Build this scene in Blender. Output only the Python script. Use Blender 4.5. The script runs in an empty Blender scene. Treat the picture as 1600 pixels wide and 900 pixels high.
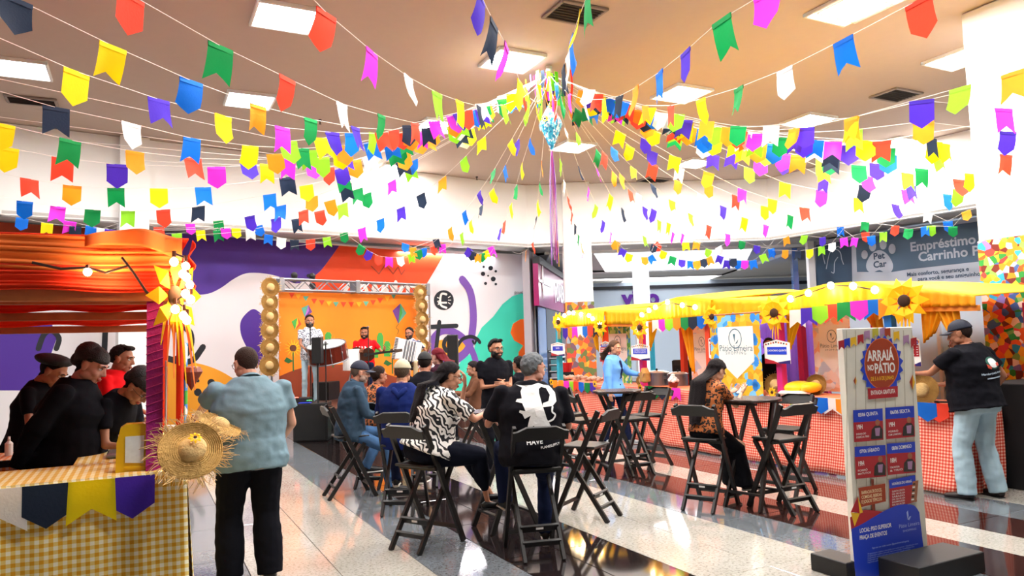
import bpy, math, random
import numpy as np
from mathutils import Vector, Matrix, noise
from mathutils.bvhtree import BVHTree
from mathutils.geometry import tessellate_polygon
PI = math.pi
sc = bpy.context.scene
COL = sc.collection
rnd = random.Random(7)
V = Vector

# ---------------------------------------------------------------- camera
FPX, CZ, TILT, ROLL = 1155.0, 1.68, math.atan(87/1155), 0.03
_f = V((0, math.cos(TILT), math.sin(TILT)))
_u0 = V((0, -math.sin(TILT), math.cos(TILT)))
_x = V((1, 0, 0))
_r = _x*math.cos(ROLL) - _u0*math.sin(ROLL)
_u = _u0*math.cos(ROLL) + _x*math.sin(ROLL)
CAM = V((0, 0, CZ))
cd = bpy.data.cameras.new('camera'); cam = bpy.data.objects.new('camera', cd); COL.objects.link(cam)
cd.sensor_width = 36; cd.lens = 36*FPX/1600; cd.clip_start = .05; cd.clip_end = 200
M = Matrix((( _r.x, _u.x, -_f.x, 0), (_r.y, _u.y, -_f.y, 0), (_r.z, _u.z, -_f.z, CZ), (0, 0, 0, 1)))
cam.matrix_world = M
sc.camera = cam
def ray(px, py): return _f + _r*((px-800)/FPX) - _u*((py-450)/FPX)
def atZ(px, py, z=0.0):
    d = ray(px, py); return CAM + d*((z-CZ)/d.z)
def atY(px, py, y):
    d = ray(px, py); return CAM + d*(y/d.y)
def atPlane(px, py, p0, n):
    d = ray(px, py); return CAM + d*((V(p0)-CAM).dot(n)/d.dot(n))

# ---------------------------------------------------------------- exposure, world, lights
sc.view_settings.view_transform = 'Standard'; sc.view_settings.look = 'None'
sc.view_settings.gamma = 1.0; sc.view_settings.exposure = 1.12
w = bpy.data.worlds.new('world'); sc.world = w; w.use_nodes = True
w.node_tree.nodes['Background'].inputs[0].default_value = (.86, .9, 1, 1)
w.node_tree.nodes['Background'].inputs[1].default_value = 0.42
def area(name, loc, size, power, rot=(0, 0, 0), col=(1, 1, 1), sy=None):
    l = bpy.data.lights.new(name, 'AREA'); l.energy = power; l.color = col; l.size = size
    if sy: l.shape = 'RECTANGLE'; l.size_y = sy
    o = bpy.data.objects.new(name, l); COL.objects.link(o); o.location = loc; o.rotation_euler = rot
    return o

# ---------------------------------------------------------------- materials
MATS = {}
def lin(c):
    if isinstance(c, str):
        c = c.lstrip('#'); c = [int(c[i:i+2], 16)/255 for i in (0, 2, 4)]
        c = [v/12.92 if v <= .04045 else ((v+.055)/1.055)**2.4 for v in c]
    return (c[0], c[1], c[2], 1)
def mat(name, col=(.5, .5, .5), rough=.6, metal=0, emit=0, bump=0, bscale=40, trans=0, var=0, spec=None, alpha=1, vscale=6):
    if name in MATS: return MATS[name]
    m = bpy.data.materials.new(name); m.use_nodes = True; MATS[name] = m
    nt = m.node_tree; b = nt.nodes['Principled BSDF']; c = lin(col)
    b.inputs['Base Color'].default_value = c; b.inputs['Roughness'].default_value = rough
    b.inputs['Metallic'].default_value = metal
    if spec is not None: b.inputs['Specular IOR Level'].default_value = spec
    if emit: b.inputs['Emission Color'].default_value = c; b.inputs['Emission Strength'].default_value = emit
    if alpha < 1: b.inputs['Alpha'].default_value = alpha
    if bump or var:
        tc = nt.nodes.new('ShaderNodeTexCoord'); n = nt.nodes.new('ShaderNodeTexNoise')
        n.inputs['Scale'].default_value = bscale; n.inputs['Detail'].default_value = 4
        nt.links.new(tc.outputs['Object'], n.inputs['Vector'])
        if bump:
            bp = nt.nodes.new('ShaderNodeBump'); bp.inputs['Strength'].default_value = bump; bp.inputs['Distance'].default_value = .02
            nt.links.new(n.outputs['Fac'], bp.inputs['Height']); nt.links.new(bp.outputs['Normal'], b.inputs['Normal'])
        if var:
            n2 = nt.nodes.new('ShaderNodeTexNoise'); n2.inputs['Scale'].default_value = vscale; nt.links.new(tc.outputs['Object'], n2.inputs['Vector'])
            mx = nt.nodes.new('ShaderNodeMix'); mx.data_type = 'RGBA'
            nt.links.new(n2.outputs['Fac'], mx.inputs[0])
            mx.inputs[6].default_value = [v*(1-var) for v in c[:3]]+[1]; mx.inputs[7].default_value = [min(1, v*(1+var)) for v in c[:3]]+[1]
            nt.links.new(mx.outputs[2], b.inputs['Base Color'])
    if trans:
        t = nt.nodes.new('ShaderNodeBsdfTranslucent'); t.inputs[0].default_value = c
        ms = nt.nodes.new('ShaderNodeMixShader'); ms.inputs[0].default_value = trans
        out = nt.nodes['Material Output']
        nt.links.new(b.outputs[0], ms.inputs[1]); nt.links.new(t.outputs[0], ms.inputs[2]); nt.links.new(ms.outputs[0], out.inputs[0])
    return m
def ntree(name, rough=.6):
    m = bpy.data.materials.new(name); m.use_nodes = True; MATS[name] = m
    nt = m.node_tree; b = nt.nodes['Principled BSDF']; b.inputs['Roughness'].default_value = rough
    tc = nt.nodes.new('ShaderNodeTexCoord')
    return m, nt, b, tc
def N(nt, t, **k):
    n = nt.nodes.new(t)
    for a, v in k.items():
        if a.startswith('_'): setattr(n, a[1:], v)
        else: n.inputs[a.replace('_', ' ')].default_value = v
    return n
def ramp(nt, stops, interp='CONSTANT'):
    r = nt.nodes.new('ShaderNodeValToRGB'); r.color_ramp.interpolation = interp
    e = r.color_ramp.elements
    while len(e) < len(stops): e.new(.5)
    for i, (p, c) in enumerate(stops): e[i].position = p; e[i].color = lin(c)
    return r
def gingham(name, c1, c2, cmid, size, axes=(0, 2), trans=0):
    """woven check: two families of stripes multiplied"""
    m, nt, b, tc = ntree(name, .8)
    s = nt.nodes.new('ShaderNodeSeparateXYZ'); nt.links.new(tc.outputs['UV'], s.inputs[0])
    fs = []
    for i in (0, 1):
        a = N(nt, 'ShaderNodeMath', _operation='MULTIPLY'); a.inputs[1].default_value = 1/size
        nt.links.new(s.outputs[i], a.inputs[0])
        f = N(nt, 'ShaderNodeMath', _operation='FRACT'); nt.links.new(a.outputs[0], f.inputs[0])
        g = N(nt, 'ShaderNodeMath', _operation='GREATER_THAN'); g.inputs[1].default_value = .5; nt.links.new(f.outputs[0], g.inputs[0])
        fs.append(g)
    ad = N(nt, 'ShaderNodeMath', _operation='ADD'); nt.links.new(fs[0].outputs[0], ad.inputs[0]); nt.links.new(fs[1].outputs[0], ad.inputs[1])
    dv = N(nt, 'ShaderNodeMath', _operation='MULTIPLY'); dv.inputs[1].default_value = .45; nt.links.new(ad.outputs[0], dv.inputs[0])
    r = ramp(nt, [(0, c2), (.3, cmid), (.8, c1)]); nt.links.new(dv.outputs[0], r.inputs[0])
    nt.links.new(r.outputs[0], b.inputs['Base Color'])
    return m
def voro(name, cols, scale, rough=.7, rnds=1.0, coord='Object', feature='F1'):
    m, nt, b, tc = ntree(name, rough)
    v = N(nt, 'ShaderNodeTexVoronoi', Scale=scale, Randomness=rnds); nt.links.new(tc.outputs[coord], v.inputs['Vector'])
    s = nt.nodes.new('ShaderNodeSeparateColor'); nt.links.new(v.outputs['Color'], s.inputs[0])
    n = len(cols); r = ramp(nt, [(i/n, c) for i, c in enumerate(cols)]); nt.links.new(s.outputs[0], r.inputs[0])
    nt.links.new(r.outputs[0], b.inputs['Base Color'])
    return m

# ---------------------------------------------------------------- mesh builder
def frame_of(d):
    d = V(d).normalized(); a = V((0, 0, 1)) if abs(d.z) < .9 else V((1, 0, 0))
    x = a.cross(d).normalized(); return x, d.cross(x).normalized(), d
class MB:
    def __init__(s): s.v = []; s.f = []; s.m = []; s.uv = None
    def add(s, vs, fs, m=0):
        o = len(s.v); s.v += [tuple(v) for v in vs]; s.f += [tuple(i+o for i in f) for f in fs]
        s.m += (m if isinstance(m, list) else [m]*len(fs)); return s
    def box(s, c, d, R=None, m=0, bev=0):
        c = V(c); x, y, z = d[0]/2, d[1]/2, d[2]/2
        if bev:
            b = min(bev, x*.9, y*.9, z*.9); vs = []
            for sz, q in ((-z, 1), (-z+b, 0), (z-b, 0), (z, 1)):
                i = b if q else 0
                vs += [(-x+i, -y+i, sz), (x-i, -y+i, sz), (x-i, y-i, sz), (-x+i, y-i, sz)]
            fs = [(3, 2, 1, 0), (12, 13, 14, 15)]
            for k in range(3):
                for j in range(4): fs.append((k*4+j, k*4+(j+1) % 4, k*4+4+(j+1) % 4, k*4+4+j))
        else:
            vs = [(-x, -y, -z), (x, -y, -z), (x, y, -z), (-x, y, -z), (-x, -y, z), (x, -y, z), (x, y, z), (-x, y, z)]
            fs = [(3, 2, 1, 0), (4, 5, 6, 7), (0, 1, 5, 4), (1, 2, 6, 5), (2, 3, 7, 6), (3, 0, 4, 7)]
        vs = [V(v) for v in vs]
        if R is not None: vs = [R @ v for v in vs]
        return s.add([v+c for v in vs], fs, m)
    def bar(s, a, b, w, t, up=(0, 0, 1), m=0):
        a, b = V(a), V(b); d = b-a; z = d.normalized(); x = V(up).cross(z)
        if x.length < 1e-4: x = V((1, 0, 0))
        x.normalize(); y = z.cross(x)
        R = Matrix((x, y, z)).transposed()
        return s.box((a+b)/2, (w, t, d.length), R, m, bev=min(w, t)*.12)
    def tube(s, pts, r, n=8, m=0, caps=True, flat=1.0, up=None):
        pts = [V(p) for p in pts]; k = len(pts)
        if not isinstance(r, (list, tuple)): r = [r]*k
        vs = []; x0 = None
        for i, p in enumerate(pts):
            d = (pts[min(i+1, k-1)]-pts[max(i-1, 0)])
            if d.length < 1e-7: d = V((0, 0, 1))
            d.normalize()
            if x0 is None:
                if up is not None: x = V(up) - d*V(up).dot(d); x.normalize()
                else: x = frame_of(d)[0]
            else:
                x = x0 - d*x0.dot(d)
                x = x.normalized() if x.length > 1e-5 else frame_of(d)[0]
            x0 = x; y = d.cross(x); rr = r[i]
            rx, ry = (rr if isinstance(rr, (tuple, list)) else (rr, rr*flat))
            for j in range(n):
                a = 2*PI*j/n; vs.append(p + x*(rx*math.cos(a)) + y*(ry*math.sin(a)))
        fs = []
        for i in range(k-1):
            for j in range(n): fs.append((i*n+j, i*n+(j+1) % n, (i+1)*n+(j+1) % n, (i+1)*n+j))
        if caps: fs += [tuple(range(n-1, -1, -1)), tuple(range((k-1)*n, k*n))]
        return s.add(vs, fs, m)
    def lathe(s, prof, c=(0, 0, 0), n=20, R=None, m=0, wob=None):
        vs = []; c = V(c)
        for i, (r, z) in enumerate(prof):
            for j in range(n):
                a = 2*PI*j/n; q = V((r*math.cos(a), r*math.sin(a), z))
                if wob: q = wob(q, a, i)
                vs.append((R @ q if R is not None else q)+c)
        fs = []
        for i in range(len(prof)-1):
            for j in range(n): fs.append((i*n+j, i*n+(j+1) % n, (i+1)*n+(j+1) % n, (i+1)*n+j))
        return s.add(vs, fs, m)
    def ell(s, c, r, R=None, n=14, k=9, m=0):
        c = V(c); vs = []
        for i in range(1, k):
            t = PI*i/k
            for j in range(n):
                a = 2*PI*j/n; q = V((r[0]*math.sin(t)*math.cos(a), r[1]*math.sin(t)*math.sin(a), -r[2]*math.cos(t)))
                vs.append((R @ q if R is not None else q)+c)
        b = V((0, 0, -r[2])); tp = V((0, 0, r[2]))
        if R is not None: b = R @ b; tp = R @ tp
        vs += [b+c, tp+c]; fs = []; nb = (k-1)*n
        for i in range(k-2):
            for j in range(n): fs.append((i*n+j, i*n+(j+1) % n, (i+1)*n+(j+1) % n, (i+1)*n+j))
        for j in range(n): fs.append((nb, (j+1) % n, j)); fs.append((nb+1, (k-2)*n+j, (k-2)*n+(j+1) % n))
        return s.add(vs, fs, m)
    def caps(s, a, b, ra, rb, n=12, m=0):
        """rounded tapered limb segment"""
        a, b = V(a), V(b); x, y, d = frame_of(b-a); L = (b-a).length
        pr = []
        for i in range(4): t = PI/2*(i/3); pr.append((ra*math.sin(t)+1e-4, -ra*math.cos(t)))
        for i in range(4): t = PI/2*(i/3); pr.append((rb*math.cos(t)+1e-4, L+rb*math.sin(t)))
        R = Matrix((x, y, d)).transposed()
        s.lathe(pr, a, n, R, m); o = len(s.v)
        s.f += [tuple(range(o-8*n+n-1, o-8*n-1, -1)), tuple(range(o-n, o))]; s.m += [m, m]
        return s
    def plate(s, poly, fr, t=.002, m=0, off=0.0):
        """poly: 2D points in frame fr=(origin,u,v,n); thin solid plate standing proud of the plane"""
        o, u, v, n = fr; k = len(poly); lo = [o+u*p[0]+v*p[1]+n*off for p in poly]; hi = [q+n*t for q in lo]
        tr = tessellate_polygon([[V((p[0], p[1], 0)) for p in poly]])
        ar = sum(poly[i][0]*poly[(i+1) % k][1]-poly[(i+1) % k][0]*poly[i][1] for i in range(k))
        flip = (u.cross(v).dot(n) < 0) != (ar < 0)
        fs = []
        for a in tr:
            p0, p1, p2 = [poly[i] for i in a]
            cr = (p1[0]-p0[0])*(p2[1]-p0[1])-(p2[0]-p0[0])*(p1[1]-p0[1])
            a = tuple(a)
            if (cr < 0) != (u.cross(v).dot(n) < 0): a = a[::-1]
            fs.append(tuple(i+k for i in a))
        for i in range(k):
            j = (i+1) % k; q = (i, j, j+k, i+k); fs.append(q[::-1] if flip else q)
        return s.add(lo+hi, fs, m)
    def grid(s, fn, nu, nv, m=0, uvs=None):
        """open sheet fn(a,b)->point; uv=(ulen,vlen) metres"""
        o = len(s.v); vs = [fn(i/nu, j/nv) for j in range(nv+1) for i in range(nu+1)]
        fs = [(j*(nu+1)+i, j*(nu+1)+i+1, (j+1)*(nu+1)+i+1, (j+1)*(nu+1)+i) for j in range(nv) for i in range(nu)]
        s.add(vs, fs, m)
        if uvs:
            if s.uv is None: s.uv = {}
            for j in range(nv+1):
                for i in range(nu+1): s.uv[o+j*(nu+1)+i] = (i/nu*uvs[0], j/nv*uvs[1])
        return s
    def raw(s, me, Mx=None, m=0):
        vs = [(Mx @ v.co if Mx is not None else v.co) for v in me.vertices]
        return s.add(vs, [tuple(p.vertices) for p in me.polygons], [m+p.material_index for p in me.polygons])
    def mesh(s, name, smooth=False):
        me = bpy.data.meshes.new(name); me.from_pydata([tuple(v) for v in s.v], [], s.f)
        if any(s.m): me.polygons.foreach_set('material_index', s.m)
        if smooth: me.polygons.foreach_set('use_smooth', [True]*len(s.f))
        if s.uv is not None:
            l = me.uv_layers.new(name='UVMap'); vi = np.empty(len(me.loops), dtype=np.int32); me.loops.foreach_get('vertex_index', vi)
            l.data.foreach_set('uv', np.array([s.uv.get(int(i), (0, 0)) for i in vi], dtype=np.float32).ravel())
        return me
    def build(s, name, mats, parent=None, smooth=False, thick=0):
        me = s.mesh(name, smooth)
        for m in (mats if isinstance(mats, (list, tuple)) else [mats]): me.materials.append(m)
        o = bpy.data.objects.new(name, me); COL.objects.link(o)
        if parent is not None: o.parent = parent
        if thick:
            md = o.modifiers.new('thickness', 'SOLIDIFY'); md.thickness = thick; md.offset = 0
        return o
def tag(o, label=None, cat=None, group=None, kind=None):
    if label: o['label'] = label
    if cat: o['category'] = cat
    if group: o['group'] = group
    if kind: o['kind'] = kind
    return o
def thing(name, label, cat, loc=(0, 0, 0), rz=0, group=None):
    o = bpy.data.objects.new(name, None); COL.objects.link(o); o.location = loc; o.rotation_euler = (0, 0, rz); o.empty_display_size = .1
    return tag(o, label, cat, group)
def dup(o, parent=None):
    c = o.copy(); COL.objects.link(c)
    if parent is not None: c.parent = parent
    for ch in o.children: dup(ch, c)
    return c
def smoothish(o, ang=40):
    o.data.polygons.foreach_set('use_smooth', [True]*len(o.data.polygons))
    try: o.data.set_sharp_from_angle(angle=math.radians(ang))
    except Exception: pass
    return o
TMP = bpy.data.scenes.new('scratch')
def evaluated(o):
    TMP.collection.objects.link(o); vl = TMP.view_layers[0]; vl.update(); dg = vl.depsgraph
    me = bpy.data.meshes.new_from_object(o.evaluated_get(dg)); bpy.data.objects.remove(o); return me
_txt = {}
def text_mesh(s, size=1, bold=0, ext=0.0, align='LEFT', sx=1.0, res=3):
    k = (s, bold, ext, align, res)
    if k not in _txt:
        c = bpy.data.curves.new('txt', 'FONT'); c.body = s; c.size = 1; c.offset = bold; c.extrude = ext; c.align_x = align; c.resolution_u = res
        o = bpy.data.objects.new('txt', c); _txt[k] = evaluated(o)
    return _txt[k]
def text_on(mb, s, fr, x, y, size, m=0, bold=0.0, align='LEFT', off=.003, sx=1.0, rot=0, res=3):
    """lettering laid flat in frame fr at (x,y)"""
    o, u, v, n = fr; me = text_mesh(s, 1, bold, 0.0, align, res=res); cr, sr = math.cos(rot), math.sin(rot)
    vs = []
    for q in me.vertices:
        a, b = q.co.x*size*sx, q.co.y*size; a, b = a*cr-b*sr, a*sr+b*cr
        vs.append(o+u*(x+a)+v*(y+b)+n*off)
    fl = u.cross(v).dot(n) < 0
    mb.add(vs, [tuple(p.vertices)[::-1] if fl else tuple(p.vertices) for p in me.polygons], m)
def circ(cx, cy, r, n=16, ry=None): return [(cx+r*math.cos(2*PI*i/n), cy+(ry or r)*math.sin(2*PI*i/n)) for i in range(n)]
def ribbon(pts, w):
    """2D stroke outline with round ends"""
    pts = [V((p[0], p[1])) for p in pts]
    q = []
    for i in range(len(pts)-1):
        p0 = pts[max(i-1, 0)]; p1 = pts[i]; p2 = pts[i+1]; p3 = pts[min(i+2, len(pts)-1)]
        for t in (0, .25, .5, .75):
            q.append(.5*((2*p1)+(p2-p0)*t+(2*p0-5*p1+4*p2-p3)*t*t+(3*p1-p0-3*p2+p3)*t**3))
    q.append(pts[-1]); L = []; Rr = []
    for i, p in enumerate(q):
        d = (q[min(i+1, len(q)-1)]-q[max(i-1, 0)]).normalized(); nn = V((-d.y, d.x))
        L.append(p+nn*w/2); Rr.append(p-nn*w/2)
    d = (q[-1]-q[-2]).normalized(); nn = V((-d.y, d.x)); e = [q[-1]+nn*(w/2*math.cos(a))+d*(w/2*math.sin(a)) for a in (PI/4, PI/2, 3*PI/4)]
    d0 = (q[0]-q[1]).normalized(); n0 = V((-d0.y, d0.x)); e0 = [q[0]+n0*(w/2*math.cos(a))+d0*(w/2*math.sin(a)) for a in (PI/4, PI/2, 3*PI/4)]
    out = L+e+Rr[::-1]+e0
    return [(p.x, p.y) for p in out]

# building axes: A runs away to the left along the floor bands, B across them
TH = math.radians(26.7)
BX = V((math.cos(TH), math.sin(TH), 0)); AX = V((-math.sin(TH), math.cos(TH), 0)); UP = V((0, 0, 1))
def G(c, s, z=0.0): return BX*c + AX*s + V((0, 0, z))
# ================================================================ SETTING
# ---- floor: granite tiles laid in bands
def granite(name, base, speck, dark, rough=.1, sc1=42):
    m, nt, b, tc = ntree(name, rough)
    n1 = N(nt, 'ShaderNodeTexNoise', Scale=sc1, Detail=5, Roughness=.7); n2 = N(nt, 'ShaderNodeTexNoise', Scale=2.2, Detail=3)
    v = N(nt, 'ShaderNodeTexVoronoi', Scale=38)
    for n in (n1, n2, v): nt.links.new(tc.outputs['Object'], n.inputs['Vector'])
    r1 = ramp(nt, [(.3, dark), (.42, speck), (.5, base), (.72, base)], 'LINEAR'); nt.links.new(n1.outputs['Fac'], r1.inputs[0])
    r2 = ramp(nt, [(.3, speck), (.62, base)], 'LINEAR'); nt.links.new(n2.outputs['Fac'], r2.inputs[0])
    mx = N(nt, 'ShaderNodeMix', _data_type='RGBA', _blend_type='MIX'); mx.inputs[0].default_value = .3
    nt.links.new(r1.outputs[0], mx.inputs[6]); nt.links.new(r2.outputs[0], mx.inputs[7])
    r3 = ramp(nt, [(0, (.35, .35, .35)), (.14, (1, 1, 1))], 'LINEAR'); nt.links.new(v.outputs['Distance'], r3.inputs[0])
    m2 = N(nt, 'ShaderNodeMix', _data_type='RGBA', _blend_type='MULTIPLY'); m2.inputs[0].default_value = .45
    nt.links.new(mx.outputs[2], m2.inputs[6]); nt.links.new(r3.outputs[0], m2.inputs[7])
    nt.links.new(m2.outputs[2], b.inputs['Base Color']); b.inputs['Coat Weight'].default_value = .3; b.inputs['Coat Roughness'].default_value = .05
    return m
g_light = granite('cream_granite', '#b3b0a8', '#8f8a80', '#45403a')
g_grey = granite('grey_granite', '#6f757b', '#50565c', '#2e3236')
g_dark = granite('black_granite', '#241c1c', '#120e10', '#060506', .07)
g_brown = granite('brown_granite', '#3a2320', '#20100f', '#0c0606', .07)
grout = mat('grout', '#3c3935', .9)
mb = MB(); mb.box((0, 20, -.045), (60, 70, .05)); floor = mb.build('floor', grout); tag(floor, kind='structure')
edges = [-1.65, -1.05, -.45, .15, .75, 1.35, 1.96, 2.55, 3.04, 3.53, 4.13, 4.69, 5.2, 5.85, 6.35, 6.95, 7.55, 8.15, 8.75, 9.35, 9.95, 10.6, 11.2, 11.8, 12.4, 13, 13.6]
fam = [g_light, g_light, g_dark, g_grey, g_light, g_light, g_grey, g_dark, g_dark, g_light, g_light, g_grey, g_brown, g_light, g_brown, g_grey, g_light, g_light, g_grey, g_dark, g_grey, g_light, g_light, g_grey, g_dark, g_light]
tiles = []
far = {}
def seen(p):
    d = p-CAM; z = d.dot(_f)
    if z < .5: return False
    x = 800+FPX*d.dot(_r)/z; y = 450-FPX*d.dot(_u)/z
    return -80 < x < 1680 and y < 960
for i in range(len(edges)-1):
    for j in range(-4, 18):
        c = G((edges[i]+edges[i+1])/2, j*1.2+.6+.55)
        tiles.append((c.length, i, j, c, seen(c)))
tiles.sort(key=lambda t: t[0])
_tm = {}
n_t = 0
rest = {}
for d, i, j, c, s in tiles:
    wd = edges[i+1]-edges[i]-.005
    if s and n_t < 280 and d < 17:
        k = (round(wd, 3), fam[i].name)
        if k not in _tm:
            q = MB(); q.box((0, 0, -.01), (wd, 1.195, .02), bev=.0025); me = q.mesh('floor_tile'); me.materials.append(fam[i]); _tm[k] = me
        o = bpy.data.objects.new('floor_tile', _tm[k]); COL.objects.link(o); o.location = c; o.rotation_euler = (0, 0, TH); o.parent = floor; n_t += 1
    else:
        R = Matrix.Rotation(TH, 3, 'Z'); rest.setdefault(fam[i], MB()).box(c-V((0, 0, .01)), (wd, 1.195, .02), R)
mb = MB(); fm = list(rest)
for k, q in enumerate(fm): mb.add(rest[q].v, rest[q].f, k)
tag(mb.build('floor_tile', fm, floor), kind='stuff')
# outside the built tiles a plain stone field
mb = MB(); mb.box((-20, 25, -.012), (30, 60, .01)); mb.box((24, 25, -.012), (16, 60, .01)); mb.box((0, 45, -.012), (60, 34, .01))
mb.build('floor_field', mat('stone_field', '#9a9488', .25, var=.15), floor)

# ---- ceiling with light panels, vents
H_C, H_F = 6.0, 4.3
ceil_m = mat('ceiling_white_shaded', '#bfab9c', .9, var=.03, bscale=2)  # white ceiling, its dim lighting put into the beige base colour
FL = [V((-17, 8.0, 0)), V((-9.26, 13.27, 0)), V((.45, 20.0, 0)), V((7.1, 20.1, 0)), V((15.5, 7.4, 0))]   # fascia line, atrium edge
panels = [(445, 25), (800, 93), (1325, 12), (390, 155), (1065, 145), (685, 195), (895, 228), (1263, 187), (1085, 254), (30, 105), (620, 262), (1500, 90), (1400, 222)]
pc = [atZ(x, y, H_C) for x, y in panels]
vents = [(898, 20, .7, .55), (1400, 148, .75, .55), (50, 157, .75, .4), (1022, 281, .8, .5)]
vc = [atZ(v[0], v[1], H_C) for v in vents]
for i in (-1, 0, 1, 2):                     # the same lamp grid goes on overhead and behind the camera
    for j in (-2, -1):
        pc.append(V((.1, 10.98, H_C)) + BX*3.4*i + AX*3.45*j)
holes = [(p, .76, .76) for p in pc]
mb = MB(); mb.box((0, 6, H_C+.06), (44, 44, .1)); ceiling = mb.build('ceiling', ceil_m); tag(ceiling, kind='structure')
glow = mat('lamp_diffuser', (1, .98, .96), .4, emit=16)
trimw = mat('white_trim', '#e8e6e2', .5)
RB = Matrix.Rotation(TH, 3, 'Z')
place = ['at the top left edge of the photo, largest in view', 'mid ceiling, left of the dark vent', 'at the top right above the big coral pennant', 'above the left strings, second row', 'to the right of the hub, beside a blue pennant', 'behind the dense bunting left of the hub', 'just right of the hanging paper lantern', 'above the right dense bunting', 'behind yellow pennants on the right, furthest row', 'at the far left edge of the photo', 'behind the pennants on the left, furthest row', 'partly behind the white column on the right', 'low on the right, touching the white fascia']
lamp_me = None
for i, p in enumerate(pc):
    lb = 'square ceiling light panel ' + (place[i] if i < len(place) else 'over the photographer, %s row, %s column' % (['nearer', 'farther'][(i-13) % 2], ['first', 'second', 'third', 'fourth'][(i-13)//2]))
    t = thing('ceiling_light', lb, 'ceiling light', p, TH, 'square light panels in the ceiling')
    if lamp_me is None:
        mb = MB()
        for a in (0, 1, 2, 3):
            R = Matrix.Rotation(a*PI/2, 3, 'Z'); mb.box(R @ V((.375, 0, -.02)), (.04, .79, .055), R, bev=.008)
        f0 = mb.mesh('frame'); f0.materials.append(trimw)
        q = MB(); q.box((0, 0, -.012), (.72, .72, .02), bev=.006); lamp_me = q.mesh('diffuser'); lamp_me.materials.append(glow)
    for nm, me in (('frame', f0), ('diffuser', lamp_me)):
        o = bpy.data.objects.new(nm, me); COL.objects.link(o); o.parent = t; o.location = (0, 0, 0)
    al = area('panel_light', p-V((0, 0, .06)), .7, 62, (0, 0, TH), (1, .97, .93)); 
vm = mat('vent_dark', '#3c3634', .7); vf = mat('vent_frame', '#8f827a', .6)
vl = ['near the thin pennants, top centre', 'on the right, near the white column', 'at the far left above a navy pennant', 'small and far, right of the hanging lantern']
for (x, y, a, b), p, l in zip(vents, vc, vl):
    t = thing('ceiling_vent', 'dark square air vent in the ceiling '+l, 'vent', p, TH)
    q = MB(); q.box((0, 0, 0), (a*.9, b*.9, .03)); q.build('backing', vm, t)
    q = MB()
    for sx in (-1, 1): q.box((sx*a*.47, 0, -.01), (.05, b, .04), bev=.01); q.box((0, sx*b*.47, -.01), (a, .05, .04), bev=.01)
    q.build('frame', vf, t)
    for k in range(7):
        q = MB(); q.box((0, (k-3)*b*.125, -.022), (a*.88, .035, .008), Matrix.Rotation(.5, 3, 'X')); q.build('slat', vm, t)
# sprinkler heads
for k, (x, y) in enumerate([(1145, 60), (745, 276), (1253, 268), (1199, 281), (500, 187), (1388, 268)]):
    p = atZ(x, y, H_C); q = MB(); q.lathe([(.03, 0), (.035, -.02), (.012, -.03), (.012, -.08), (.03, -.085), (.001, -.09)], (0, 0, 0), 10)
    o = q.build('sprinkler', vm); o.location = p
    tag(o, 'small dark sprinkler head on the ceiling, ' + ['near the top right green pennant', 'left of the lantern over the far pennants', 'above the right dense bunting', 'over the far right pennants', 'among the left pennants', 'near the right white column'][k], 'sprinkler')

# ---- fascia and lower soffit
wht = mat('white_paint', '#f4f3f1', .8)
soff = mat('soffit_paint', '#c2beba', .85)
for i in range(len(FL)-1):
    a, b = FL[i], FL[i+1]; d = (b-a).normalized(); n = V((d.y, -d.x, 0)); q = MB()
    q.box((a+b)/2 - n*.1 + V((0, 0, (H_C+H_F)/2)), ((b-a).length+.05, .2, H_C-H_F), Matrix((d, -n, UP)).transposed())
    o = q.build('trim_%d' % (i+1), wht); tag(o, 'white ceiling fascia', kind='structure')
q = MB(); poly = [(p.x, p.y) for p in FL] + [(26, 7), (26, 50), (-26, 50), (-26, 8)]
# soffit plate with two light coves cut out is built as strips between coves
def soffit():
    q = MB(); o = V((0, 0, H_F+.02)); fr = (o, V((1, 0, 0)), V((0, 1, 0)), UP)
    L = [(p.x, p.y) for p in FL]
    q.plate([L[0], L[1], L[2], (.45, 50), (-26, 50), (-26, 8)], fr, .06)
    q.plate([L[4], (26, 7), (26, 50), (9.0, 50), (9.0, 20.0), L[3]], fr, .06)
    q.plate([L[2], L[3], (9, 20), (9, 22.2), (.45, 22.2)], fr, .06)
    q.plate([(.45, 22.2), (2.5, 22.2), (3.6, 28.3), (.45, 28.3)], fr, .06)
    q.plate([(7.3, 22.2), (9, 22.2), (9, 28.3), (8.9, 28.3)], fr, .06)
    q.plate([(.45, 28.3), (9, 28.3), (9, 31.5), (.45, 31.5)], fr, .06)
    q.plate([(.45, 31.5), (5, 33), (5, 50), (.45, 50)], fr, .06)
    return q.build('ceiling_lower', soff)
s2 = soffit(); tag(s2, 'grey lower ceiling of the shop gallery', kind='structure')
q = MB(); q.box((5.4, 25.3, 5.2), (9, 7.6, .1)); q.box((9, 38, 5.0), (14, 14, .1)); tag(q.build('trim_9', mat('luminous_ceiling', (.95, .98, 1), .6, emit=1.3)), 'luminous white panel inside the light cove', kind='structure')
q = MB()
q.box((1.2, 25.2, 4.75), (.1, 8, .9)); q.box((9.0, 25.2, 4.75), (.1, 8, .9)); q.box((5, 21.9, 4.75), (8, .1, .9)); q.box((5, 28.6, 4.75), (8, .1, .9))
o = q.build('trim_8', wht); tag(o, 'white light cove in the gallery ceiling', kind='structure')
area('cove_light', (5, 25.2, 5.05), 5, 260, col=(.95, .98, 1), sy=5)
area('cove_light', (8, 36.5, 4.9), 6, 260, col=(.95, .98, 1), sy=6)
area('gallery_fill', (6.5, 30, 4.1), 6, 70, (math.radians(-25), 0, 0), (.95, .97, 1), sy=2)  # fill added to brighten the dim gallery, no fixture here
area('gallery_fill', (-6, 18.6, 4.2), 1.2, 60, (0, 0, math.radians(36)), (1, .97, .95), sy=.3)
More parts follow.
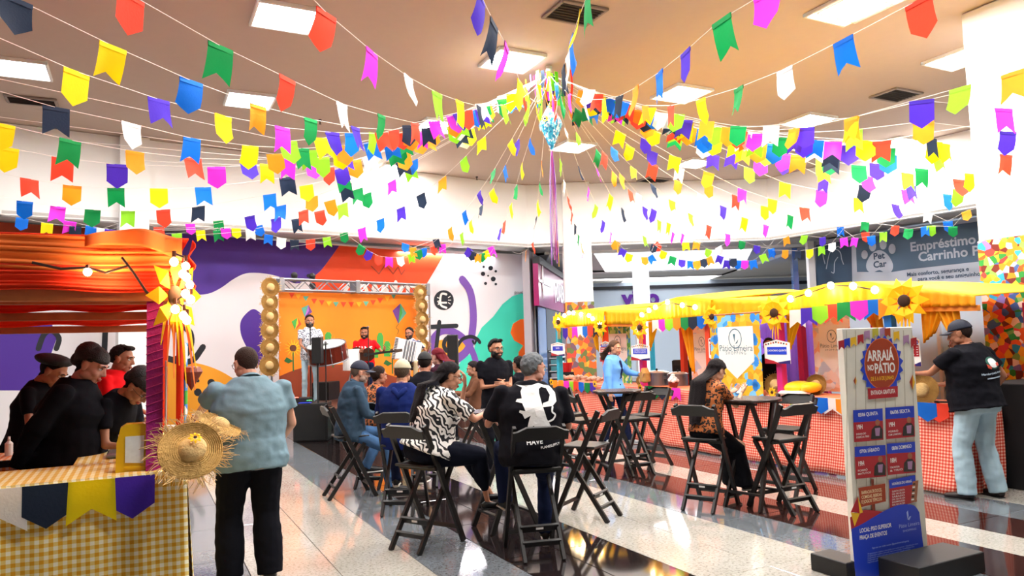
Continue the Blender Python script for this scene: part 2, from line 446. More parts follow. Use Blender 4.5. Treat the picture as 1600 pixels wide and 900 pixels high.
area('gallery_fill', (-1.8, 20.3, 4.2), 3, 110, (0, 0, math.radians(36)), (.95, .95, 1), sy=.3)
area('gallery_fill', (-11, 15.0, 4.2), 3, 60, (0, 0, math.radians(36)), (1, .95, .9), sy=.3)
area('gallery_fill', (11.2, 17.6, 4.2), 3, 60, (0, 0, math.radians(-56)), (.9, .95, 1), sy=.3)

# ---- mural wall on the left and back
M0, M1 = V((-10.0, 14.3, 0)), V((.43, 21.83, 0))
MU = (M1-M0).normalized(); MN = V((MU.y, -MU.x, 0)); ML0 = M0 - MU*9
q = MB(); Lw = (M1-ML0).length
q.box((M1+ML0)/2 - MN*.1 + V((0, 0, H_F/2)), (Lw, .2, H_F), Matrix((MU, -MN, UP)).transposed())
wallL = q.build('wall_left', mat('mural_white', '#e9e6ea', .7)); tag(wallL, 'white wall painted with a bold abstract mural', kind='structure')
MF = (M0, MU, UP, MN)
def mp(x, y):
    p = atPlane(x, y, M0, MN)-M0; return (p.dot(MU), p.z)
lay = [0]
def mural(name, pts, m, off=None, label=None):
    q = MB(); lay[0] += 1; q.plate([mp(*p) if len(p) == 2 else p[:2] for p in pts], MF, .0012, off=.0004*lay[0]); o = q.build(name, m, wallL)
    if label: o['label'] = label
    return o
def stroke(name, pts, wpx, m, label=None):
    c = [mp(*p) for p in pts]; px, py = pts[0]; a = mp(px-5, py); b = mp(px+5, py); s = (V(b)-V(a)).length/10
    q = MB(); lay[0] += 1; q.plate(ribbon(c, wpx*s), MF, .0012, off=.0004*lay[0]); o = q.build(name, m, wallL)
    if label: o['label'] = label
    return o
def spl(pts, n=4, close=False):
    out = []; k = len(pts)
    for i in range(k if close else k-1):
        g = (lambda j: pts[j % k]) if close else (lambda j: pts[max(0, min(k-1, j))])
        p0, p1, p2, p3 = [V((g(i+d)[0], g(i+d)[1])) for d in (-1, 0, 1, 2)]
        for t in range(n):
            t /= n; out.append(tuple(.5*((2*p1)+(p2-p0)*t+(2*p0-5*p1+4*p2-p3)*t*t+(3*p1-p0-3*p2+p3)*t**3)))
    if not close: out.append(tuple(pts[-1]))
    return out
c_or = mat('paint_orange', '#f04a08', .6); c_pu = mat('paint_purple', '#4b2496', .6); c_pu2 = mat('paint_lilac', '#7a4fae', .6); c_ye = mat('paint_amber', '#f2a322', .6)
c_te = mat('paint_teal', '#3fd6b8', .6); c_bk = mat('paint_black', '#161a24', .6); c_wh = mat('paint_white', '#f4efe8', .6); c_or2 = mat('paint_bright_orange', '#ff6a08', .6); c_br = mat('paint_rust_and_shaded_orange', '#a5380e', .6)
mural('mural_shape', [(-260, 330), (152, 357), (146, 400), (-260, 420)], c_br, label='orange painted band darkened with soffit shade')  # orange band, soffit shade put into its darker colour
mural('mural_shape', [(250, 362)]+[(530, 384)]+spl([(530, 384), (515, 405), (500, 424), (484, 436)])+spl([(484, 436), (462, 443), (435, 432), (410, 427), (385, 427), (365, 436), (345, 450), (325, 459), (300, 461)])+[(285, 455), (262, 400)], c_pu, label='purple painted field')
mural('mural_shape', spl([(530, 384), (515, 405), (500, 424), (484, 436)])+[(505, 520), (650, 520), (652, 468), (695, 396)], c_or, label='orange painted field')
mural('mural_shape', spl([(392, 484), (403, 486), (412, 500), (416, 545), (412, 578), (398, 562), (384, 540), (376, 520), (377, 500)], close=True), c_pu)
mural('mural_shape', spl([(225, 566), (285, 565), (325, 572), (362, 590), (398, 622), (420, 690)])+[(225, 700)], c_ye, label='amber painted hill')
mural('mural_shape', [(-40, 495), (78, 495), (88, 530), (60, 610), (-40, 610)], c_pu)
for x, y, r in [(309, 595, 2.6), (330, 598, 6), (309, 613, 6), (332, 641, 7), (460, 438, 4), (488, 447, 5.5), (482, 431, 3)]:
    mural('painted_dot', circ(x, y, r), c_bk)
stroke('painted_letter', [(284, 508), (297, 520), (298, 540), (288, 556), (276, 560)], 10, c_bk)
stroke('painted_letter', [(262, 560), (285, 566), (302, 562), (313, 548), (317, 542)], 10, c_bk)
stroke('painted_letter', [(60, 545), (68, 524), (80, 517), (92, 528), (88, 545)], 9, c_bk)
stroke('painted_letter', [(165, 505), (163, 550)], 9, c_bk)
stroke('painted_letter', [(228, 505), (226, 560)], 16, c_bk)
for a, b in [((580, 416), (592, 428)), ((592, 428), (602, 413)), ((602, 413), (614, 428)), ((614, 428), (622, 417)), ((622, 417), (627, 429)), ((627, 429), (632, 422))]:
    stroke('painted_line', [a, b], 1.6, c_br)
for pts in ([(537, 457), (545, 445)], [(560, 457), (566, 441), (574, 458)], [(582, 458), (585, 446), (592, 459)], [(596, 459), (602, 443), (605, 459)], [(611, 446), (616, 455)], [(618, 441), (618, 450)], [(624, 457), (630, 446)]):
    stroke('painted_letter', pts, 5.5, c_wh)
mural('painted_letter', [(634, 443), (650, 446), (652, 450), (640, 450), (640, 460), (634, 460)], c_wh)
# right half lettering
mural('mural_shape', [(826, 458), (816, 458), (800, 463), (785, 475), (770, 495), (752, 512), (744, 528), (740, 550), (722, 560), (700, 600), (690, 700), (826, 700)], c_te, label='teal painted hill')
mural('mural_shape', [(826, 498), (812, 499), (801, 506), (797, 520), (803, 532), (817, 540), (810, 550), (808, 570), (826, 590)], c_or2, label='bright orange painted blob')
mural('mural_shape', spl([(690, 560), (675, 548), (678, 535), (700, 530), (722, 534), (730, 548), (715, 562)], close=True), c_ye)
stroke('mural_shape', [(722, 437), (734, 455), (739, 485), (738, 515), (731, 545), (712, 562), (690, 570)], 11, c_pu2, 'lilac painted stroke')
stroke('mural_shape', [(675, 556), (674, 535), (686, 519), (703, 517), (722, 527), (737, 548), (745, 575), (750, 620)], 10, c_pu2)
mural('painted_badge', circ(693, 469, 15.5, 24), c_bk, label='black round badge with a white letter E')
stroke('painted_letter', [(697, 460), (689, 460), (688, 476), (697, 481)], 3, c_wh); stroke('painted_letter', [(685, 473), (697, 473)], 2.5, c_wh)
for dx, dy, ex, ey in [(-10, -4, -7, -3), (-10, 2, -7, 1), (-9, 7, -6, 5), (10, -6, 7, -4), (11, 0, 7, 0), (10, 6, 7, 4)]:
    stroke('painted_line', [(693+dx, 469+dy), (693+ex, 469+ey)], 1.1, c_wh)
stroke('painted_letter', [(672, 511), (690, 510), (713, 509)], 6, c_bk); stroke('painted_letter', [(686, 503), (684, 520), (681, 545)], 6, c_bk)
stroke('painted_letter', [(697, 548), (693, 540), (696, 530), (705, 528), (708, 545), (702, 556)], 6, c_bk)
stroke('painted_letter', [(714, 541), (722, 530), (735, 526), (745, 530), (749, 535)], 5, c_bk); stroke('painted_letter', [(738, 533), (741, 537), (744, 531)], 3, c_bk)
for x, y, r in [(755, 417, 2), (766, 419, 3.6), (774, 424, 2), (754, 428, 3.4), (762, 431, 1.5), (770, 436, 3.8), (758, 443, 2.4), (774, 444, 2)]:
    mural('painted_dot', circ(x, y, r, 14), c_bk)
a = mp(803, 459); q = MB(); text_on(q, '@OLADEBOM', MF, a[0], a[1], .09, off=.02); q.build('painted_lettering', c_bk, wallL)
# fire extinguisher sign on the wall
a, b = mp(187, 532), mp(209, 514); t = thing('fire_sign', 'red square fire extinguisher sign on the mural wall', 'sign', M0+MU*a[0]+MN*.03+UP*a[1]); w_, h_ = b[0]-a[0], b[1]-a[1]
FS = (V((0, 0, 0)), MU, UP, MN); q = MB(); q.plate([(0, 0), (w_, 0), (w_, h_), (0, h_)], FS, .01); q.build('panel', mat('sign_red', '#e0201c', .4), t)
q = MB(); q.plate([(w_*.4, h_*.15), (w_*.68, h_*.15), (w_*.68, h_*.62), (w_*.6, h_*.72), (w_*.6, h_*.8), (w_*.48, h_*.8), (w_*.48, h_*.72), (w_*.4, h_*.62)], FS, .003, off=.01)
q.plate([(w_*.3, h_*.5), (w_*.34, h_*.8), (w_*.5, h_*.88), (w_*.7, h_*.86), (w_*.7, h_*.8), (w_*.5, h_*.82), (w_*.38, h_*.76), (w_*.35, h_*.5)], FS, .003, off=.01); q.build('pictogram', c_wh, t)

# ---- shop front to the right of the mural (magenta sign band)
D0, D1 = V((.6, 20.6, 0)), V((2.3, 29.5, 0)); DU = (D1-D0).normalized(); DN = V((DU.y, -DU.x, 0)); DF = (D0, DU, UP, DN); DL = (D1-D0).length
q = MB(); q.box((D0+D1)/2-DN*.2+V((0, 0, H_F/2)), (DL, .2, H_F), Matrix((DU, -DN, UP)).transposed()); wb = q.build('wall_back', mat('shop_grey', '#a9a6ae', .7)); tag(wb, kind='structure')
q = MB(); q.box(M1+V((.12, -.3, H_F/2)), (.22, .6, H_F)); tag(q.build('trim_5', mat('steel_white', '#d9d9dd', .35)), 'pale pilaster at the end of the mural', kind='structure')
t = thing('shop_sign', 'glossy magenta shop sign band with white letters and a bird emblem', 'shop sign', D0)
DF0 = (V((0, 0, 0)), DU, UP, DN); q = MB(); q.plate([(0, 2.72), (DL, 2.72), (DL, 3.9), (0, 3.9)], DF0, .15); q.build('panel', mat('magenta_gloss', '#a02c6a', .2), t)
q = MB(); q.plate([(0, 3.9), (DL, 3.9), (DL, 4.1), (0, 4.1)], DF0, .2); q.build('top_rail', mat('dark_rail', '#1c1c22', .5), t)
q = MB(); text_on(q, 'DAISO', DF0, 3.6, 3.05, .85, off=.18, bold=.02); text_on(q, 'I', DF0, 3.2, 2.95, 1.0, off=.18); q.build('lettering', mat('sign_white', '#f4f4f6', .4), t)
q = MB(); q.plate([(0, 3.45), (1.6, 3.55), (2.6, 3.48), (2.6, 3.4), (1.5, 3.38), (0, 3.38)], DF0, .02, off=.16); q.plate([(.5, 3.5), (.7, 4.0), (.85, 3.5), (.7, 2.95)], DF0, .02, off=.16); q.build('emblem', MATS['sign_white'], t)
# glazing and shelves of the shop
q = MB(); q.plate([(.3, .05), (1.7, .05), (1.7, 2.7), (.3, 2.7)], (D0, DU, UP, DN), .03, off=.05); o = q.build('window_1', mat('shop_glass', '#7f9cd0', .08, spec=.8)); tag(o, 'pale blue reflective shop window', kind='structure')
q = MB(); q.plate([(1.7, 1.45), (8.5, 1.45), (8.5, 2.75), (1.7, 2.75)], (D0, DU, UP, DN), .04, off=.05); o = q.build('window_2', mat('dark_glass', '#15141c', .15)); tag(o, 'dark upper shop window', kind='structure')
t = thing('shop_shelf', 'white shop shelving stocked with small boxes', 'shelf', D0+DU*1.9+DN*.1)
for k in range(7):
    q = MB(); q.plate([(0, .2+k*.2), (6.2, .2+k*.2), (6.2, .22+k*.2), (0, .22+k*.2)], DF0, .3); q.build('shelf_board', wht, t)
for sh in range(6):
    cx_ = 0.03; q = MB()
    while cx_ < 6:
        w_ = rnd.uniform(.08, .3); h_ = rnd.uniform(.06, .15); q.plate([(cx_, .22+sh*.2), (cx_+w_, .22+sh*.2), (cx_+w_, .22+h_+sh*.2), (cx_, .22+h_+sh*.2)], DF0, .2, m=rnd.randrange(4), off=.05); cx_ += w_+.02
    tag(q.build('stock', [mat('box_white', '#f2f4f6'), mat('box_teal', '#4f8f96'), mat('box_grey', '#8c929c'), mat('box_dark', '#2e343c')], t), kind='stuff')
# ---- distant back wall with purple lettering
q = MB(); q.box((9, 33.5, 2.15), (26, .2, 4.3)); wf = q.build('wall_far', mat('far_wall', '#c3cfdc', .7)); tag(wf, 'pale blue far shop wall', kind='structure')
q = MB(); p = atY(925, 451, 33.3); q.box((9, 33.35, p.z), (26, .12, .14)); q.build('ledge', mat('dark_rail'), wf)
t = thing('shop_lettering', 'large purple rounded shop name on the pale far wall', 'shop sign', atY(975, 483, 33.35)); q = MB()
text_on(q, 'vivo', (V((0, 0, 0)), V((1, 0, 0)), UP, V((0, -1, 0))), -.05, .16, 1.0, bold=.045, off=.03, sx=1.0); q.build('lettering', mat('vivo_purple', '#5b1590', .4), t)
q = MB(); q.box((12.0, 32.0, 2.9), (2.2, .4, .5), bev=.05); tag(q.build('trim_6', mat('chrome_band', '#dfe6f2', .15, metal=.6)), 'bright reflective band over a shop', kind='structure')

# ---- petcar shop wall at the right
R0, R1 = atZ(1265, 378, H_F), V((13.6, 12.9, 0)); R0.z = 0; RU = (R1-R0).normalized(); RN = V((RU.y, -RU.x, 0))
if RN.dot(-R0) < 0: RN = -RN
RF = (R0, RU, UP, RN); RL = (R1-R0).length
q = MB(); q.box((R0+R1)/2-RN*.12+V((0, 0, H_F/2)), (RL, .2, H_F), Matrix((RU, -RN, UP)).transposed()); wr = q.build('wall_right', mat('shop_wall_r', '#aab4c4', .6)); tag(wr, kind='structure')
def rp(x, y):
    p = atPlane(x, y, R0, RN)-R0; return (p.dot(RU), p.z)
pet = mat('pet_blue', '#3f5a72', .5); petg = mat('pet_grey', '#aab3c2', .5); petk = mat('pet_navy', '#24405a', .5)
t = thing('shop_billboard', 'slate blue and grey billboard about pet trolleys with paw emblem', 'billboard', R0); R00 = (V((0, 0, 0)), RU, UP, RN)
def rplate(nm, pts, m, off, tk=.004):
    q = MB(); q.plate([rp(*p) for p in pts], R00, tk, off=off); return q.build(nm, m, t)
rplate('panel', [(1275, 382), (1536, 345), (1536, 480), (1275, 480)], petg, 0, .02)
rplate('dark_panel', [(1276, 383), (1331, 375), (1333, 470), (1276, 470)], petk, .021)
rplate('dark_band', [(1331, 375), (1536, 345), (1536, 408), (1420, 421), (1395, 425), (1340, 425), (1338, 380)], pet, .022)
for i, (x, y, r, h) in enumerate([(1352, 398, 5, 7), (1364.5, 385, 5.5, 8), (1381, 382, 5.5, 8), (1395, 389, 5.5, 8)]): rplate('paw_toe', circ(x, y, r, 14, h), petg, .03)
rplate('paw_pad', spl([(1375, 391), (1387, 397), (1396, 412), (1394, 424), (1384, 426), (1375, 422), (1364, 426), (1356, 422), (1355, 411), (1363, 397)], close=True), petg, .03)
for s, x, y in (('Pet', 1366, 405.5), ('Car', 1366, 418.5)):
    a = rp(x, y); q = MB(); text_on(q, s, R00, a[0], a[1], .23, bold=.03, off=.036, rot=.0); q.build('lettering', petk, t)
lt = rp(1423, 391); q = MB(); text_on(q, 'Empréstimo de', R00, lt[0], lt[1]-.03, .315, bold=.025, off=.03)
lt = rp(1436, 408.5); text_on(q, 'Carrinho Pet', R00, lt[0], lt[1], .315, bold=.025, off=.03); q.build('lettering', petg, t)
q = MB(); lt = rp(1418, 432); text_on(q, 'Mais conforto, segurança e', R00, lt[0], lt[1], .135, bold=.02, off=.03); lt = rp(1435, 439); text_on(q, 'para você e seu amiguinho', R00, lt[0], lt[1], .135, bold=.02, off=.03); q.build('lettering', petk, t)
q = MB()
for pts in ([(1290, 412), (1287, 398), (1292, 390), (1300, 392)], [(1292, 420), (1296, 400), (1300, 392), (1308, 390), (1314, 395), (1316, 405), (1319, 413)], [(1300, 425), (1304, 426), (1305, 410), (1310, 402)], [(1304, 390), (1310, 385), (1314, 388)]):
    q.plate(ribbon([rp(*p) for p in pts], .02), R00, .003, off=.026)
q.build('dog_outline', petg, t)
# blue glazed shop between
q = MB(); q.box((9.4, 24.5, 2.15), (.15, 5, 4.3), Matrix.Rotation(math.radians(-20), 3, 'Z')); o = q.build('window_3', mat('blue_glass', '#4b74bd', .12, spec=.8)); tag(o, 'blue reflective shop window', kind='structure')
q = MB(); q.box(R0+V((-.05, -.1, H_F/2)), (.18, .18, H_F)); tag(q.build('trim_7', MATS['steel_white']), 'pale metal mullion', kind='structure')

# ---- columns
patch = voro('patchwork_cloth', ['#e8581c', '#f4a91e', '#1f8a3c', '#d8383c', '#f7d9cf', '#2aa8d8', '#8d77c8', '#6e1f1c', '#ef8c1c', '#3b5fa8', '#7fae5c', '#e8d13a'], 13)
patch2 = voro('patchwork_cloth_autumn', ['#e85a12', '#ff8a1c', '#5f6a34', '#8a5638', '#8d99a6', '#c8402c', '#f0a02a', '#6e4a5a'], 8)
def column(name, cx, cy, sx, sy, rz, wrap, wm, top=H_C, lab=''):
    q = MB(); R = Matrix.Rotation(rz, 3, 'Z'); q.box((cx, cy, top/2), (sx, sy, top), R, bev=.02); c = q.build(name, wht); tag(c, lab, kind='structure')
    if wrap:
        q = MB(); q.box((cx, cy, wrap[0]/2+wrap[1]/2), (sx+.03, sy+.03, wrap[1]-wrap[0]), R, bev=.02); o = q.build('cloth_wrap', wm, c); o['label'] = 'patchwork cloth wrapped round the column'
_pc = G(10.02+.6, 5.97-.6); column('wall_pillar_right', _pc.x, _pc.y, 1.2, 1.2, TH, (0, 2.87), patch, lab='white column with patchwork cloth at the right edge')
column('wall_pillar_centre', 1.8, 20.1, .74, .7, 0, (0, 2.75), patch2, lab='white column with autumn patchwork cloth in the centre')
column('wall_pillar_left', -7.5, 14.55, .52, .5, math.radians(34), None, None, lab='white column behind the orange stall')
column('wall_pillar_far', 4.9, 28, .54, .5, 0, None, None, top=H_F, lab='plain white column in the gallery')
# walls behind the camera so light bounces as in a closed hall
q = MB(); q.box((0, -9, 3), (44, .2, 6)); tag(q.build('wall_behind', wht), kind='structure')
q = MB(); q.box((-19, 0, 3), (.2, 34, 6)); tag(q.build('wall_side_left', wht), kind='structure')
q = MB(); q.box((19, 0, 3), (.2, 34, 6)); tag(q.build('wall_side_right', wht), kind='structure')
# ================================================================ BUNTING
FC = {'R': ('coral', '#ff4a30'), 'G': ('green', '#06954a'), 'B': ('blue', '#0573e6'), 'Y': ('yellow', '#ffe600'), 'O': ('orange', '#ff9d1e'), 'P': ('purple', '#4a2bbf'), 'M': ('pink', '#ee35dd'), 'W': ('white', '#f6f6f6'), 'L': ('lime', '#93e32a'), 'D': ('navy', '#1d2c44')}
fmats = {k: mat('felt_'+v[0], v[1], .85, bump=.12, bscale=60, trans=.35, var=.06, vscale=14) for k, v in FC.items()}
fold = {k: mat('felt_fold_'+v[0], v[1], .85) for k, v in FC.items()}
_fm = {}
def flag_mesh(c, shape, seed):
    k = (c, shape, seed)
    if k in _fm: return _fm[k]
    W, Hh = .215, .265; q = MB(); r = random.Random(seed*7+1)
    b1, b2, ph = r.uniform(-.05, .05), r.uniform(-.04, .04), r.uniform(0, 6)
    nx, nz = 4, 5
    def low(x): return (-Hh+.075*(1-abs(x)/(W/2))) if shape == 'S' else (-Hh*.72-.075*(1-abs(x)/(W/2)))
    def pt(i, j):
        x = -W/2+W*i/nx; z = low(x)*j/nz; f = j/nz
        return V((x, b1*f*f+b2*math.sin(ph+x*18)*f*.5, z))
    vs = [pt(i, j) for j in range(nz+1) for i in range(nx+1)]
    fs = [(j*(nx+1)+i, j*(nx+1)+i+1, (j+1)*(nx+1)+i+1, (j+1)*(nx+1)+i) for j in range(nz) for i in range(nx)]
    q.add(vs, fs, 0)
    hem = [V((x, y, z)) for z in (.004, -.032) for x in (-W/2, 0, W/2) for y in (-.004,)]
    q.add(hem, [(0, 3, 4, 1), (1, 4, 5, 2)], 1); q.add([v+V((0, .008, 0)) for v in hem], [(1, 4, 3, 0), (2, 5, 4, 1)], 1)
    q.add([hem[0], hem[2], hem[2]+V((0, .008, 0)), hem[0]+V((0, .008, 0))], [(0, 1, 2, 3)], 1)
    me = q.mesh('pennant', True); me.materials.append(fmats[c]); me.materials.append(fold[c]); _fm[k] = me
    return me
HUB = atZ(858, 116, 5.86)
def prof(r):
    R = 9.2
    if r < R: return 5.86-1.56*r/R-1.05*4*(r/R)*(1-r/R)
    return 4.3+(r-R)*.30
def onbowl(px, py):
    d = ray(px, py); k = 1.5; st = .05; pv = None
    while k < 24:
        p = CAM+d*k; g = p.z-prof(math.hypot(p.x-HUB.x, p.y-HUB.y))
        if pv is not None and pv < 0 <= g: return p
        pv = g; k += st
    return None
cord = mat('white_cord', '#f2ede6', .8)
names = []
def garland(flags, pts3, label, inner=0, extra=None, scale=1.0):
    """flags: [(colour, shape)], pts3: hanging point of each; builds cord + pennants"""
    path = pts3 if extra is None else extra
    root = thing('bunting_string', label, 'bunting', path[0])
    o0 = V(path[0]); q = MB(); q.tube([V(p)-o0 for p in path], .003, 5); q.build('cord', cord, root)
    for i, ((c, s), p) in enumerate(zip(flags, pts3)):
        a = pts3[max(i-1, 0)]; b = pts3[min(i+1, len(pts3)-1)]; d = V((b.x-a.x, b.y-a.y, 0))
        ang = math.atan2(d.y, d.x)+rnd.uniform(-.12, .12) if d.length > 1e-4 else 0
        o = bpy.data.objects.new('pennant', flag_mesh(c, s, rnd.randrange(5))); COL.objects.link(o); o.parent = root
        o.location = p-o0; sl = math.atan2(b.z-a.z, d.length) if d.length > 1e-4 else 0
        o.rotation_euler = (rnd.uniform(-.12, .12), -sl*.6, ang); o.scale = (scale*rnd.uniform(.94, 1.04),)*3
    return root
def parse(s):
    out = []
    for t in s.split():
        x, y, c = t.split(','); out.append((float(x), float(y), c[0], c[1] if len(c) > 1 else 'PS'[len(out) % 2]))
    return out
seq = 'YGMBOPRLWD'
used_l = set()
def cname(fl):
    for n in (4, 5, 6, 7):
        c = ', '.join(FC[f[2]][0] for f in fl[:n])
        if c not in used_l: break
    used_l.add(c); return c
def radial(s, where):
    fl = parse(s); pts = []
    for x, y, c, sh in fl:
        p = onbowl(x, y)
        if p is not None: pts.append((p, c, sh))
    if len(pts) < 2: return
    hp = V((HUB.x, HUB.y, 0)); last = pts[-1][0]; d = V((last.x, last.y, 0))-hp; L = d.length; dn = d.normalized(); out = []
    r = L-.95; k = rnd.randrange(10)
    while r > .55:
        q = hp+dn*r; out.append((V((q.x, q.y, prof(r))), seq[k % 10], 'PS'[k % 2])); k = rnd.randrange(10); r -= .95
    allp = pts+out
    first, second = allp[0][0], allp[1][0]; e = V((first.x-hp.x, first.y-hp.y, 0)); el = e.length; dirn = (V((first.x-second.x, first.y-second.y, 0))).normalized()
    path = []
    far_ = first+dirn*2.4; far_.z = prof(math.hypot(far_.x-HUB.x, far_.y-HUB.y)); 
    path.append(far_); m_ = first+dirn*1.2; m_.z = prof(math.hypot(m_.x-HUB.x, m_.y-HUB.y)); path.append(m_)
    path += [p[0] for p in allp]+[HUB.copy()]
    lb = 'pennant string %s, outer pennants %s' % (where, cname(fl)); 
    garland([(p[1], p[2]) for p in allp], [p[0] for p in allp], lb, extra=path)
TL, LT, BL, BR, RT, TR = 'at top left', 'on the left', 'towards the mural', 'towards the shops', 'on the right', 'at top right'
for s, wv in [
 ('752,-6,P 772,36,D 792,72,M', 'overhead left of vent'),
 ('510,20,RP 581,80,MS 638,120,WP 683,145,LS 718,158,YS 748,166,DS', TL),
 ('205,-8,RP 345,72,GS 449,122,RP 534,162,WS 596,180,GP 648,192,RS', TL),
 ('25,-2,DP 177,72,YS 299,126,BP 403,165,OS 485,186,GP 555,199,PS 615,203,RP', TL),
 ('120,112,YP 248,155,PS 349,181,YP 441,199,MS 519,207,PP 583,208,LS 660,206,MS', LT),
 ('88,168,DS 205,193,WP 300,216,BS 391,228,YP 471,232,GS 535,228,OP', LT),
 ('5,194,YP 110,219,GS 211,237,OP 301,247,RS 387,250,PP 450,247,MS 503,246,LP', LT),
 ('12,231,YP 98,247,RS 183,257,PP 338,261,MP 416,257,YS 513,262,RP', LT),
 ('46,280,RS 113,290,OP 181,294,GS 248,295,YP 317,293,BS 448,277,DS', LT),
 ('39,315,BP 91,323,MS 145,328,GP 200,330,LS 255,328,RP 310,323,DS 421,304,BS 478,290,YP 535,275,GS', LT),
 ('390,338,PP 438,322,BS 487,308,OP 540,289,DS', BL),
 ('431,341,PP 474,329,RS 515,314,OP 558,296,GS', BL),
 ('463,342,DS 499,330,RP 535,319,LS 572,303,GP 612,283,MS 645,252,BP', BL),
 ('565,357,MS 594,343,BP 626,325,PS 657,304,DP 691,279,OS 724,248,LP 752,218,YS', BL),
 ('703,357,OP 725,331,BS 748,301,PP 771,267,GP 797,222,YP', BL),
 ('721,365,LS 735,346,YP 752,322,DS 768,298,YP 788,262,BS 807,222,PP', BL),
 ('773,385,MP 782,358,PP 788,347,RP 798,320,YS 806,292,GP 815,258,YS 827,221,BP', BL),
 ('822,392,OS 832,380,RP 838,340,DP 840,316,YS 843,287,GP 846,255,OS', 'behind the lantern'),
 ('920,398,DS 912,390,MP 908,380,OS 904,368,GP 899,352,DS 894,333,RP 888,310,RS 882,284,WS 876,252,LS', 'along centre column'),
 ('965,380,OS 955,364,MP 943,346,PP 932,322,LP 920,295,MP 905,263,DP', BR),
 ('1007,370,LS 973,327,DP 955,306,YS 934,267,MP', BR),
 ('1052,364,MP 1030,345,LS 1008,325,PP 985,299,RS 960,271,OP 935,237,GS', BR),
 ('1067,366,MP 1045,349,YS 1022,328,PP 998,304,WS 972,275,OP 945,240,RS', BR),
 ('1137,366,MP 1108,353,RS 1079,335,LP 1050,314,YS 1021,290,DP 990,263,YS 960,233,BP', BR),
 ('1197,352,MP 1164,341,YS 1130,323,PP 1095,304,WS 1060,283,OP 1021,257,RS 985,229,YP', BR),
 ('1235,337,GS 1195,323,YP 1150,306,RS 1108,288,OP 1062,262,WS 1020,237,PP 970,207,YS', BR),
 ('1257,325,RS 1207,312,YP 1160,296,MS 1108,270,OP 1055,245,YS 1010,219,PP', BR),
 ('1399,320,PP 1341,310,YS 1284,298,MP 1227,286,YS 1171,263,LP 1115,242,PS', RT),
 ('1480,304,BP 1417,297,MS 1352,290,DP 1287,277,PS 1225,247,PP 1163,232,OS', RT),
 ('1498,296,LP 1423,290,PS 1354,276,MP 1287,262,OS 1225,240,MP', RT),
 ('1498,281,RP 1418,271,LS 1342,259,GP 1285,250,LS 1212,226,BP', RT),
 ('1517,272,YP 1440,264,GS 1370,256,PP 1300,243,DS', RT),
 ('1588,288,DS 1465,240,LS 1388,243,BP 1300,232,DS', RT),
 ('1592,276,BP 1475,225,YS 1385,232,GP 1302,222,MS', RT),
 ('1570,256,DP 1455,216,DS 1378,221,RS 1275,219,BS', RT),
 ('1572,242,RS 1460,222,YP 1353,220,YP 1258,214,PP', RT),
 ('1575,206,PP 1443,190,OP 1335,203,LS 1245,208,PS 1165,207,WP', RT),
 ('1568,170,MS 1440,157,PP 1331,184,YS 1241,201,OP 1160,206,WS', RT),
 ('1585,112,OS 1500,137,LP 1330,184,OS 1105,205,BP', TR),
 ('1435,0,RP 1317,62,BS 1226,108,WP 1154,137,GS 1095,155,YP 1048,165,RS 1008,165,OS', TR),
 ('1198,-12,MP 1127,30,GS 1071,80,PP 1030,113,BS 993,137,OP 968,150,DS 944,155,YP', TR),
 ('918,-8,GS 905,25,YP 893,60,BS 887,86,WS 880,105,DS', 'overhead right of vent')]:
    radial(s, wv)
# a few short inner strings of the tight spokes near the hub on both sides
for k, (ang, L) in enumerate([(200, 3.6), (211, 4.2), (224, 4.4), (322, 3.8), (333, 4.2), (346, 4.0), (358, 3.2), (189, 3.2)]):
    dn = V((math.cos(math.radians(ang)), math.sin(math.radians(ang)), 0)); hp = V((HUB.x, HUB.y, 0)); pp = []; r = L; kk = rnd.randrange(10); fl = []
    while r > .5: q = hp+dn*r; pp.append(V((q.x, q.y, prof(r)+rnd.uniform(-.03, .03)))); c = seq[kk % 10]; fl.append((0, 0, c)); r -= .42; kk += 3
    garland([(f[2], 'PS'[i % 2]) for i, f in enumerate(fl)], pp, 'short crowded pennant string %s the hub, starting %s' % ('left of' if ang < 270 and ang > 90 else 'right of', cname(fl)), extra=[pp[0]+dn*3+V((0, 0, .1))]+pp+[HUB.copy()])
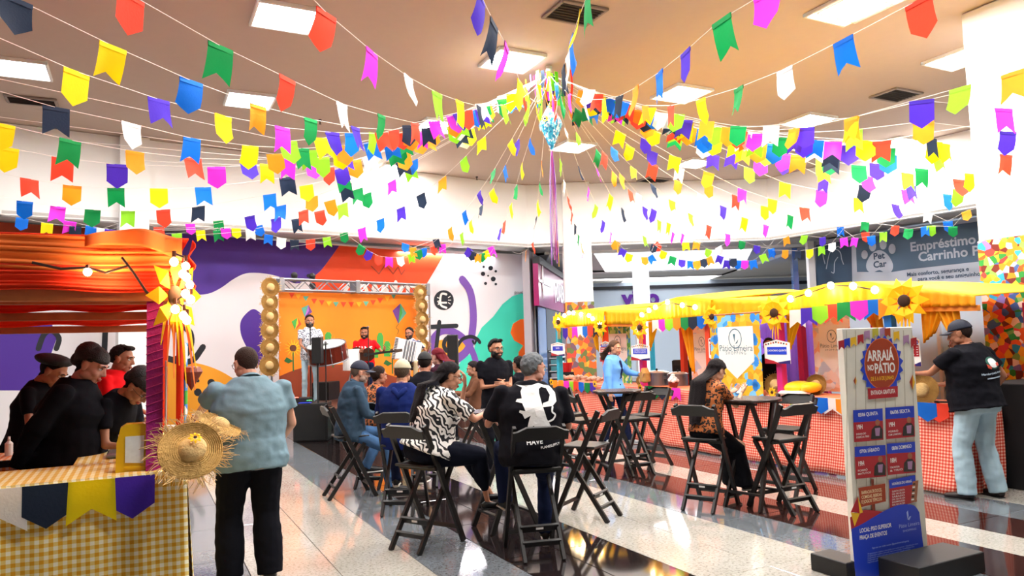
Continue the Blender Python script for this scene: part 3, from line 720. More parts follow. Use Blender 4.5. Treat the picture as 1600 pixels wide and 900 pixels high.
# swags hung along the lower edge of the white fascia
def edge_pt(x, y, push=.12):
    best = None
    for i in range(len(FL)-1):
        a, b = FL[i], FL[i+1]; d = (b-a).normalized(); n = V((d.y, -d.x, 0))
        if n.dot(-a) < 0: n = -n
        r_ = ray(x, y)
        if abs(r_.dot(n)) < 1e-4: continue
        p = atPlane(x, y, a+n*push, n); t = (p-a).dot(d)
        if -.3 <= t <= (b-a).length+.3 and (p-CAM).dot(_f) > 0: return p
    return atY(x, y, 15)
for k, s in enumerate([
 '-20,330,O 35,341,BP 74,349,YS 118,354,DP 160,357,WS', '110,346,MS 143,354,BP 173,359,PP',
 '204,357,LP 240,365,OS 276,365,LP 313,360,YS', '248,355,RS 297,350,MP 341,345,GP', '340,360,GS 352,357,MP 369,357,YP 391,358,WS 403,353,B',
 '420,367,BS 440,372,WP 460,375,DS 485,374,RP 510,371,LS 537,364,GP', '566,384,GP 578,393,PP 592,400,RP 608,402,MS 625,402,WP 642,397,LS 653,391,GP 662,388,BP 677,385,RP 691,382,MS',
 '634,381,BP 645,387,OS 681,374,DS', '735,389,PP 740,394,DP 747,397,OS 753,396,GP 759,392,YS 766,386,MS',
 '965,378,OP 975,390,PS 984,397,YP 995,401,WP 1007,402,OP 1015,400,BS 1023,381,RP', '1023,383,DP 1038,393,YP 1052,401,GS 1066,406,PP 1079,408,BS 1088,408,OP 1098,405,DP 1107,402,OS 1122,386,WP',
 '1071,379,YS 1089,378,OS 1108,390,LP 1126,400,PS 1137,407,PS 1145,404,DP 1154,407,BP 1164,407,MP 1176,407,BS 1191,398,LS',
 '1160,377,GP 1183,384,PP 1205,389,BP 1228,371,OS', '1206,391,BS 1227,391,OP 1247,392,DS 1265,390,YP 1283,385,LS 1300,380,WP', '1257,368,LP 1285,371,PP 1313,355,BS 1336,372,MS 1361,369,BP',
 '1318,372,MS 1352,363,RP 1380,363,LS 1387,360,DP', '1352,347,GS 1399,353,RP 1420,358,GP 1445,354,BS 1455,353,LP 1489,354,GP', '1451,332,WS 1481,346,BP 1509,330,OP']):
    fl = parse(s); pts = [edge_pt(f[0], f[1]) for f in fl]; d = (pts[0]-pts[-1]).normalized()
    e0 = pts[0]+d*.35; e1 = pts[-1]-d*.35; e0.z = max(e0.z, H_F-.02); e1.z = max(e1.z, H_F-.02)
    garland([(f[2], f[3]) for f in fl], pts, 'drooping pennant swag under the white fascia, pennants %s' % cname(fl), extra=[e0]+pts+[e1], scale=.92)
# hub: bundle of ribbons at the ceiling
t = thing('bunting_hub', 'bundle of coloured ribbons where all the pennant strings meet at the ceiling', 'decoration', HUB+V((0, 0, .12)))
q = MB(); q.lathe([(.001, 0), (.05, 0), (.05, -.08), (.02, -.1), (.02, -.2), (.001, -.2)], n=12); q.build('hook_plate', trimw, t)
for k in range(34):
    a = k*2.4; r_ = .06+.34*rnd.random(); c = rnd.choice('BMRGYPWDLO'); L = rnd.uniform(.25, .55); b = V((r_*math.cos(a), r_*math.sin(a), -.14)); d = V((-math.sin(a), math.cos(a), 0))
    q = MB(); pp = [b, b+V((.01, .01, -L*.5)), b+V((rnd.uniform(-.04, .04), 0, -L))]; q.add([pp[0]-d*.03, pp[0]+d*.03, pp[1]-d*.035, pp[1]+d*.035, pp[2]-d*.03, pp[2]+d*.03], [(0, 1, 3, 2), (2, 3, 5, 4)]); q.build('ribbon', fmats[c], t, thick=.002)
# hanging paper balloon lantern with long streamers
top, bot = atZ(860, 158, 0), None
bp = V((HUB.x, HUB.y, 0)); dd = (bp-CAM).dot(_f)/1.0
def hubz(y):
    d = ray(860, y); return CAM.z+d.z*(HUB.y/d.y)
z0, z1, z2, z3 = hubz(160), hubz(190), hubz(236), hubz(412)
t = thing('paper_lantern', 'patchwork paper balloon lantern with sunflowers and long purple streamers hanging from the hub', 'lantern', (HUB.x, HUB.y, z1))
q = MB(); q.tube([(0, 0, 5.8-z1), (0, 0, z0-z1)], .004, 5); q.build('string', cord, t)
cl = [voro('lantern_cloth_pink', ['#f0a6b6', '#e85a80', '#f6f0f0', '#40b8c8'], 26), voro('lantern_cloth_blue', ['#2aa9d0', '#7fd6e8', '#f4f4f4', '#1c80b0'], 34)]
q = MB(); n = 6; rw = .165
q.lathe([(.012, z0-z1), (rw, .02), (rw*1.02, -.07), (.05, (z2-z1)*.8), (.008, z2-z1)], n=n)
q.m = [0]*n+[1]*(len(q.f)-n); q.build('lantern_body', cl, t)
for k in range(14):
    a = k*PI/7; q = MB(); q.tube([(rw*math.cos(a), rw*math.sin(a), 0), (rw*1.1*math.cos(a), rw*1.1*math.sin(a), -.06), (rw*1.05*math.cos(a), rw*1.05*math.sin(a), -.13)], [(.018, .003), (.016, .003), (.004, .002)], 6); q.build('ruffle', cl[k % 2], t)
yl = mat('petal_yellow', '#ffd400', .7, trans=.3); dk = mat('seed_brown', '#3a1f10', .9)
def sunflower(parent, loc, R, r, npet=13, petm=None, two=False):
    q = MB(); 
    for lay_ in range(2 if two else 1):
        for k in range(npet):
            a = 2*PI*(k+.5*lay_)/npet; rr = r*(1 if lay_ == 0 else .8); d = V((math.cos(a), math.sin(a), 0)); s = V((-math.sin(a), math.cos(a), 0)); w_ = rr*.21
            p = [d*rr*.22, d*rr*.6+s*w_+UP*.02*r/.15, d*rr*.6-s*w_+UP*.02*r/.15, d*rr+UP*rnd.uniform(-.15, .1)*rr]
            q.add([loc+R @ (v+UP*(.004+.006*lay_)) for v in p], [(0, 2, 1), (1, 2, 3)])
    o = q.build('petals', petm or yl, parent, thick=.003)
    q = MB(); q.ell(loc+R @ V((0, 0, .012)), (r*.26, r*.26, r*.12), R, 12, 6); q.build('flower_centre', dk, parent, smooth=True)
Rf = Matrix.Rotation(PI/2, 3, 'X')
sunflower(t, V((.02, -.06, (z0-z1)*.72)), Rf, .05, 9, two=False); sunflower(t, V((-.1, -.16, -.0)), Rf, .06, 9, two=False)
for k in range(16):
    c = [mat('tinsel_purple', '#9a4fd0', .35), mat('tinsel_lilac', '#c88ae8', .35), mat('tinsel_magenta', '#c84fa8', .35)][k % 3]; x = rnd.uniform(-.05, .05); y = rnd.uniform(-.05, .05); q = MB()
    L = (z2-z3)*rnd.uniform(.9, 1.02) if k else z2-z3
    pp = [(x*.2, y*.2, z2-z1), (x, y, z2-z1-L*.3), (x+rnd.uniform(-.02, .02), y, z2-z1-L*.65), (x*1.2, y, z2-z1-L)]; q.tube(pp, [(.024, .004)]*4, 6); q.build('streamer', c, t)
q = MB(); q.tube([(.04, 0, z3-z1+.35), (.05, 0, z3-z1-.05)], [(.02, .004)]*2, 6); q.build('streamer', mat('tinsel_yellow', '#ffc400', .4), t)
# ================================================================ FURNITURE
blk = mat('black_wood', '#100c0b', .5, bump=.05, bscale=120); sticker = mat('white_sticker', '#d8d8d8', .5)
def make_chair():
    t = thing('folding_chair', 'x', 'chair')
    for s in (-1, 1):
        q = MB(); q.bar((s*.2, -.24, 1.03), (s*.2, .25, 0), .028, .045, (0, 1, 0)); q.build('back_post', blk, t)
        q = MB(); q.bar((s*.155, .17, .66), (s*.155, -.28, 0), .026, .042, (0, 1, 0)); q.build('leg', blk, t)
    fr = (V((0, -.248, .93)), V((1, 0, 0)), V((0, -.42, .9)).normalized(), V((0, -.9, -.42)).normalized())
    q = MB(); q.plate([(-.225, 0), (.225, 0), (.225, .075), (.19, .08), (.12, .115), (-.12, .115), (-.19, .08), (-.225, .075)], fr, .022); q.build('top_rail', blk, t)
    q = MB(); q.box((0, .0, .685), (.37, .36, .022), bev=.006); q.build('seat', blk, t)
    q = MB(); q.box((0, -.1, .66), (.4, .03, .03)); q.box((0, .16, .66), (.34, .03, .03)); q.build('seat_frame', blk, t)
    q = MB(); q.bar((-.155, -.20, .125), (.155, -.20, .125), .05, .02, (0, .8, .56)); q.build('rung', blk, t)
    q = MB(); q.bar((-.155, -.135, .225), (.155, -.135, .225), .06, .02, (0, .8, .56)); r = q.build('rung', blk, t)
    q = MB(); q.box((0, -.152, .228), (.06, .004, .022), Matrix.Rotation(-.97+PI/2-.6, 3, 'X')); q.build('sticker', sticker, r)
    q = MB(); q.bar((-.2, .19, .13), (.2, .19, .13), .035, .018, (0, .9, -.43)); q.build('rung', blk, t)
    return t
chair0 = make_chair(); _cf = [True]
def place_chair(x, y, f, label):
    """f = facing direction"""
    t = chair0 if _cf[0] else dup(chair0); _cf[0] = False
    t.location = (x, y, 0); t.rotation_euler = (0, 0, math.atan2(f[1], f[0])-PI/2); t['label'] = label; t['group'] = 'black folding bar chairs'
    return t
def feet(p1, p2, label, f=None):
    a, b = atZ(*p1), atZ(*p2); l = (b-a).normalized(); f = V((-l.y, l.x, 0)) if f is None else V((f[0], f[1], 0)).normalized(); c = (a+b)/2+f*.28
    place_chair(c.x, c.y, f, label); return c, f
C1, F1 = feet((610, 860), (655, 868), 'black folding chair under the seated woman in the zebra shirt')
C2, F2 = feet((820, 884), (882, 873), 'black folding chair in the foreground under the grey-haired man', (-.22, .97))
C10, F10 = feet((1068, 797), (1112, 805), 'black folding chair under the long-haired woman with a phone', (.62, .78))
C11, F11 = feet((1237, 805), (1282, 802), 'empty black folding chair, nearest the poster, right of the round table', (-.45, .9))
C7, F7 = feet((990, 745), (1022, 742), 'empty black folding chair right of the high table before the blue blazer woman', (-.4, .92))
C6 = atZ(918, 742)+V((.0, .1, 0)); place_chair(C6.x-.05, C6.y, (.8, .6), 'empty black folding chair left of the middle high table, nearer one')
place_chair(.75, 10.4, (.55, -.8), 'empty black folding chair behind the middle high table, rail left of the blazer woman')
place_chair(1.75, 9.95, (-.75, -.6), 'empty black folding chair partly hidden behind the right chair of the middle table')
place_chair(.66, 7.25, (-.85, .5), 'empty black folding chair beside the grey-haired man, turned left')
place_chair(2.9, 8.05, (-.75, -.65), 'empty black folding chair behind the round table, nearer the red stall')
C8 = atZ(507, 779)+V((.27, .12, 0)); F8 = V((.9, .42, 0)); place_chair(C8.x, C8.y, F8, 'black folding chair under the man in the denim jacket')
C9 = V((-1.18, 7.75, 0)); place_chair(C9.x, C9.y, (.1, 1), 'black folding chair under the man in the navy hoodie')
CL = V((-1.72, 9.2, 0)); place_chair(CL.x, CL.y, (.3, 1), 'black folding chair under the woman in the leopard blouse')
CB = V((-1.12, 9.25, 0)); place_chair(CB.x, CB.y, (0, 1), 'black folding chair under the man in the black cap')
def make_table(sq=False):
    t = thing('bistro_table', 'x', 'table')
    q = MB(); q.lathe([(.001, 1.065), (.3, 1.065), (.305, 1.058), (.305, 1.045), (.3, 1.038), (.001, 1.038)], n=32); q.build('tabletop', mat('tabletop_brown', '#2b1a14', .25), t)
    for k, s in enumerate((-1, 1)):
        for y in (-.13, .13):
            q = MB(); q.bar((s*.24, y*1.5, 0), (-s*.2, y, 1.04), .045, .026, (0, 1, 0)); q.build('leg', blk, t)
        q = MB(); q.bar((s*.18, -.19, .15), (s*.18, .19, .15), .04, .02); q.build('rung', blk, t)
        q = MB(); q.bar((-s*.2, -.19, 1.02), (-s*.2, .19, 1.02), .04, .022); q.build('rail', blk, t)
    return t
t0 = make_table(); T1 = V((-.12, 6.95, 0)); t0.location = T1; t0.rotation_euler = (0, 0, .5); t0['label'] = 'black bistro table between the zebra-shirt woman and the grey-haired man'
T2 = V((1.27, 9.3, 0)); t = dup(t0); t.location = T2; t.rotation_euler = (0, 0, .15); t['label'] = 'black high bistro table in front of the woman in the blue blazer'
T3 = V((2.36, 7.5, 0)); t = dup(t0); t.location = T3; t.rotation_euler = (0, 0, .7); t['label'] = 'black high bistro table beside the long-haired woman, below the floral banner'

# ---------------------------------------------------------------- straw hats
straw = mat('straw', '#a67c44', .95, spec=.05, bump=.6, bscale=90, var=.25, vscale=30); straw2 = mat('straw_light', '#cfae78', .95, spec=.05, bump=.4, bscale=70, var=.15, vscale=30)
def make_hat(r, fray, label, loc, R, seed=1, grp=None, cr=.42, frn=60, fw=1.0, lt=0):
    rr = random.Random(seed); t = thing('straw_hat', label, 'straw hat', loc, 0, grp); t.rotation_mode = 'QUATERNION'; t.rotation_quaternion = R.to_quaternion()
    def wob(q, a, i): return q+V((0, 0, .03*r*math.sin(3*a+seed)*min(1, q.xy.length/r)))
    q = MB(); c = r*cr
    prof_ = [(.001, r*.42), (c*.5, r*.40), (c*.85, r*.33), (c*.98, r*.2), (c*1.02, .02)]
    n = 28; q.lathe(prof_, n=n, R=None); nb = len(q.f)
    for k in range(9):
        a0 = c*1.02+(r-c)*k/9; a1 = c*1.02+(r-c)*(k+1)/9; q.lathe([(a0, .02+.004), (a0+.003, .026), (a1-.002, .024-.02*k/9), (a1, .016)], n=n, wob=wob)
    q.lathe([(r, .016), (r*.6, .008), (.001, .008)], n=n, wob=wob)
    q.m = [1 if i < nb else 0 for i in range(len(q.f))]
    q.build('crown_and_brim', [mat('straw_lit', '#bf9a5e', .95, spec=.05, bump=.7, bscale=60, var=.3, vscale=26) if lt else straw, straw2], t, smooth=True)  # lt: paler brim straw paints in the light falling on the hat
    if fray:
        q = MB()
        for k in range(frn):
            a = rr.uniform(0, 2*PI); L = rr.uniform(.3, 1)*fray; d = V((math.cos(a), math.sin(a), 0)); s = V((-d.y, d.x, 0))*rr.uniform(-.6, .6)*L
            p0 = d*r*.97+V((0, 0, .015)); p1 = p0+d*L*.5+s*.3+UP*rr.uniform(-.1, .3)*L; p2 = p0+d*L+s+UP*rr.uniform(-.5, .4)*L; q.tube([p0, p1, p2], [.0022*r/.2*fw, .002*r/.2*fw, .001*fw], 4)
        tag(q.build('frayed_straw', straw2, t), kind='stuff')
    return t
def face(n, roll=0):
    """rotation taking local +Z to direction n"""
    n = V(n).normalized(); x = UP.cross(n); x = x.normalized() if x.length > .01 else V((1, 0, 0)); y = n.cross(x)
    return (Matrix((x, y, n)).transposed() @ Matrix.Rotation(roll, 3, 'Z'))

# ================================================================ STAGE
SL, SR = atZ(435, 443, 3.05), atZ(652, 451, 3.05); SL.z = SR.z = 0
SU = (SR-SL).normalized(); SN = V((SU.y, -SU.x, 0)); SF = (V((0, 0, 0)), SU, UP, SN); SW = (SR-SL).length
def sp(x, y):
    p = atPlane(x, y, SL, SN)-SL; return (p.dot(SU), p.z)
PZ = .62
t = thing('stage_platform', 'low stage platform with brown skirt before the orange backdrop', 'stage', SL)
R = Matrix((SU, -SN, UP)).transposed()
q = MB(); q.box(SU*(SW/2)+SN*1.1+V((0, 0, PZ-.05)), (SW+.1, 2.6, .1), R, bev=.01); q.build('deck', mat('stage_deck', '#4a2418', .5), t)
for k in range(3):
    for j in (0, 1): q = MB(); q.box(SU*(SW*k/2)+SN*(.0+2.2*j)+V((0, 0, (PZ-.1)/2)), (.08, .08, PZ-.1), R); q.build('leg', blk, t)
q = MB(); q.grid(lambda a, b: SU*(-.05+(SW+.1)*a)+SN*(2.42+.03*math.sin(a*90))+V((0, 0, (PZ-.02)*b)), 90, 2); q.build('skirt', mat('skirt_brown', '#3a1a12', .8), t, thick=.01)
t = thing('backdrop', 'orange June festival backdrop banner with kites, sunflowers and cacti on stage', 'backdrop', SL)
bx_ = mat('backdrop_orange', '#ff8408', .7, var=.12, vscale=1.3)
q = MB(); q.plate([(.0, PZ), (SW, PZ), (SW, 2.88), (0, 2.88)], SF, .02, off=.0); q.build('banner_cloth', bx_, t)
def bp_(nm, pts, m, off=.022, tk=.002):
    q = MB(); q.plate([sp(*p) for p in pts], SF, tk, off=off); return q.build(nm, m, t)
bp_('printed_hill', [(436, 588)]+spl([(436, 588), (460, 578), (490, 571), (520, 570), (560, 572), (652, 600)])+[(652, 640), (436, 630)], mat('print_brown', '#8a3410', .7))
g1, g2, pu_, rd_, te_ = mat('print_green', '#3f9a3c', .7), mat('print_dark_green', '#24652c', .7), mat('print_purple', '#6a3a8c', .7), mat('print_red', '#f2441c', .7), mat('print_teal', '#5aa88c', .7)
for k, (x, y) in enumerate([(455, 461), (465, 463), (477, 466), (490, 470), (502, 472), (513, 474), (524, 475), (536, 475), (548, 475), (560, 475), (571, 474), (582, 472), (593, 469), (604, 466), (614, 462)]):
    bp_('printed_pennant', [(x-4.5, y-3), (x+4.5, y-3), (x, y+5)], [rd_, mat('print_yellow', '#ffb01c', .7), te_, rd_][k % 4], .024)
def balloon(x, y, w_, h_, a, b, c, rot=0):
    def r_(dx, dy): return (x+dx*math.cos(rot)-dy*math.sin(rot), y+dx*math.sin(rot)+dy*math.cos(rot))
    bp_('printed_kite', [r_(-w_, -h_*.2), r_(0, -h_), r_(0, h_)], a, .026); bp_('printed_kite', [r_(0, -h_), r_(w_*.4, -h_*.1), r_(0, h_)], b, .026); bp_('printed_kite', [r_(0, -h_), r_(w_, -h_*.1), r_(0, h_), r_(w_*.4, -h_*.1)], c, .026)
balloon(623, 490, 11, 16, pu_, g1, te_, .1); balloon(478, 486, 9, 10, te_, mat('print_lilac', '#b06ac8', .7), pu_, .3); balloon(462, 506, 8, 10, g1, mat('print_yellow'), rd_, .2)
bp_('printed_string', ribbon([(622, 506), (618, 512), (622, 516), (620, 522)], .8), g2)
for x, y, w_, h_ in [(593, 536, 5, 16), (604, 545, 5, 12), (512, 528, 5, 9), (586, 550, 4, 9)]:
    bp_('printed_cactus', [(x-w_, y+h_), (x-w_, y-h_*.6), (x-w_*.5, y-h_), (x+w_*.5, y-h_), (x+w_, y-h_*.6), (x+w_, y+h_)], g1, .025)
for x, y, r_ in [(457, 544, 12), (519, 538, 11), (612, 548, 8)]:
    for k in range(14):
        a = 2*PI*k/14; bp_('printed_petal', [(x+r_*.35*math.cos(a-.2), y+r_*.35*math.sin(a-.2)), (x+r_*1.25*math.cos(a), y+r_*1.25*math.sin(a)), (x+r_*.35*math.cos(a+.2), y+r_*.35*math.sin(a+.2))], mat('print_petal', '#f4c414', .7), .025)
    bp_('printed_seed_head', circ(x, y, r_*.45, 14), mat('print_seed', '#5a2a12', .7), .028)
    bp_('printed_stem', [(x-1, y+r_*.5), (x+1, y+r_*.5), (x+1.5, y+36), (x-.5, y+36)], g2, .0245); bp_('printed_leaf', [(x, y+20), (x-10, y+14), (x-14, y+20), (x-7, y+24)], g2, .0245)
# truss
met = mat('aluminium', '#8e9096', .35, metal=.8)
t = thing('stage_truss', 'silver lattice truss spanning above the stage backdrop on two uprights', 'truss', SL)
zt, zb = 3.12, 2.9
for off in (0, .2):
    for z in (zt, zb):
        q = MB(); q.tube([SN*(.1+off)+UP*z-SU*.32, SN*(.1+off)+UP*z+SU*(SW+.1)], .022, 8); q.build('chord', met, t)
    k = 0; n = 14; w_ = SW/n
    for i in range(n):
        q = MB(); a, b = (zb, zt) if i % 2 else (zt, zb); q.tube([SN*(.1+off)+UP*a+SU*(w_*i), SN*(.1+off)+UP*b+SU*(w_*(i+1))], .011, 6); q.build('brace', met, t)
for x in (-.08, SW*.48, SW+.08):
    q = MB(); q.box(SU*x+SN*.2+UP*(zt+zb)/2, (.1, .26, .28), R, bev=.01); q.build('node_plate', met, t)
for x in (-.3, SW+.12):
    for o_ in (.1, .3):
        q = MB(); q.tube([SU*x+SN*o_+UP*PZ, SU*x+SN*o_+UP*zb], .022, 8); q.build('upright', met, t)
od = ['topmost', 'second', 'third', 'fourth', 'fifth', 'lowest']
for i, (x, y, r_) in enumerate([(422, 449, 15), (421, 472, 14), (421, 494, 14.5), (421, 516, 15), (421, 543, 15.5), (420, 571, 16)]):
    p = atPlane(x, y, SL+SN*.42, SN); rm = r_*(p-CAM).dot(_f)/FPX
    make_hat(rm, rm*.35, '%s straw hat in the column left of the stage backdrop' % od[i], p, face(SN+UP*rnd.uniform(-.1, .1)), i+3, 'straw hats framing the stage', frn=46, fw=2.6)
for i, (x, y, r_) in enumerate([(656, 457, 12), (658, 478, 12), (659, 499, 12.5), (658, 519, 12), (660, 541, 12)]):
    p = atPlane(x, y, SL+SN*.42, SN); rm = r_*(p-CAM).dot(_f)/FPX
    make_hat(rm, rm*.45, '%s straw hat in the column right of the stage backdrop' % od[i if i < 4 else 5], p, face(SN+UP*rnd.uniform(-.1, .1)), i+13, 'straw hats framing the stage', frn=46, fw=2.6)
# sound equipment
bkp = mat('speaker_black', '#0d0d10', .55, bump=.1, bscale=200); led = mat('led_red', (1, .05, .03), emit=6); ledb = mat('led_blue', '#2038d0', .4)
def box_thing(nm, lb, cat, c, d, rz, parts=(), base=0.0):
    t = thing(nm, lb, cat, (c[0], c[1], base), rz); q = MB(); q.box((0, 0, d[2]/2), d, bev=.012); q.build('cabinet', bkp, t)
    q = MB(); q.box((0, -d[1]/2-.004, d[2]/2), (d[0]*.9, .012, d[2]*.92), bev=.004); q.build('grille', mat('grille', '#08080a', .8, bump=.4, bscale=400), t); return t
s1 = atZ(482, 691); t = box_thing('subwoofer', 'large black subwoofer box on the floor before the stage', 'speaker', s1+V((0, .3, 0)), (.62, .5, .7), .1)
s2_ = atZ(497, 668); t = box_thing('stage_monitor', 'black speaker box lying behind the floor subwoofer', 'speaker', (s2_.x+.1, s2_.y-.3, 0), (.75, .6, .55), -.2, base=.45)
q = MB(); q.box((0, 0, -.225), (.7, .55, .45), bev=.01); q.build('stand', bkp, t)
t = thing('mixer', 'small black mixer with red and green lights on the subwoofer', 'mixer', s1+V((-.05, .25, .7))); q = MB(); q.box((-.12, 0, .05), (.3, .25, .1), bev=.01); q.build('body', bkp, t)
q = MB(); q.box((-.2, -.13, .11), (.07, .02, .012)); q.build('red_light', led, t); q = MB()
for k in range(5): q.box((.0+k*.02, -.13, .05), (.008, .01, .008))
q.build('green_lights', mat('led_green', (.1, 1, .2), emit=3), t)
t = thing('blue_folder', 'flat blue folder on the subwoofer', 'folder', s1+V((-.08, .1, .7))); q = MB(); q.box((0, 0, .008), (.22, .12, .014), bev=.003); q.build('cover', ledb, t)
def stand_speaker(x, yt, yb, d, w_, lb, zb0=0.0):
    p = atY(x, yt, d); b = atY(x, yb, d); t = thing('column_speaker', lb, 'speaker', (p.x, p.y, zb0)); h = p.z-b.z
    q = MB(); q.box((0, 0, b.z-zb0+h/2), (w_, .2, h), bev=.012); q.build('cabinet', bkp, t)
    q = MB(); q.box((0, -.105, b.z-zb0+h/2), (w_*.86, .012, h*.95)); q.build('grille', MATS['grille'], t)
    q = MB(); q.tube([(0, 0, 0), (0, 0, b.z-zb0)], .018, 10); q.build('pole', bkp, t)
    q = MB(); q.tube([(0, 0, b.z-zb0-.03), (0, 0, b.z-zb0)], .03, 10); q.build('collar', bkp, t)
    if zb0 == 0:
        for a in (0.3, 2.4, 4.5): q = MB(); q.tube([(0, 0, .35), (.4*math.cos(a), .4*math.sin(a), .01)], .012, 6); q.build('leg', bkp, t)
    return t
stand_speaker(496, 527, 568, 13.6, .17, 'tall black column speaker on a pole left of the drummer', .7)
stand_speaker(707, 523, 572, 12.8, .18, 'tall black column speaker on a stand before the mural lettering')
def mic_stand(p, zt_, hd, lb, tilt=V((0, 0, 0))):
    t = thing('microphone_stand', lb, 'microphone', p); q = MB(); q.lathe([(.001, .0), (.12, .0), (.12, .015), (.02, .03), (.001, .03)], n=14); q.build('base', bkp, t)
    q = MB(); q.tube([(0, 0, .02), tilt*.6+V((0, 0, zt_*.75)), tilt+V((0, 0, zt_))], .012, 8); q.build('pole', bkp, t)
    q = MB(); h = tilt+V((0, 0, zt_)); d = V(hd).normalized(); q.tube([h-d*.1, h+d*.04], [.011, .016], 10); q.build('handle', bkp, t)
    q = MB(); q.ell(h+d*.06, (.028, .028, .034), face(d), 12, 8); q.build('grille_head', mat('mic_mesh', '#6a6a70', .4, metal=.7), t, smooth=True)
# small black moving-head lights on the truss
for k, (x, y) in enumerate([(460, 438), (488, 447)]):
    p = atPlane(x, y+2, SL+SN*.2, SN); t = thing('stage_light', 'small black stage light on the truss, %s one' % ['left', 'right'][k], 'stage light', (p.x, p.y, 3.14)); q = MB(); q.ell((0, 0, .07), (.07, .07, .07), None, 12, 8); q.build('lamp_head', bkp, t); q = MB(); q.box((0, 0, .012), (.12, .06, .02)); q.build('bracket', bkp, t)

# ================================================================ POSTER TOTEM
P0, P1 = atZ(1336, 905), atZ(1446, 880); PU = (P1-P0).normalized(); PN = V((PU.y, -PU.x, 0)); PF = (V((0, 0, 0)), PU, UP, PN); PW = (P1-P0).length
ptz = [atPlane(1310, 512, P0, PN), atPlane(1430, 512, P0, PN)]; PH = (ptz[0].z+ptz[1].z)/2
t = thing('event_poster', 'tall printed festival programme board standing on black blocks', 'poster', P0)
def pq(x, y):
    p = atPlane(x, y, P0+PN*.025, PN)-P0; return (p.dot(PU), p.z)
q = MB(); q.box(PU*PW/2+UP*PH/2-PN*.0, (PW, .05, PH), Matrix((PU, -PN, UP)).transposed(), bev=.004)
q.build('board', mat('poster_wood', '#e8e6da', .5, var=.06, vscale=12), t)
pb, pr, pn, pw, py, po = mat('poster_blue', '#1c3fc8', .4), mat('poster_red', '#b3202c', .4), mat('poster_rust', '#a83c18', .4), mat('poster_white', '#f4f2ee', .4), mat('poster_yellow', '#f2c024', .4), mat('poster_orange', '#e0741c', .4)
plil, pdk, pbr, psk = mat('poster_lilac', '#b088b0', .4), mat('poster_dark', '#2c2622', .4), mat('poster_brown', '#7a3016', .4), mat('poster_skin', '#a86a4a', .4)
_po = [0]
def pp_(nm, pts, m, off=None):
    _po[0] += 1; q = MB(); q.plate([pq(*p) for p in pts], PF, .0008, off=.0255+(off if off is not None else .00012*_po[0])); return q.build(nm, m, t)
def ptx(s, x, y, hpx, m, bold=.02, al='LEFT', wpx=None):
    """text with px height and (optional) px width; slanted with the board"""
    a = pq(x, y); b = pq(x, y-hpx); sz = (b[1]-a[1])/.7; me = text_mesh(s, 1, bold, 0, al); xs = [v.co.x for v in me.vertices]; wd = (max(xs)-min(xs))*sz
    sx = 1.0
    if wpx: c = pq(x+wpx, y); sx = abs(c[0]-a[0])/wd
    _po[0] += 1; q = MB(); text_on(q, s, PF, a[0], a[1], sz, bold=bold, align=al, off=.0262+.00012*_po[0], sx=sx); q.build('lettering', m, t)
# planks of the printed background
for x in (1322, 1336, 1351, 1366, 1381, 1396, 1411, 1424): pp_('printed_plank_line', [(x, 516), (x+.7, 516), (x+1.4+(x-1310)*.05, 780), (x+.7+(x-1310)*.05, 780)], mat('plank_line', '#b9b39e', .5))
fl_ = [(1314, 532, pr), (1323, 529, pb), (1333, 527, py), (1344, 523, pr), (1354, 517, plil), (1367, 513, mat('poster_lime', '#c9c040', .4)), (1379, 512, plil), (1386, 513, pn), (1400, 518, py), (1415, 524, plil), (1427, 528, pr)]
for x, y, m in fl_: pp_('printed_pennant', [(x-4.5, y+1), (x+4.5, y-1), (x+5, y+14), (x+.5, y+10), (x-4, y+16)], m)
st = []
for k in range(40):
    a = 2*PI*k/40; r_ = 1.0 if k % 2 else .86; st.append((1377+34*r_*math.cos(a), 571+48*r_*math.sin(a)))
pp_('printed_starburst', st, pb); pp_('printed_oval', circ(1377, 568, 27, 30, 40), po); pp_('printed_oval', circ(1377, 568, 25.8, 30, 38.8), pn)
ptx('ARRAIÁ', 1355, 564, 16, pw, .03, wpx=42); ptx('NO', 1355, 579, 8.5, pw, .03, wpx=9.5); ptx('PÁTIO', 1366, 583, 15, pw, .03, wpx=32); ptx('DE 5 A 8 DE JUNHO', 1360, 595, 6, py, .02, wpx=36)
pp_('printed_ribbon', [(1355, 607), (1402, 603), (1402, 620), (1356, 624)], pr); ptx('ENTRADA GRATUITA', 1360, 617, 6.5, pw, .02, wpx=38)
for x, y, s in [(1335, 595, .7), (1424, 597, 1.2)]:
    pp_('printed_kite', [(x-3*s, y), (x+1, y-10*s), (x+1, y+10*s)], pn); pp_('printed_kite', [(x+1, y-10*s), (x+4*s, y), (x+1, y+10*s)], py)
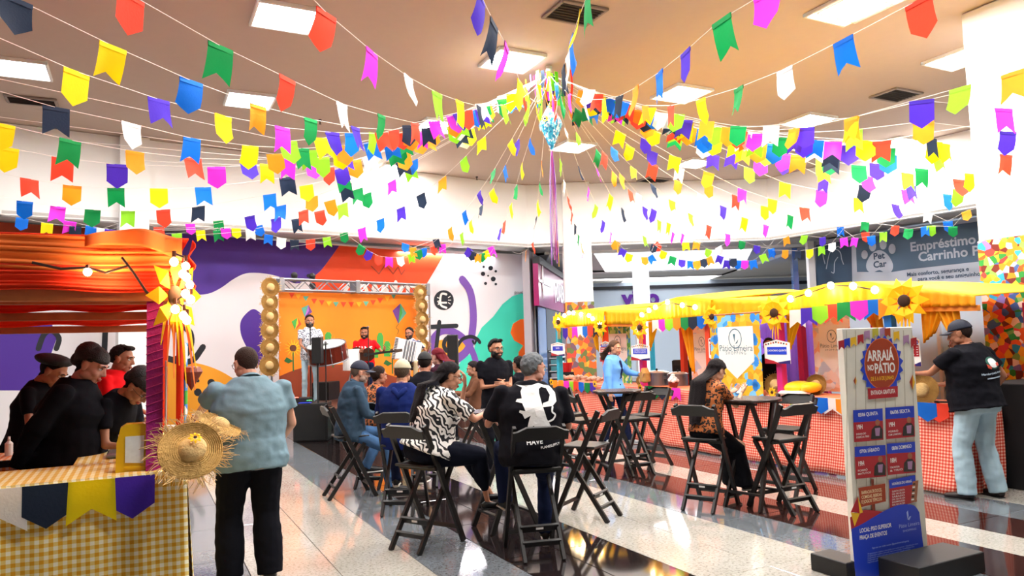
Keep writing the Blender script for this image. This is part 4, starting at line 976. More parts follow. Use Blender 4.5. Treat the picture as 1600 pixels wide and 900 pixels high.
for (x0, y0, x1, y1, h1, hd, tm, l1, l2) in [(1332, 641, 1378, 691, 19, '05/06 QUINTA', '19H', 'EVINHA DO', 'FORRÓ & TRIO'), (1382, 637, 1427, 686, 18, '06/06 SEXTA', '19H', 'FORRÓ', 'COM LUI MONALI'), (1334, 698, 1382, 748, 16, '07/06 SÁBADO', '19H', 'FORRÓ', 'MATUTOS'), (1384, 693, 1428, 742, 16, '08/06 DOMINGO', '18H', 'TOM SANTANA', '& TRIO')]:
    pp_('printed_card', [(x0, y0), (x1, y0-3), (x1+1.5, y1-4), (x0+2, y1)], pr); pp_('printed_card_header', [(x0, y0), (x1, y0-3), (x1+.6, y0-3+h1), (x0+.6, y0+h1)], pb)
    ptx(hd, x0+8, y0+10, 5.5, pw, .02, wpx=31); ptx(tm, x0+5, y0+30, 7, pw, .03, wpx=9); ptx(l1, x0+5, y0+39, 3, pw, .01, wpx=15); ptx(l2, x0+5, y0+44, 3, pw, .01, wpx=20)
    cx_, cy_ = x1-9, y0+24
    pp_('printed_musician', [(cx_-9, y1-5), (cx_-8, cy_+6), (cx_-3, cy_), (cx_+5, cy_), (cx_+9, cy_+6), (cx_+9, y1-6)], pdk); pp_('printed_musician', circ(cx_+1, cy_-5, 3.6, 12, 4.8), psk); pp_('printed_musician', [(cx_-3, cy_+4), (cx_+5, cy_+3), (cx_+4, cy_+16), (cx_-2, cy_+16)], plil)
pp_('printed_card', [(1387, 751), (1428, 743), (1431, 783), (1389, 795)], pr); pp_('printed_card_header', [(1387, 750), (1428, 742), (1429, 756), (1388, 763)], pb); ptx('HORÁRIOS DO ARRAIÁ', 1392, 758, 4, pw, .02, wpx=31)
for k, s in enumerate(['QUINTA E SEXTA', 'DAS 18H ÀS 22H', 'SÁBADO', 'DAS 12H ÀS 22H', 'DOMINGO', 'DAS 12H ÀS 22H']): ptx(s, 1392, 769+k*4.2-(0), 2.6, pw, .01, wpx=20)
pp_('printed_accordion', [(1424, 752), (1433, 750), (1430, 784), (1421, 784)], psk)
for k in range(6): pp_('printed_key', [(1424-k*.4, 755+k*4.8), (1428-k*.4, 754.5+k*4.8), (1428-k*.4, 757+k*4.8), (1424-k*.4, 757.5+k*4.8)], pw if k % 2 else pdk)
pp_('printed_post', [(1359, 748), (1363, 748), (1366, 805), (1361, 805)], pbr); pp_('printed_board', [(1339, 762), (1381, 755), (1382, 783), (1343, 792)], pn)
for k, s in enumerate(['BARRACAS DE DOCES,', 'COMIDAS, BEBIDAS', 'E JOGOS TÍPICOS']): ptx(s, 1344, 772+k*7.3-(k*.1), 5, mat('poster_cream', '#f2dcae', .4), .02, wpx=32)
pp_('printed_hill', spl([(1326, 808), (1345, 797), (1370, 798), (1400, 803)])+[(1400, 830), (1328, 830)], pr)
pp_('printed_kite', [(1327, 800), (1338, 775), (1342, 800)], pr); pp_('printed_kite', [(1338, 775), (1346, 800), (1341, 802)], py); pp_('printed_kite', [(1327, 800), (1341, 802), (1333, 822)], py)
e0, e1 = pq(1334, 899), pq(1444, 878)
pp_('printed_field', spl([(1328, 826), (1345, 818), (1365, 806), (1385, 795), (1405, 788), (1425, 789), (1434, 800)])+[(1442, 868), (1444, 885), (1335, 905), (1329, 840)], pb)
ptx('LOCAL: PISO SUPERIOR', 1341, 832, 6.5, pw, .02, wpx=50); ptx('PRAÇA DE EVENTOS', 1341, 843, 6.5, pw, .02, wpx=43)
def ring(nm, cx, cy, rx, ry, w_, m, n=28):
    o = circ(cx, cy, rx, n, ry); i_ = circ(cx, cy, rx-w_, n, ry-w_); 
    for k in range(0, n, 2):
        pp_(nm, [o[k], o[(k+1) % n], o[(k+2) % n], i_[(k+2) % n], i_[(k+1) % n], i_[k]], m, .011)
lb_ = mat('poster_pale_blue', '#a9bcf2', .4)
ring('printed_emblem', 1416, 806, 7.5, 10.5, 1.3, lb_, 12); pp_('printed_emblem', [(1414, 800), (1416, 797), (1417, 805), (1415.5, 811)], lb_); pp_('printed_emblem', [(1415.5, 811), (1419, 806), (1421, 806), (1418, 812)], lb_)
ptx('Pátio Limeira', 1402, 825, 6, lb_, .0, wpx=32); ptx('SHOPPING', 1408, 831, 3.2, lb_, .0, wpx=21)
ptx('Siga-nos nas redes sociais @patiolimeirashopping', 1360, 857, 2.6, lb_, .01, wpx=58)
for k in range(5): ptx('Programação sujeita a alteração sem aviso prévio. Classificação livre.', 1353, 866+k*3.3, 2.2, lb_, .0, wpx=80-k*6)
t2 = thing('display_base', 'black block under the left foot of the poster board', 'display base', atZ(1320, 899)+V((-.02, .05, 0)), TH); q = MB(); q.box((0, 0, .06), (.2, .3, .12), bev=.005); q.build('block', bkp, t2)
t2 = thing('display_base', 'wide black block in front of the poster board', 'display base', P0+PU*(PW*.72)+PN*.2, TH); q = MB(); q.box((0, 0, .07), (.7, .3, .14), bev=.005); q.build('block', bkp, t2)
# ================================================================ STALL, LEFT (orange)
RED = mat('orange_cloth', '#f0380a', .75, bump=.25, bscale=9, trans=.25); ORG = mat('light_orange_cloth', '#ff8a3a', .75, bump=.2, bscale=10, trans=.25)
wood = mat('pine_wood', '#b5683a', .6, bump=.15, bscale=30, var=.25, vscale=9); MAG = mat('magenta_cloth', '#a3167c', .7, bump=.3, bscale=50, var=.1)
bulb = mat('bulb_glow', (1, .78, .45), .3, emit=14); bulbb = mat('bulb_base', '#4a1a10', .5); wire = mat('wire_dark', '#2a140c', .6)
gy = gingham('gingham_yellow', '#d99a12', '#ece6cc', '#e2c56e', .043); gr = gingham('gingham_red', '#c8261c', '#f0c0ac', '#df6a52', .034); go = gingham('gingham_orange', '#e0702a', '#f4e4cc', '#eda86a', .04)
K = atZ(288, 733, 1.0); K.z = 0
def L(u, v, z=0): return K - BX*u + AX*v + V((0, 0, z))
RT_ = Matrix((BX, AX, UP)).transposed()
t = thing('orange_stall', 'orange cloth draped market stall with magenta post at the left edge', 'stall', K); o0 = K
def LL(u, v, z=0): return L(u, v, z)-K
for (u, v, m, w_) in [(.16, .1, MAG, .088), (3.0, .1, MAG, .088), (.06, 2.4, RED, .075), (3.0, 2.5, mat('olive_post', '#8a8040', .6), .08)]:
    q = MB(); q.box(LL(u, v, 1.15), (w_, w_, 2.3), RT_, bev=.006); o = q.build('post', m, t); o['label'] = {MAG: 'post wrapped in magenta cloth', RED: 'orange wrapped rear post'}.get(m, 'olive rear post')
    if m is MAG:
        for k in range(26): z = .98+k*.05; q = MB(); q.tube([LL(u+w_/2+.003, v-w_/2-.003, z), LL(u-w_/2-.003, v-w_/2-.003, z+.03)], .0035, 4); q.build('cloth_fold', m, o)
def draped(fn, nu, nv, nm, m, par, th=.004, uv=None): q = MB(); q.grid(fn, nu, nv, uvs=uv); return q.build(nm, m, par, smooth=True, thick=th)
# front valance with swagged folds
def val(z0, z1, v0, seed, amp=.02):
    def f(a, b):
        z = z0+(z1-z0)*b; fold_ = amp*math.sin(b*17+seed+a*3)+amp*.6*math.sin(b*31+a*7+seed)
        return LL(.02+3.3*a, v0-abs(fold_)*1.4-.01*math.sin(a*40), z+.01*math.sin(a*23+seed)*b)
    return f
draped(val(2.36, 2.16, .0, 1, .014), 60, 30, 'valance', ORG, t)
draped(val(2.2, 2.05, -.005, 2.4, .015), 60, 26, 'valance', RED, t)
draped(lambda a, b: LL(-.02, -.02+2.7*a, 2.36-.3*b+.02*math.sin(a*30)*b)+BX*(.02+.02*math.sin(b*15+a*4)), 50, 14, 'side_valance', RED, t)
for v, z in [(.06, 2.03), (1.5, 2.1), (2.6, 2.03), (4.0, 1.96)]:
    q = MB(); q.box(LL(1.65, v, z), (3.4, .05, .07), RT_, bev=.004); q.build('rafter', wood, t)
draped(lambda a, b: LL(3.3*a, 2.56-.02*math.sin(b*14), 2.17-.1*b+.012*math.sin(a*30)), 50, 8, 'valance', RED, t)
draped(lambda a, b: LL(3.3*a, 3.96-.02*math.sin(b*14), 2.09-.09*b+.012*math.sin(a*26)), 50, 6, 'valance', RED, t)
draped(lambda a, b: LL(3.4*a-.02, 4.1*b, 2.37+.05*math.sin(b*PI)+.02*math.sin(a*9)*math.sin(b*PI)), 24, 24, 'roof_cloth', RED, t, th=.01)
draped(lambda a, b: LL(2.85+.35*a+.25*(1-b)*(1-a)*0-.3*math.sin(b*PI)*a*.5, 2.3+.05*math.sin(a*20), 2.0-1.3*b), 14, 20, 'curtain', RED, t)
draped(lambda a, b: LL(.02+.5*a, -.06+.03*math.sin(a*12), 2.36+.05*math.sin(a*PI)-.13*b*(1-.5*a)), 18, 6, 'corner_cloth', ORG, t)
t['label'] = 'orange cloth draped market stall with magenta post at left edge'
# corner drape: yellow ribbons, sunflower, cone ornament, fabrics
t = thing('corner_sunflower', 'large yellow cloth sunflower tied to the orange stall corner post', 'decoration', L(.06, -.06, 2.02))
sunflower(t, V((0, 0, 0)), face((AX*-1+BX*.35)), .2, 8); t.scale = (.8, .8, 1.25)
for k in range(7):
    x = rnd.uniform(-.1, .12); Lz = rnd.uniform(.2, .62); q = MB(); q.tube([BX*x*.4, BX*x-AX*.02+UP*(-Lz*.5), BX*(x*1.4)+UP*(-Lz)], [(.02, .004), (.022, .004), (.004, .003)], 6); q.build('ribbon', yl if k % 3 else ORG, t)
t = thing('corner_drape', 'orange and floral cloth strips hanging from the stall corner', 'cloth', L(.0, .3, 0))
draped(lambda a, b: BX*(-.01+.02*math.sin(a*9))+AX*(.16*a)+UP*(2.3-1.15*b), 8, 20, 'orange_strip', RED, t)
fl1 = voro('floral_blue_green', ['#f0f2f0', '#4a8fe0', '#f4f4f0', '#4fae3a', '#e8ecf4', '#7ab8f0'], 14)
draped(lambda a, b: AX*(.3+.2*a)+BX*(.03+.02*math.sin(a*8))+UP*(1.75-.75*b), 8, 14, 'floral_strip', fl1, t)
q = MB(); q.lathe([(.001, -.12), (.07, .0), (.055, .03), (.001, .04)], AX*.1+BX*.06+UP*1.56, 10); q.build('cone_ornament', mat('cone_brown', '#7a2c12', .5, var=.6, vscale=60), t)
t = thing('price_card', 'white printed price card on the side of the magenta stall post', 'sign', L(.1, .0, 1.42)); CF = (V((0, 0, 0)), AX, UP, BX)
q = MB(); q.plate([(0, -.22), (.24, -.22), (.24, .22), (0, .22)], CF, .006); q.build('card', pw, t)
q = MB(); q.plate([(.05, -.02), (.2, -.02), (.2, .05), (.05, .05)], CF, .001, off=.006); q.plate([(.05, .08), (.2, .08), (.2, .13), (.05, .13)], CF, .001, off=.006); q.plate([(.12, -.22), (.24, -.22), (.24, -.08)], CF, .001, off=.006); q.build('printed_block', pb, t)
# glowing bulbs round the corner
def bulb_string(nm, lb, pts, loc, r=.027, nb=None, light=0, hang=.05, parent=None):
    t = thing(nm, lb, 'light string', loc); pts = [V(p)-V(loc) for p in pts]; q = MB(); q.tube(pts, .008, 5); q.build('cable', wire, t)
    for p in (nb or pts):
        p = V(p)-V(loc) if nb else p
        q = MB(); q.tube([p+UP*.015, p-UP*.02], .012, 8); q.build('socket', bulbb, t); q = MB(); q.ell(p-UP*hang, (r, r, r*1.1), None, 12, 8); q.build('bulb', bulb, t, smooth=True)
    if light:
        c = sum(pts, V((0, 0, 0)))/len(pts); l = bpy.data.lights.new('bulb_light', 'POINT'); l.energy = light; l.color = (1, .62, .28); l.shadow_soft_size = .08; o = bpy.data.objects.new('bulb_light', l); COL.objects.link(o); o.location = V(loc)+c
    return t
cb = [atPlane(x, y, L(-.05, -.1), -AX) for x, y in [(272, 396), (290, 403), (286, 415), (292, 420), (296, 432), (290, 446), (298, 455), (274, 470), (287, 480), (292, 487)]]
bulb_string('light_string', 'cluster of glowing round bulbs at the orange stall corner', cb, cb[0], r=.024, light=10)
fb = [atPlane(x, y, L(0, -.09), -AX) for x, y in [(50, 410), (95, 420), (137, 418), (165, 426), (200, 415), (190, 402), (208, 425), (228, 455), (245, 470)]]
bulb_string('light_string', 'thin wire with one glowing bulb across the orange valance', fb, fb[0], nb=[fb[2]], r=.022, hang=.025, light=3)
# counter with gingham cloth
t = thing('left_counter', 'counter covered in yellow and white checked cloth in the left foreground', 'counter', K)
q = MB(); q.box(LL(1.65, .3, .975), (3.3, .62, .04), RT_, bev=.004); q.box(LL(.3, 1.2, .975), (.6, 2.2, .04), RT_, bev=.004); q.build('board', wood, t)
q = MB(); q.grid(lambda a, b: LL(3.32*a-.01, -.012+.64*b, .998), 20, 4, uvs=(3.3, .64)); q.grid(lambda a, b: LL(-.01+.62*b, .6+1.8*a, .9985), 12, 4, uvs=(1.8, .6)); q.build('cloth_top', gy, t, thick=.004)
def skirt(a, b): return LL(3.32*a-.012-.02*b, -.016-.05*b-.012*b*math.sin(a*38)-.006*math.sin(a*90+b*2), .998-.99*b)
q = MB(); q.grid(skirt, 110, 14, uvs=(3.3, 1.0)); q.build('cloth_front', gy, t, smooth=True, thick=.003)
q = MB(); q.grid(lambda a, b: LL(-.014-.05*b-.014*b*math.sin(a*30), -.016-.05*b+2.3*a, .998-.99*b), 60, 14, uvs=(2.3, 1.0)); q.build('cloth_side', gy, t, smooth=True, thick=.003)
def flags_on(lb, specs, fr, w_, h_, m_off=.012, cat='bunting'):
    """pennants pinned flat on a cloth front: specs (u,z,colour,shape)"""
    o, u, v, n = fr; t = thing('counter_bunting', lb, cat, o); F0 = (V((0, 0, 0)), u, v, n)
    for i, (x, z, c, s) in enumerate(specs):
        q = MB(); hw = w_/2
        if s == 'S': pts = [(x-hw, z), (x-hw-.01, z-h_), (x, z-h_*.66), (x+hw+.01, z-h_), (x+hw, z)]
        else: pts = [(x-hw, z), (x-hw, z-h_*.68), (x, z-h_), (x+hw, z-h_*.68), (x+hw, z)]
        q.plate(pts, F0, .003, off=m_off+.001*(i % 3)); q.build('pennant', fmats[c], t)
    return t
LF = (K, BX, UP, -AX)
sp_ = []
for x0, x1, y, c, s in [(-26, 31, 746, 'W', 'S'), (42, 106, 744, 'D', 'P'), (114, 174, 738, 'Y', 'S'), (181, 234, 732, 'P', 'P')]:
    a = atPlane(x0, y, K-AX*.03, AX)-K; b = atPlane(x1, y, K-AX*.03, AX)-K; sp_.append(((a.dot(BX)+b.dot(BX))/2, .995, c, s)); wf_ = (b-a).dot(BX)
flags_on('large felt pennants white, navy, yellow and purple on the left counter front', sp_, LF, .225, .235, .055)
t = thing('napkin_holder', 'yellow napkin dispenser with a white pad on the left counter', 'dispenser', atPlane(209, 727, K-AX*.0+AX*.16, AX)); t.location.z = 1.0; NF = (V((0, 0, 0)), BX, UP, -AX)
q = MB(); q.plate([(-.095, 0), (.1, 0), (.095, .17), (.075, .26), (.05, .275), (-.04, .275), (-.07, .255), (-.09, .17)], NF, .12, off=-.06); q.build('body', mat('yellow_plastic', '#e0b404', .35), t)
q = MB(); q.plate([(-.045, .055), (.05, .045), (.055, .205), (-.045, .205)], NF, .004, off=.062); q.build('pad', mat('napkin_white', '#e4eef2', .6, var=.1, vscale=40), t)
q = MB(); q.plate([(-.05, .03), (.06, .03), (.045, .018), (-.035, .018)], NF, .008, off=.06); q.build('lip', MATS['yellow_plastic'], t)
ph = atPlane(297, 705, K-AX*.14, AX); make_hat(.175, .09, 'large frayed straw hat hung on the corner of the left counter', ph, face(-AX+BX*.45+UP*.55, .3), 31, frn=190, cr=.42, lt=1, fw=1.2).scale = (1.15, .95, 1.1)
ph = atPlane(318, 668, K+AX*.75, AX); make_hat(.15, .09, 'smaller frayed straw hat behind the large one on the counter', ph+BX*.1, face(-AX*.3+BX*.4+UP*.9, .3), 37, frn=110, lt=1)
sunflower(thing('small_flower', 'small yellow flower on the large straw hat brim', 'flower', atPlane(305, 685, K-AX*.2, AX)), V((0, 0, 0)), face(-AX+UP), .04, 8, two=False)
# rear counter and goods inside the stall
t = thing('rear_counter', 'rear stall counter with orange checked cloth and clutter', 'counter', L(1.8, 1.9)); 
q = MB(); q.box((0, 0, .92), (2.6, .5, .05), RT_, bev=.004); q.build('board', bkp, t)
q = MB(); q.grid(lambda a, b: -BX*(1.3-2.6*a)-AX*(.26-.0*b)+UP*(.9-.88*b), 60, 6, uvs=(2.6, .9)); q.build('cloth_front', go, t, thick=.004)
q = MB(); q.grid(lambda a, b: -BX*(1.3-2.6*a)-AX*(.26-.52*b)+UP*.95, 20, 4, uvs=(2.6, .52)); q.build('cloth_top', go, t, thick=.004)
pl = [mat('plastic_white', '#e8e4e0', .35), mat('sauce_red', '#b03a1c', .3), mat('plastic_clear', '#c8b8a8', .2), mat('tub_green', '#3f8a3a', .4), mat('mustard', '#d8a018', .35)]
kk = 0
for i in range(12):
    x = .05+i*.21+rnd.uniform(-.03, .03); v_ = 1.8+rnd.uniform(-.1, .15); h_ = rnd.uniform(.09, .2); r_ = rnd.uniform(.03, .055); m = pl[i % 5]
    t = thing('sauce_bottle' if i % 2 else 'food_tub', ['white food tub with lid', 'red sauce bottle', 'clear plastic tub', 'green food tub', 'mustard bottle'][i % 5]+' on the rear stall counter, '+['beside the magenta post', 'near the glasses woman', 'behind the glasses woman', 'right of the red shirt man', 'beside the red shirt man', 'behind the large woman', 'left of the large woman', 'near the red curtain', 'by the olive post', 'beyond the cap woman', 'at the far end', 'last in the row'][i], 'container', L(x, v_, .955))
    q = MB()
    if i % 2: q.lathe([(.001, 0), (r_*.8, 0), (r_*.8, h_*.7), (r_*.3, h_*.85), (.008, h_*1.1), (.001, h_*1.1)], n=12)
    else: q.lathe([(.001, 0), (r_, 0), (r_*1.15, h_*.7), (.001, h_*.7)], n=12)
    q.build('body', m, t, smooth=False); q = MB(); q.lathe([(.001, 0), (r_*(.35 if i % 2 else 1.2), 0), (r_*(.3 if i % 2 else 1.15), .018), (.001, .018)], (0, 0, h_*(.8 if i % 2 else .7)), 12); q.build('lid', pl[(i+2) % 5], t)
for k, (x, y) in enumerate([(194, 662), (228, 655)]):
    p = atPlane(x, y, K+AX*.62, AX); t = thing('plastic_cup', 'tall pale lilac cup %s the napkin dispenser' % ['left behind', 'right behind'][k], 'cup', (p.x, p.y, 1.0)); q = MB(); q.lathe([(.001, 0), (.028, 0), (.034, .17), (.031, .17), (.026, .006), (.001, .006)], n=14); q.build('cup_body', mat('cup_lilac', '#e8d4f0', .3), t, smooth=True)
t = thing('serving_tray', 'silver tray of food on the left counter behind the dispenser', 'tray', atPlane(212, 640, K+AX*.9, AX)); t.location.z = 1.0
q = MB(); q.box((0, 0, .02), (.34, .26, .035), RT_, bev=.012); q.build('tray', met, t)

# ================================================================ STALLS, RIGHT (yellow)
YEL = mat('yellow_cloth', '#f7c800', .7, bump=.25, bscale=12, trans=.25); YE2 = mat('amber_cloth', '#ffae00', .7, bump=.25, bscale=10, trans=.25)
TEAL = mat('teal_post', '#1fa8c8', .6); MAGP = mat('pink_post', '#d0207c', .6); ORP = mat('orange_post', '#f0441c', .6)
CP = 7.5
def q75(x, y, c=CP):
    p = atPlane(x, y, G(c, 0), BX); return p
def sz(x, y, c=CP): p = q75(x, y, c); return p.dot(AX), p.z
RBm = Matrix((AX, -BX, UP)).transposed()
stalls = [('A', 873, 945, [(873, 501), (884, 492), (897, 486), (912, 484), (930, 485), (945, 487)], 'farthest'), ('B', 1003, 1112, [(1003, 488), (1020, 479), (1040, 470), (1060, 464), (1085, 467), (1112, 469)], 'middle'), ('C', 1212, 1413, [(1186, 479), (1225, 461), (1290, 444), (1345, 440), (1413, 450)], 'nearest')]
posts = {'A': [(873, TEAL), (945, ORP)], 'B': [(1003, MAGP), (1067, ORP), (1108, ORP)], 'C': [(1218, MAGP), (1252, MAGP), (1392, mat('blue_post', '#1478d8', .6))]}
bl = {'A': [(873, 498), (882, 493), (889, 489), (896, 489), (908, 491), (920, 493), (926, 498), (937, 505)], 'B': [(1003, 492), (1014, 485), (1024, 480), (1043, 472), (1066, 477), (1086, 480)], 'C': [(1235, 467), (1263, 458), (1298, 446), (1333, 447), (1367, 453)]}
for nm, x0, x1, arc, wd in stalls:
    s0, s1 = sz(x0, 520)[0], sz(x1, 520)[0]; base = G(CP, s0)
    t = thing('yellow_stall', '%s yellow canopied market stall on the right' % wd, 'stall', base)
    prof_ = [sz(*p) for p in arc]; eave = {'A': 2.0, 'B': 2.0, 'C': 2.02}[nm]
    def topz(s):
        for i in range(len(prof_)-1):
            a, b = prof_[i], prof_[i+1]
            if b[0] <= s <= a[0]: k = (a[0]-s)/(a[0]-b[0]); return a[1]+(b[1]-a[1])*k
        return prof_[0][1] if s > prof_[0][0] else prof_[-1][1]
    sa, sb = max(prof_[0][0], s0), min(prof_[-1][0], s1)
    bot = {'A': (512, 508), 'B': (503, 497), 'C': (492, 470)}[nm]; zb0, zb1 = sz(x0, bot[0])[1], sz(x1, bot[1])[1]
    def ftop(a, b):
        s = sa+(sb-sa)*a; zt_ = topz(s); zb_ = min(zb0+(zb1-zb0)*a, zt_-.03); return G(CP-.02-.012*math.sin(a*110)*b, s, zt_+(zb_-zt_)*b)-base
    draped(ftop, 90, 5, 'canopy_front', YEL, t)
    draped(lambda a, b: G(CP+2.4*b, sa+(sb-sa)*a, topz(sa+(sb-sa)*a)+.18*math.sin(b*PI/2)*(1 if nm != 'C' else .3)-.05*b)-base, 24, 12, 'canopy_roof', YEL, t, th=.01)
    for x, m in posts[nm]:
        s = sz(x, 520)[0]; c_ = CP+(.05 if x not in (1067, 1252) else .9)
        s = sz(x, 520, c_)[0]; q = MB(); q.box(G(c_, s, 1.0)-base, (.09, .09, 2.05), RBm, bev=.006); q.build('post', m, t)
    for (c_) in (CP+2.3,):
        for s in (sa, sb): q = MB(); q.box(G(c_, s, 1.0)-base, (.08, .08, 2.0), RBm, bev=.006); q.build('rear_post', TEAL if nm == 'A' else MAGP, t)
    # tied back curtains
    for x, side, ln in {'A': [(932, -1, .5)], 'B': [(1012, 1, .5), (1080, -1, .85)], 'C': [(1228, 1, .55), (1378, -1, .45)]}[nm]:
        s = sz(x, 520, CP+.12)[0]
        draped(lambda a, b: G(CP+.14+.03*math.sin(a*16), s+side*(-.3*a*(1-b*.75)), 1.98-ln*b+.15*a*b)-base, 16, 14, 'curtain', YE2 if x in (1080, 1378) else YEL, t)
    bp3 = [q75(x, y, CP-.06) for x, y in bl[nm]]
    bulb_string('light_string', 'festoon of glowing bulbs on the %s yellow canopy' % wd, bp3, bp3[0], r=.036 if nm != 'C' else .04, hang=.0, light={'A': 14, 'B': 14, 'C': 12}[nm])
# bright drapes joining the stalls
for k, (x0, x1, yt0, yt1, yb0, yb1, wd) in enumerate([(945, 1003, 485, 486, 506, 506, 'between the far and middle stalls'), (1112, 1212, 468, 471, 497, 492, 'between the middle and near stalls'), (1413, 1524, 449, 462, 480, 478, 'right of the near stall')]):
    a0, a1 = sz(x0-10 if k else x0, yt0, CP+.03), sz(x1, yt1, CP+.03); b0, b1 = sz(x0, yb0, CP+.03), sz(x1, yb1, CP+.03); base = G(CP, a0[0])
    t = thing('link_canopy', 'plain yellow cloth canopy '+wd, 'canopy', base)
    draped(lambda a, b: G(CP+.03+.02*math.sin(a*50)*b, a0[0]+(a1[0]-a0[0])*a, (a0[1]+(a1[1]-a0[1])*a)*(1-b)+(b0[1]+(b1[1]-b0[1])*a)*b)-base, 50, 4, 'valance', YEL if k < 2 else YE2, t)
    draped(lambda a, b: G(CP+.03+2.2*b, a0[0]+(a1[0]-a0[0])*a, a0[1]+(a1[1]-a0[1])*a+.06*math.sin(b*2))-base, 14, 8, 'roof_cloth', YEL, t, th=.01)
    q = MB(); c0, c1 = G(CP+.08, a0[0], b0[1]-.02)-base, G(CP+.08, a1[0], b1[1]-.02)-base; q.bar(c0, c1, .05, .06); q.build('beam', mat('amber_beam', '#f08c28', .6), t)
    if k == 2:
        for x, sd in ((1440, 1), (1500, -1)):
            s = sz(x, 500, CP+.1)[0]; draped(lambda a, b: G(CP+.1+.03*math.sin(a*22), s-sd*.28*a*(1-b*.5), 1.93-.38*b*(1-.3*a))-base, 18, 8, 'curtain', YE2, t)
# canopy sunflowers
for k, (x, y, r_, wd) in enumerate([(873, 503, .17, 'at the far left end of the yellow stalls'), (938, 510, .15, 'on the far stall, right corner'), (1000, 512, .17, 'beside the bulb at the middle stall corner'), (1113, 495, .15, 'left above the floral banner'), (1210, 489, .2, 'right above the floral banner'), (1413, 470, .22, 'on the nearest stall corner, largest one')]):
    p = q75(x, y, CP-.1); t = thing('canopy_sunflower', 'yellow cloth sunflower '+wd, 'decoration', p); sunflower(t, V((0, 0, 0)), face(-BX+V((0, -.3, 0))), r_*1.2, 10)
    for j in range(3): q = MB(); q.tube([(0, 0, 0), AX*(.04-.04*j)+UP*-.18, AX*(.06-.05*j)+UP*-.34], [(.03, .006), (.035, .006), (.004, .004)], 6); q.build('ribbon', [yl, YE2, yl][j], t)
# pennants below canopies and along the counter
def strip(s, lb, c, w_, h_):
    fl = parse(s); sp2 = [(-(q75(f[0], f[1], c).dot(AX)), q75(f[0], f[1], c).z, f[2], f[3]) for f in fl]
    return flags_on(lb, sp2, (G(c, 0), -AX, UP, -BX), w_, h_)
strip('1246,484,WS 1264,481,PS 1282,478,LP 1302,475,RS 1322,472,GS 1343,470,MP 1365,468,BS 1388,467,OS', 'row of eight pennants under the nearest yellow canopy, white first', CP-.04, .235, .23)
strip('1026,500,WS 1036,499,MP 1046,498,LP 1058,497,OP 1071,496,GP 1083,495,DP 1096,494,BP', 'row of pennants under the middle yellow canopy, white and pink first', CP-.04, .2, .2)
strip('884,513,PP 892,512,OP 899,511,MS 907,510,WS 915,510,BP 923,509,RP 932,509,DS 940,509,GP', 'row of pennants under the farthest yellow canopy, purple first', CP-.04, .19, .22)
# long counter with red gingham
CT = .9; sA, sB = 13.0, 4.8
t = thing('red_counter', 'long counter skirted in red and white checked cloth along the yellow stalls', 'counter', G(CP, sB))
base = G(CP, sB)
q = MB(); q.box(G(CP+.3, (sA+sB)/2, CT-.03)-base, (sA-sB, .62, .04), RBm, bev=.004); q.build('board', wood, t)
q = MB(); q.grid(lambda a, b: G(CP-.012+.64*b, sB+(sA-sB)*a, CT)-base, 30, 3); q.build('cloth_top', mat('salmon_cloth', '#f0906a', .8), t, thick=.006)
q = MB(); q.grid(lambda a, b: G(CP-.016-.12*b*b-.02*b*math.sin(a*60)-.008*math.sin(a*150), sB+(sA-sB)*a, CT-.88*b)-base, 260, 10, uvs=(sA-sB, .9)); q.build('cloth_front', gr, t, smooth=True, thick=.004)
q = MB(); q.grid(lambda a, b: G(CP-.1*b*b+.7*a, sB-.01-.03*b-.02*math.sin(a*20)*b, CT-.88*b)-base, 40, 10, uvs=(.7, .9)); q.build('cloth_side', gr, t, smooth=True, thick=.004)
strip('868,594,OP 877,594,OP 886,595,MS 893,596,LS 901,596,RS 909,597,BP 918,598,GP 927,598,PP', 'counter pennants before the farthest stall, orange first', CP-.05, .19, .2)
strip('1014,603,GP 1025,604,GP 1035,605,DP 1047,605,OP 1057,606,MS', 'counter pennants before the middle stall, green first', CP-.05, .2, .2)
strip('1246,618,LP 1263,619,MP 1283,621,BP 1301,622,WS 1319,624,OP 1449,629,BP 1467,630,RP', 'counter pennants before the nearest stall, lime first', CP-.06, .22, .2)
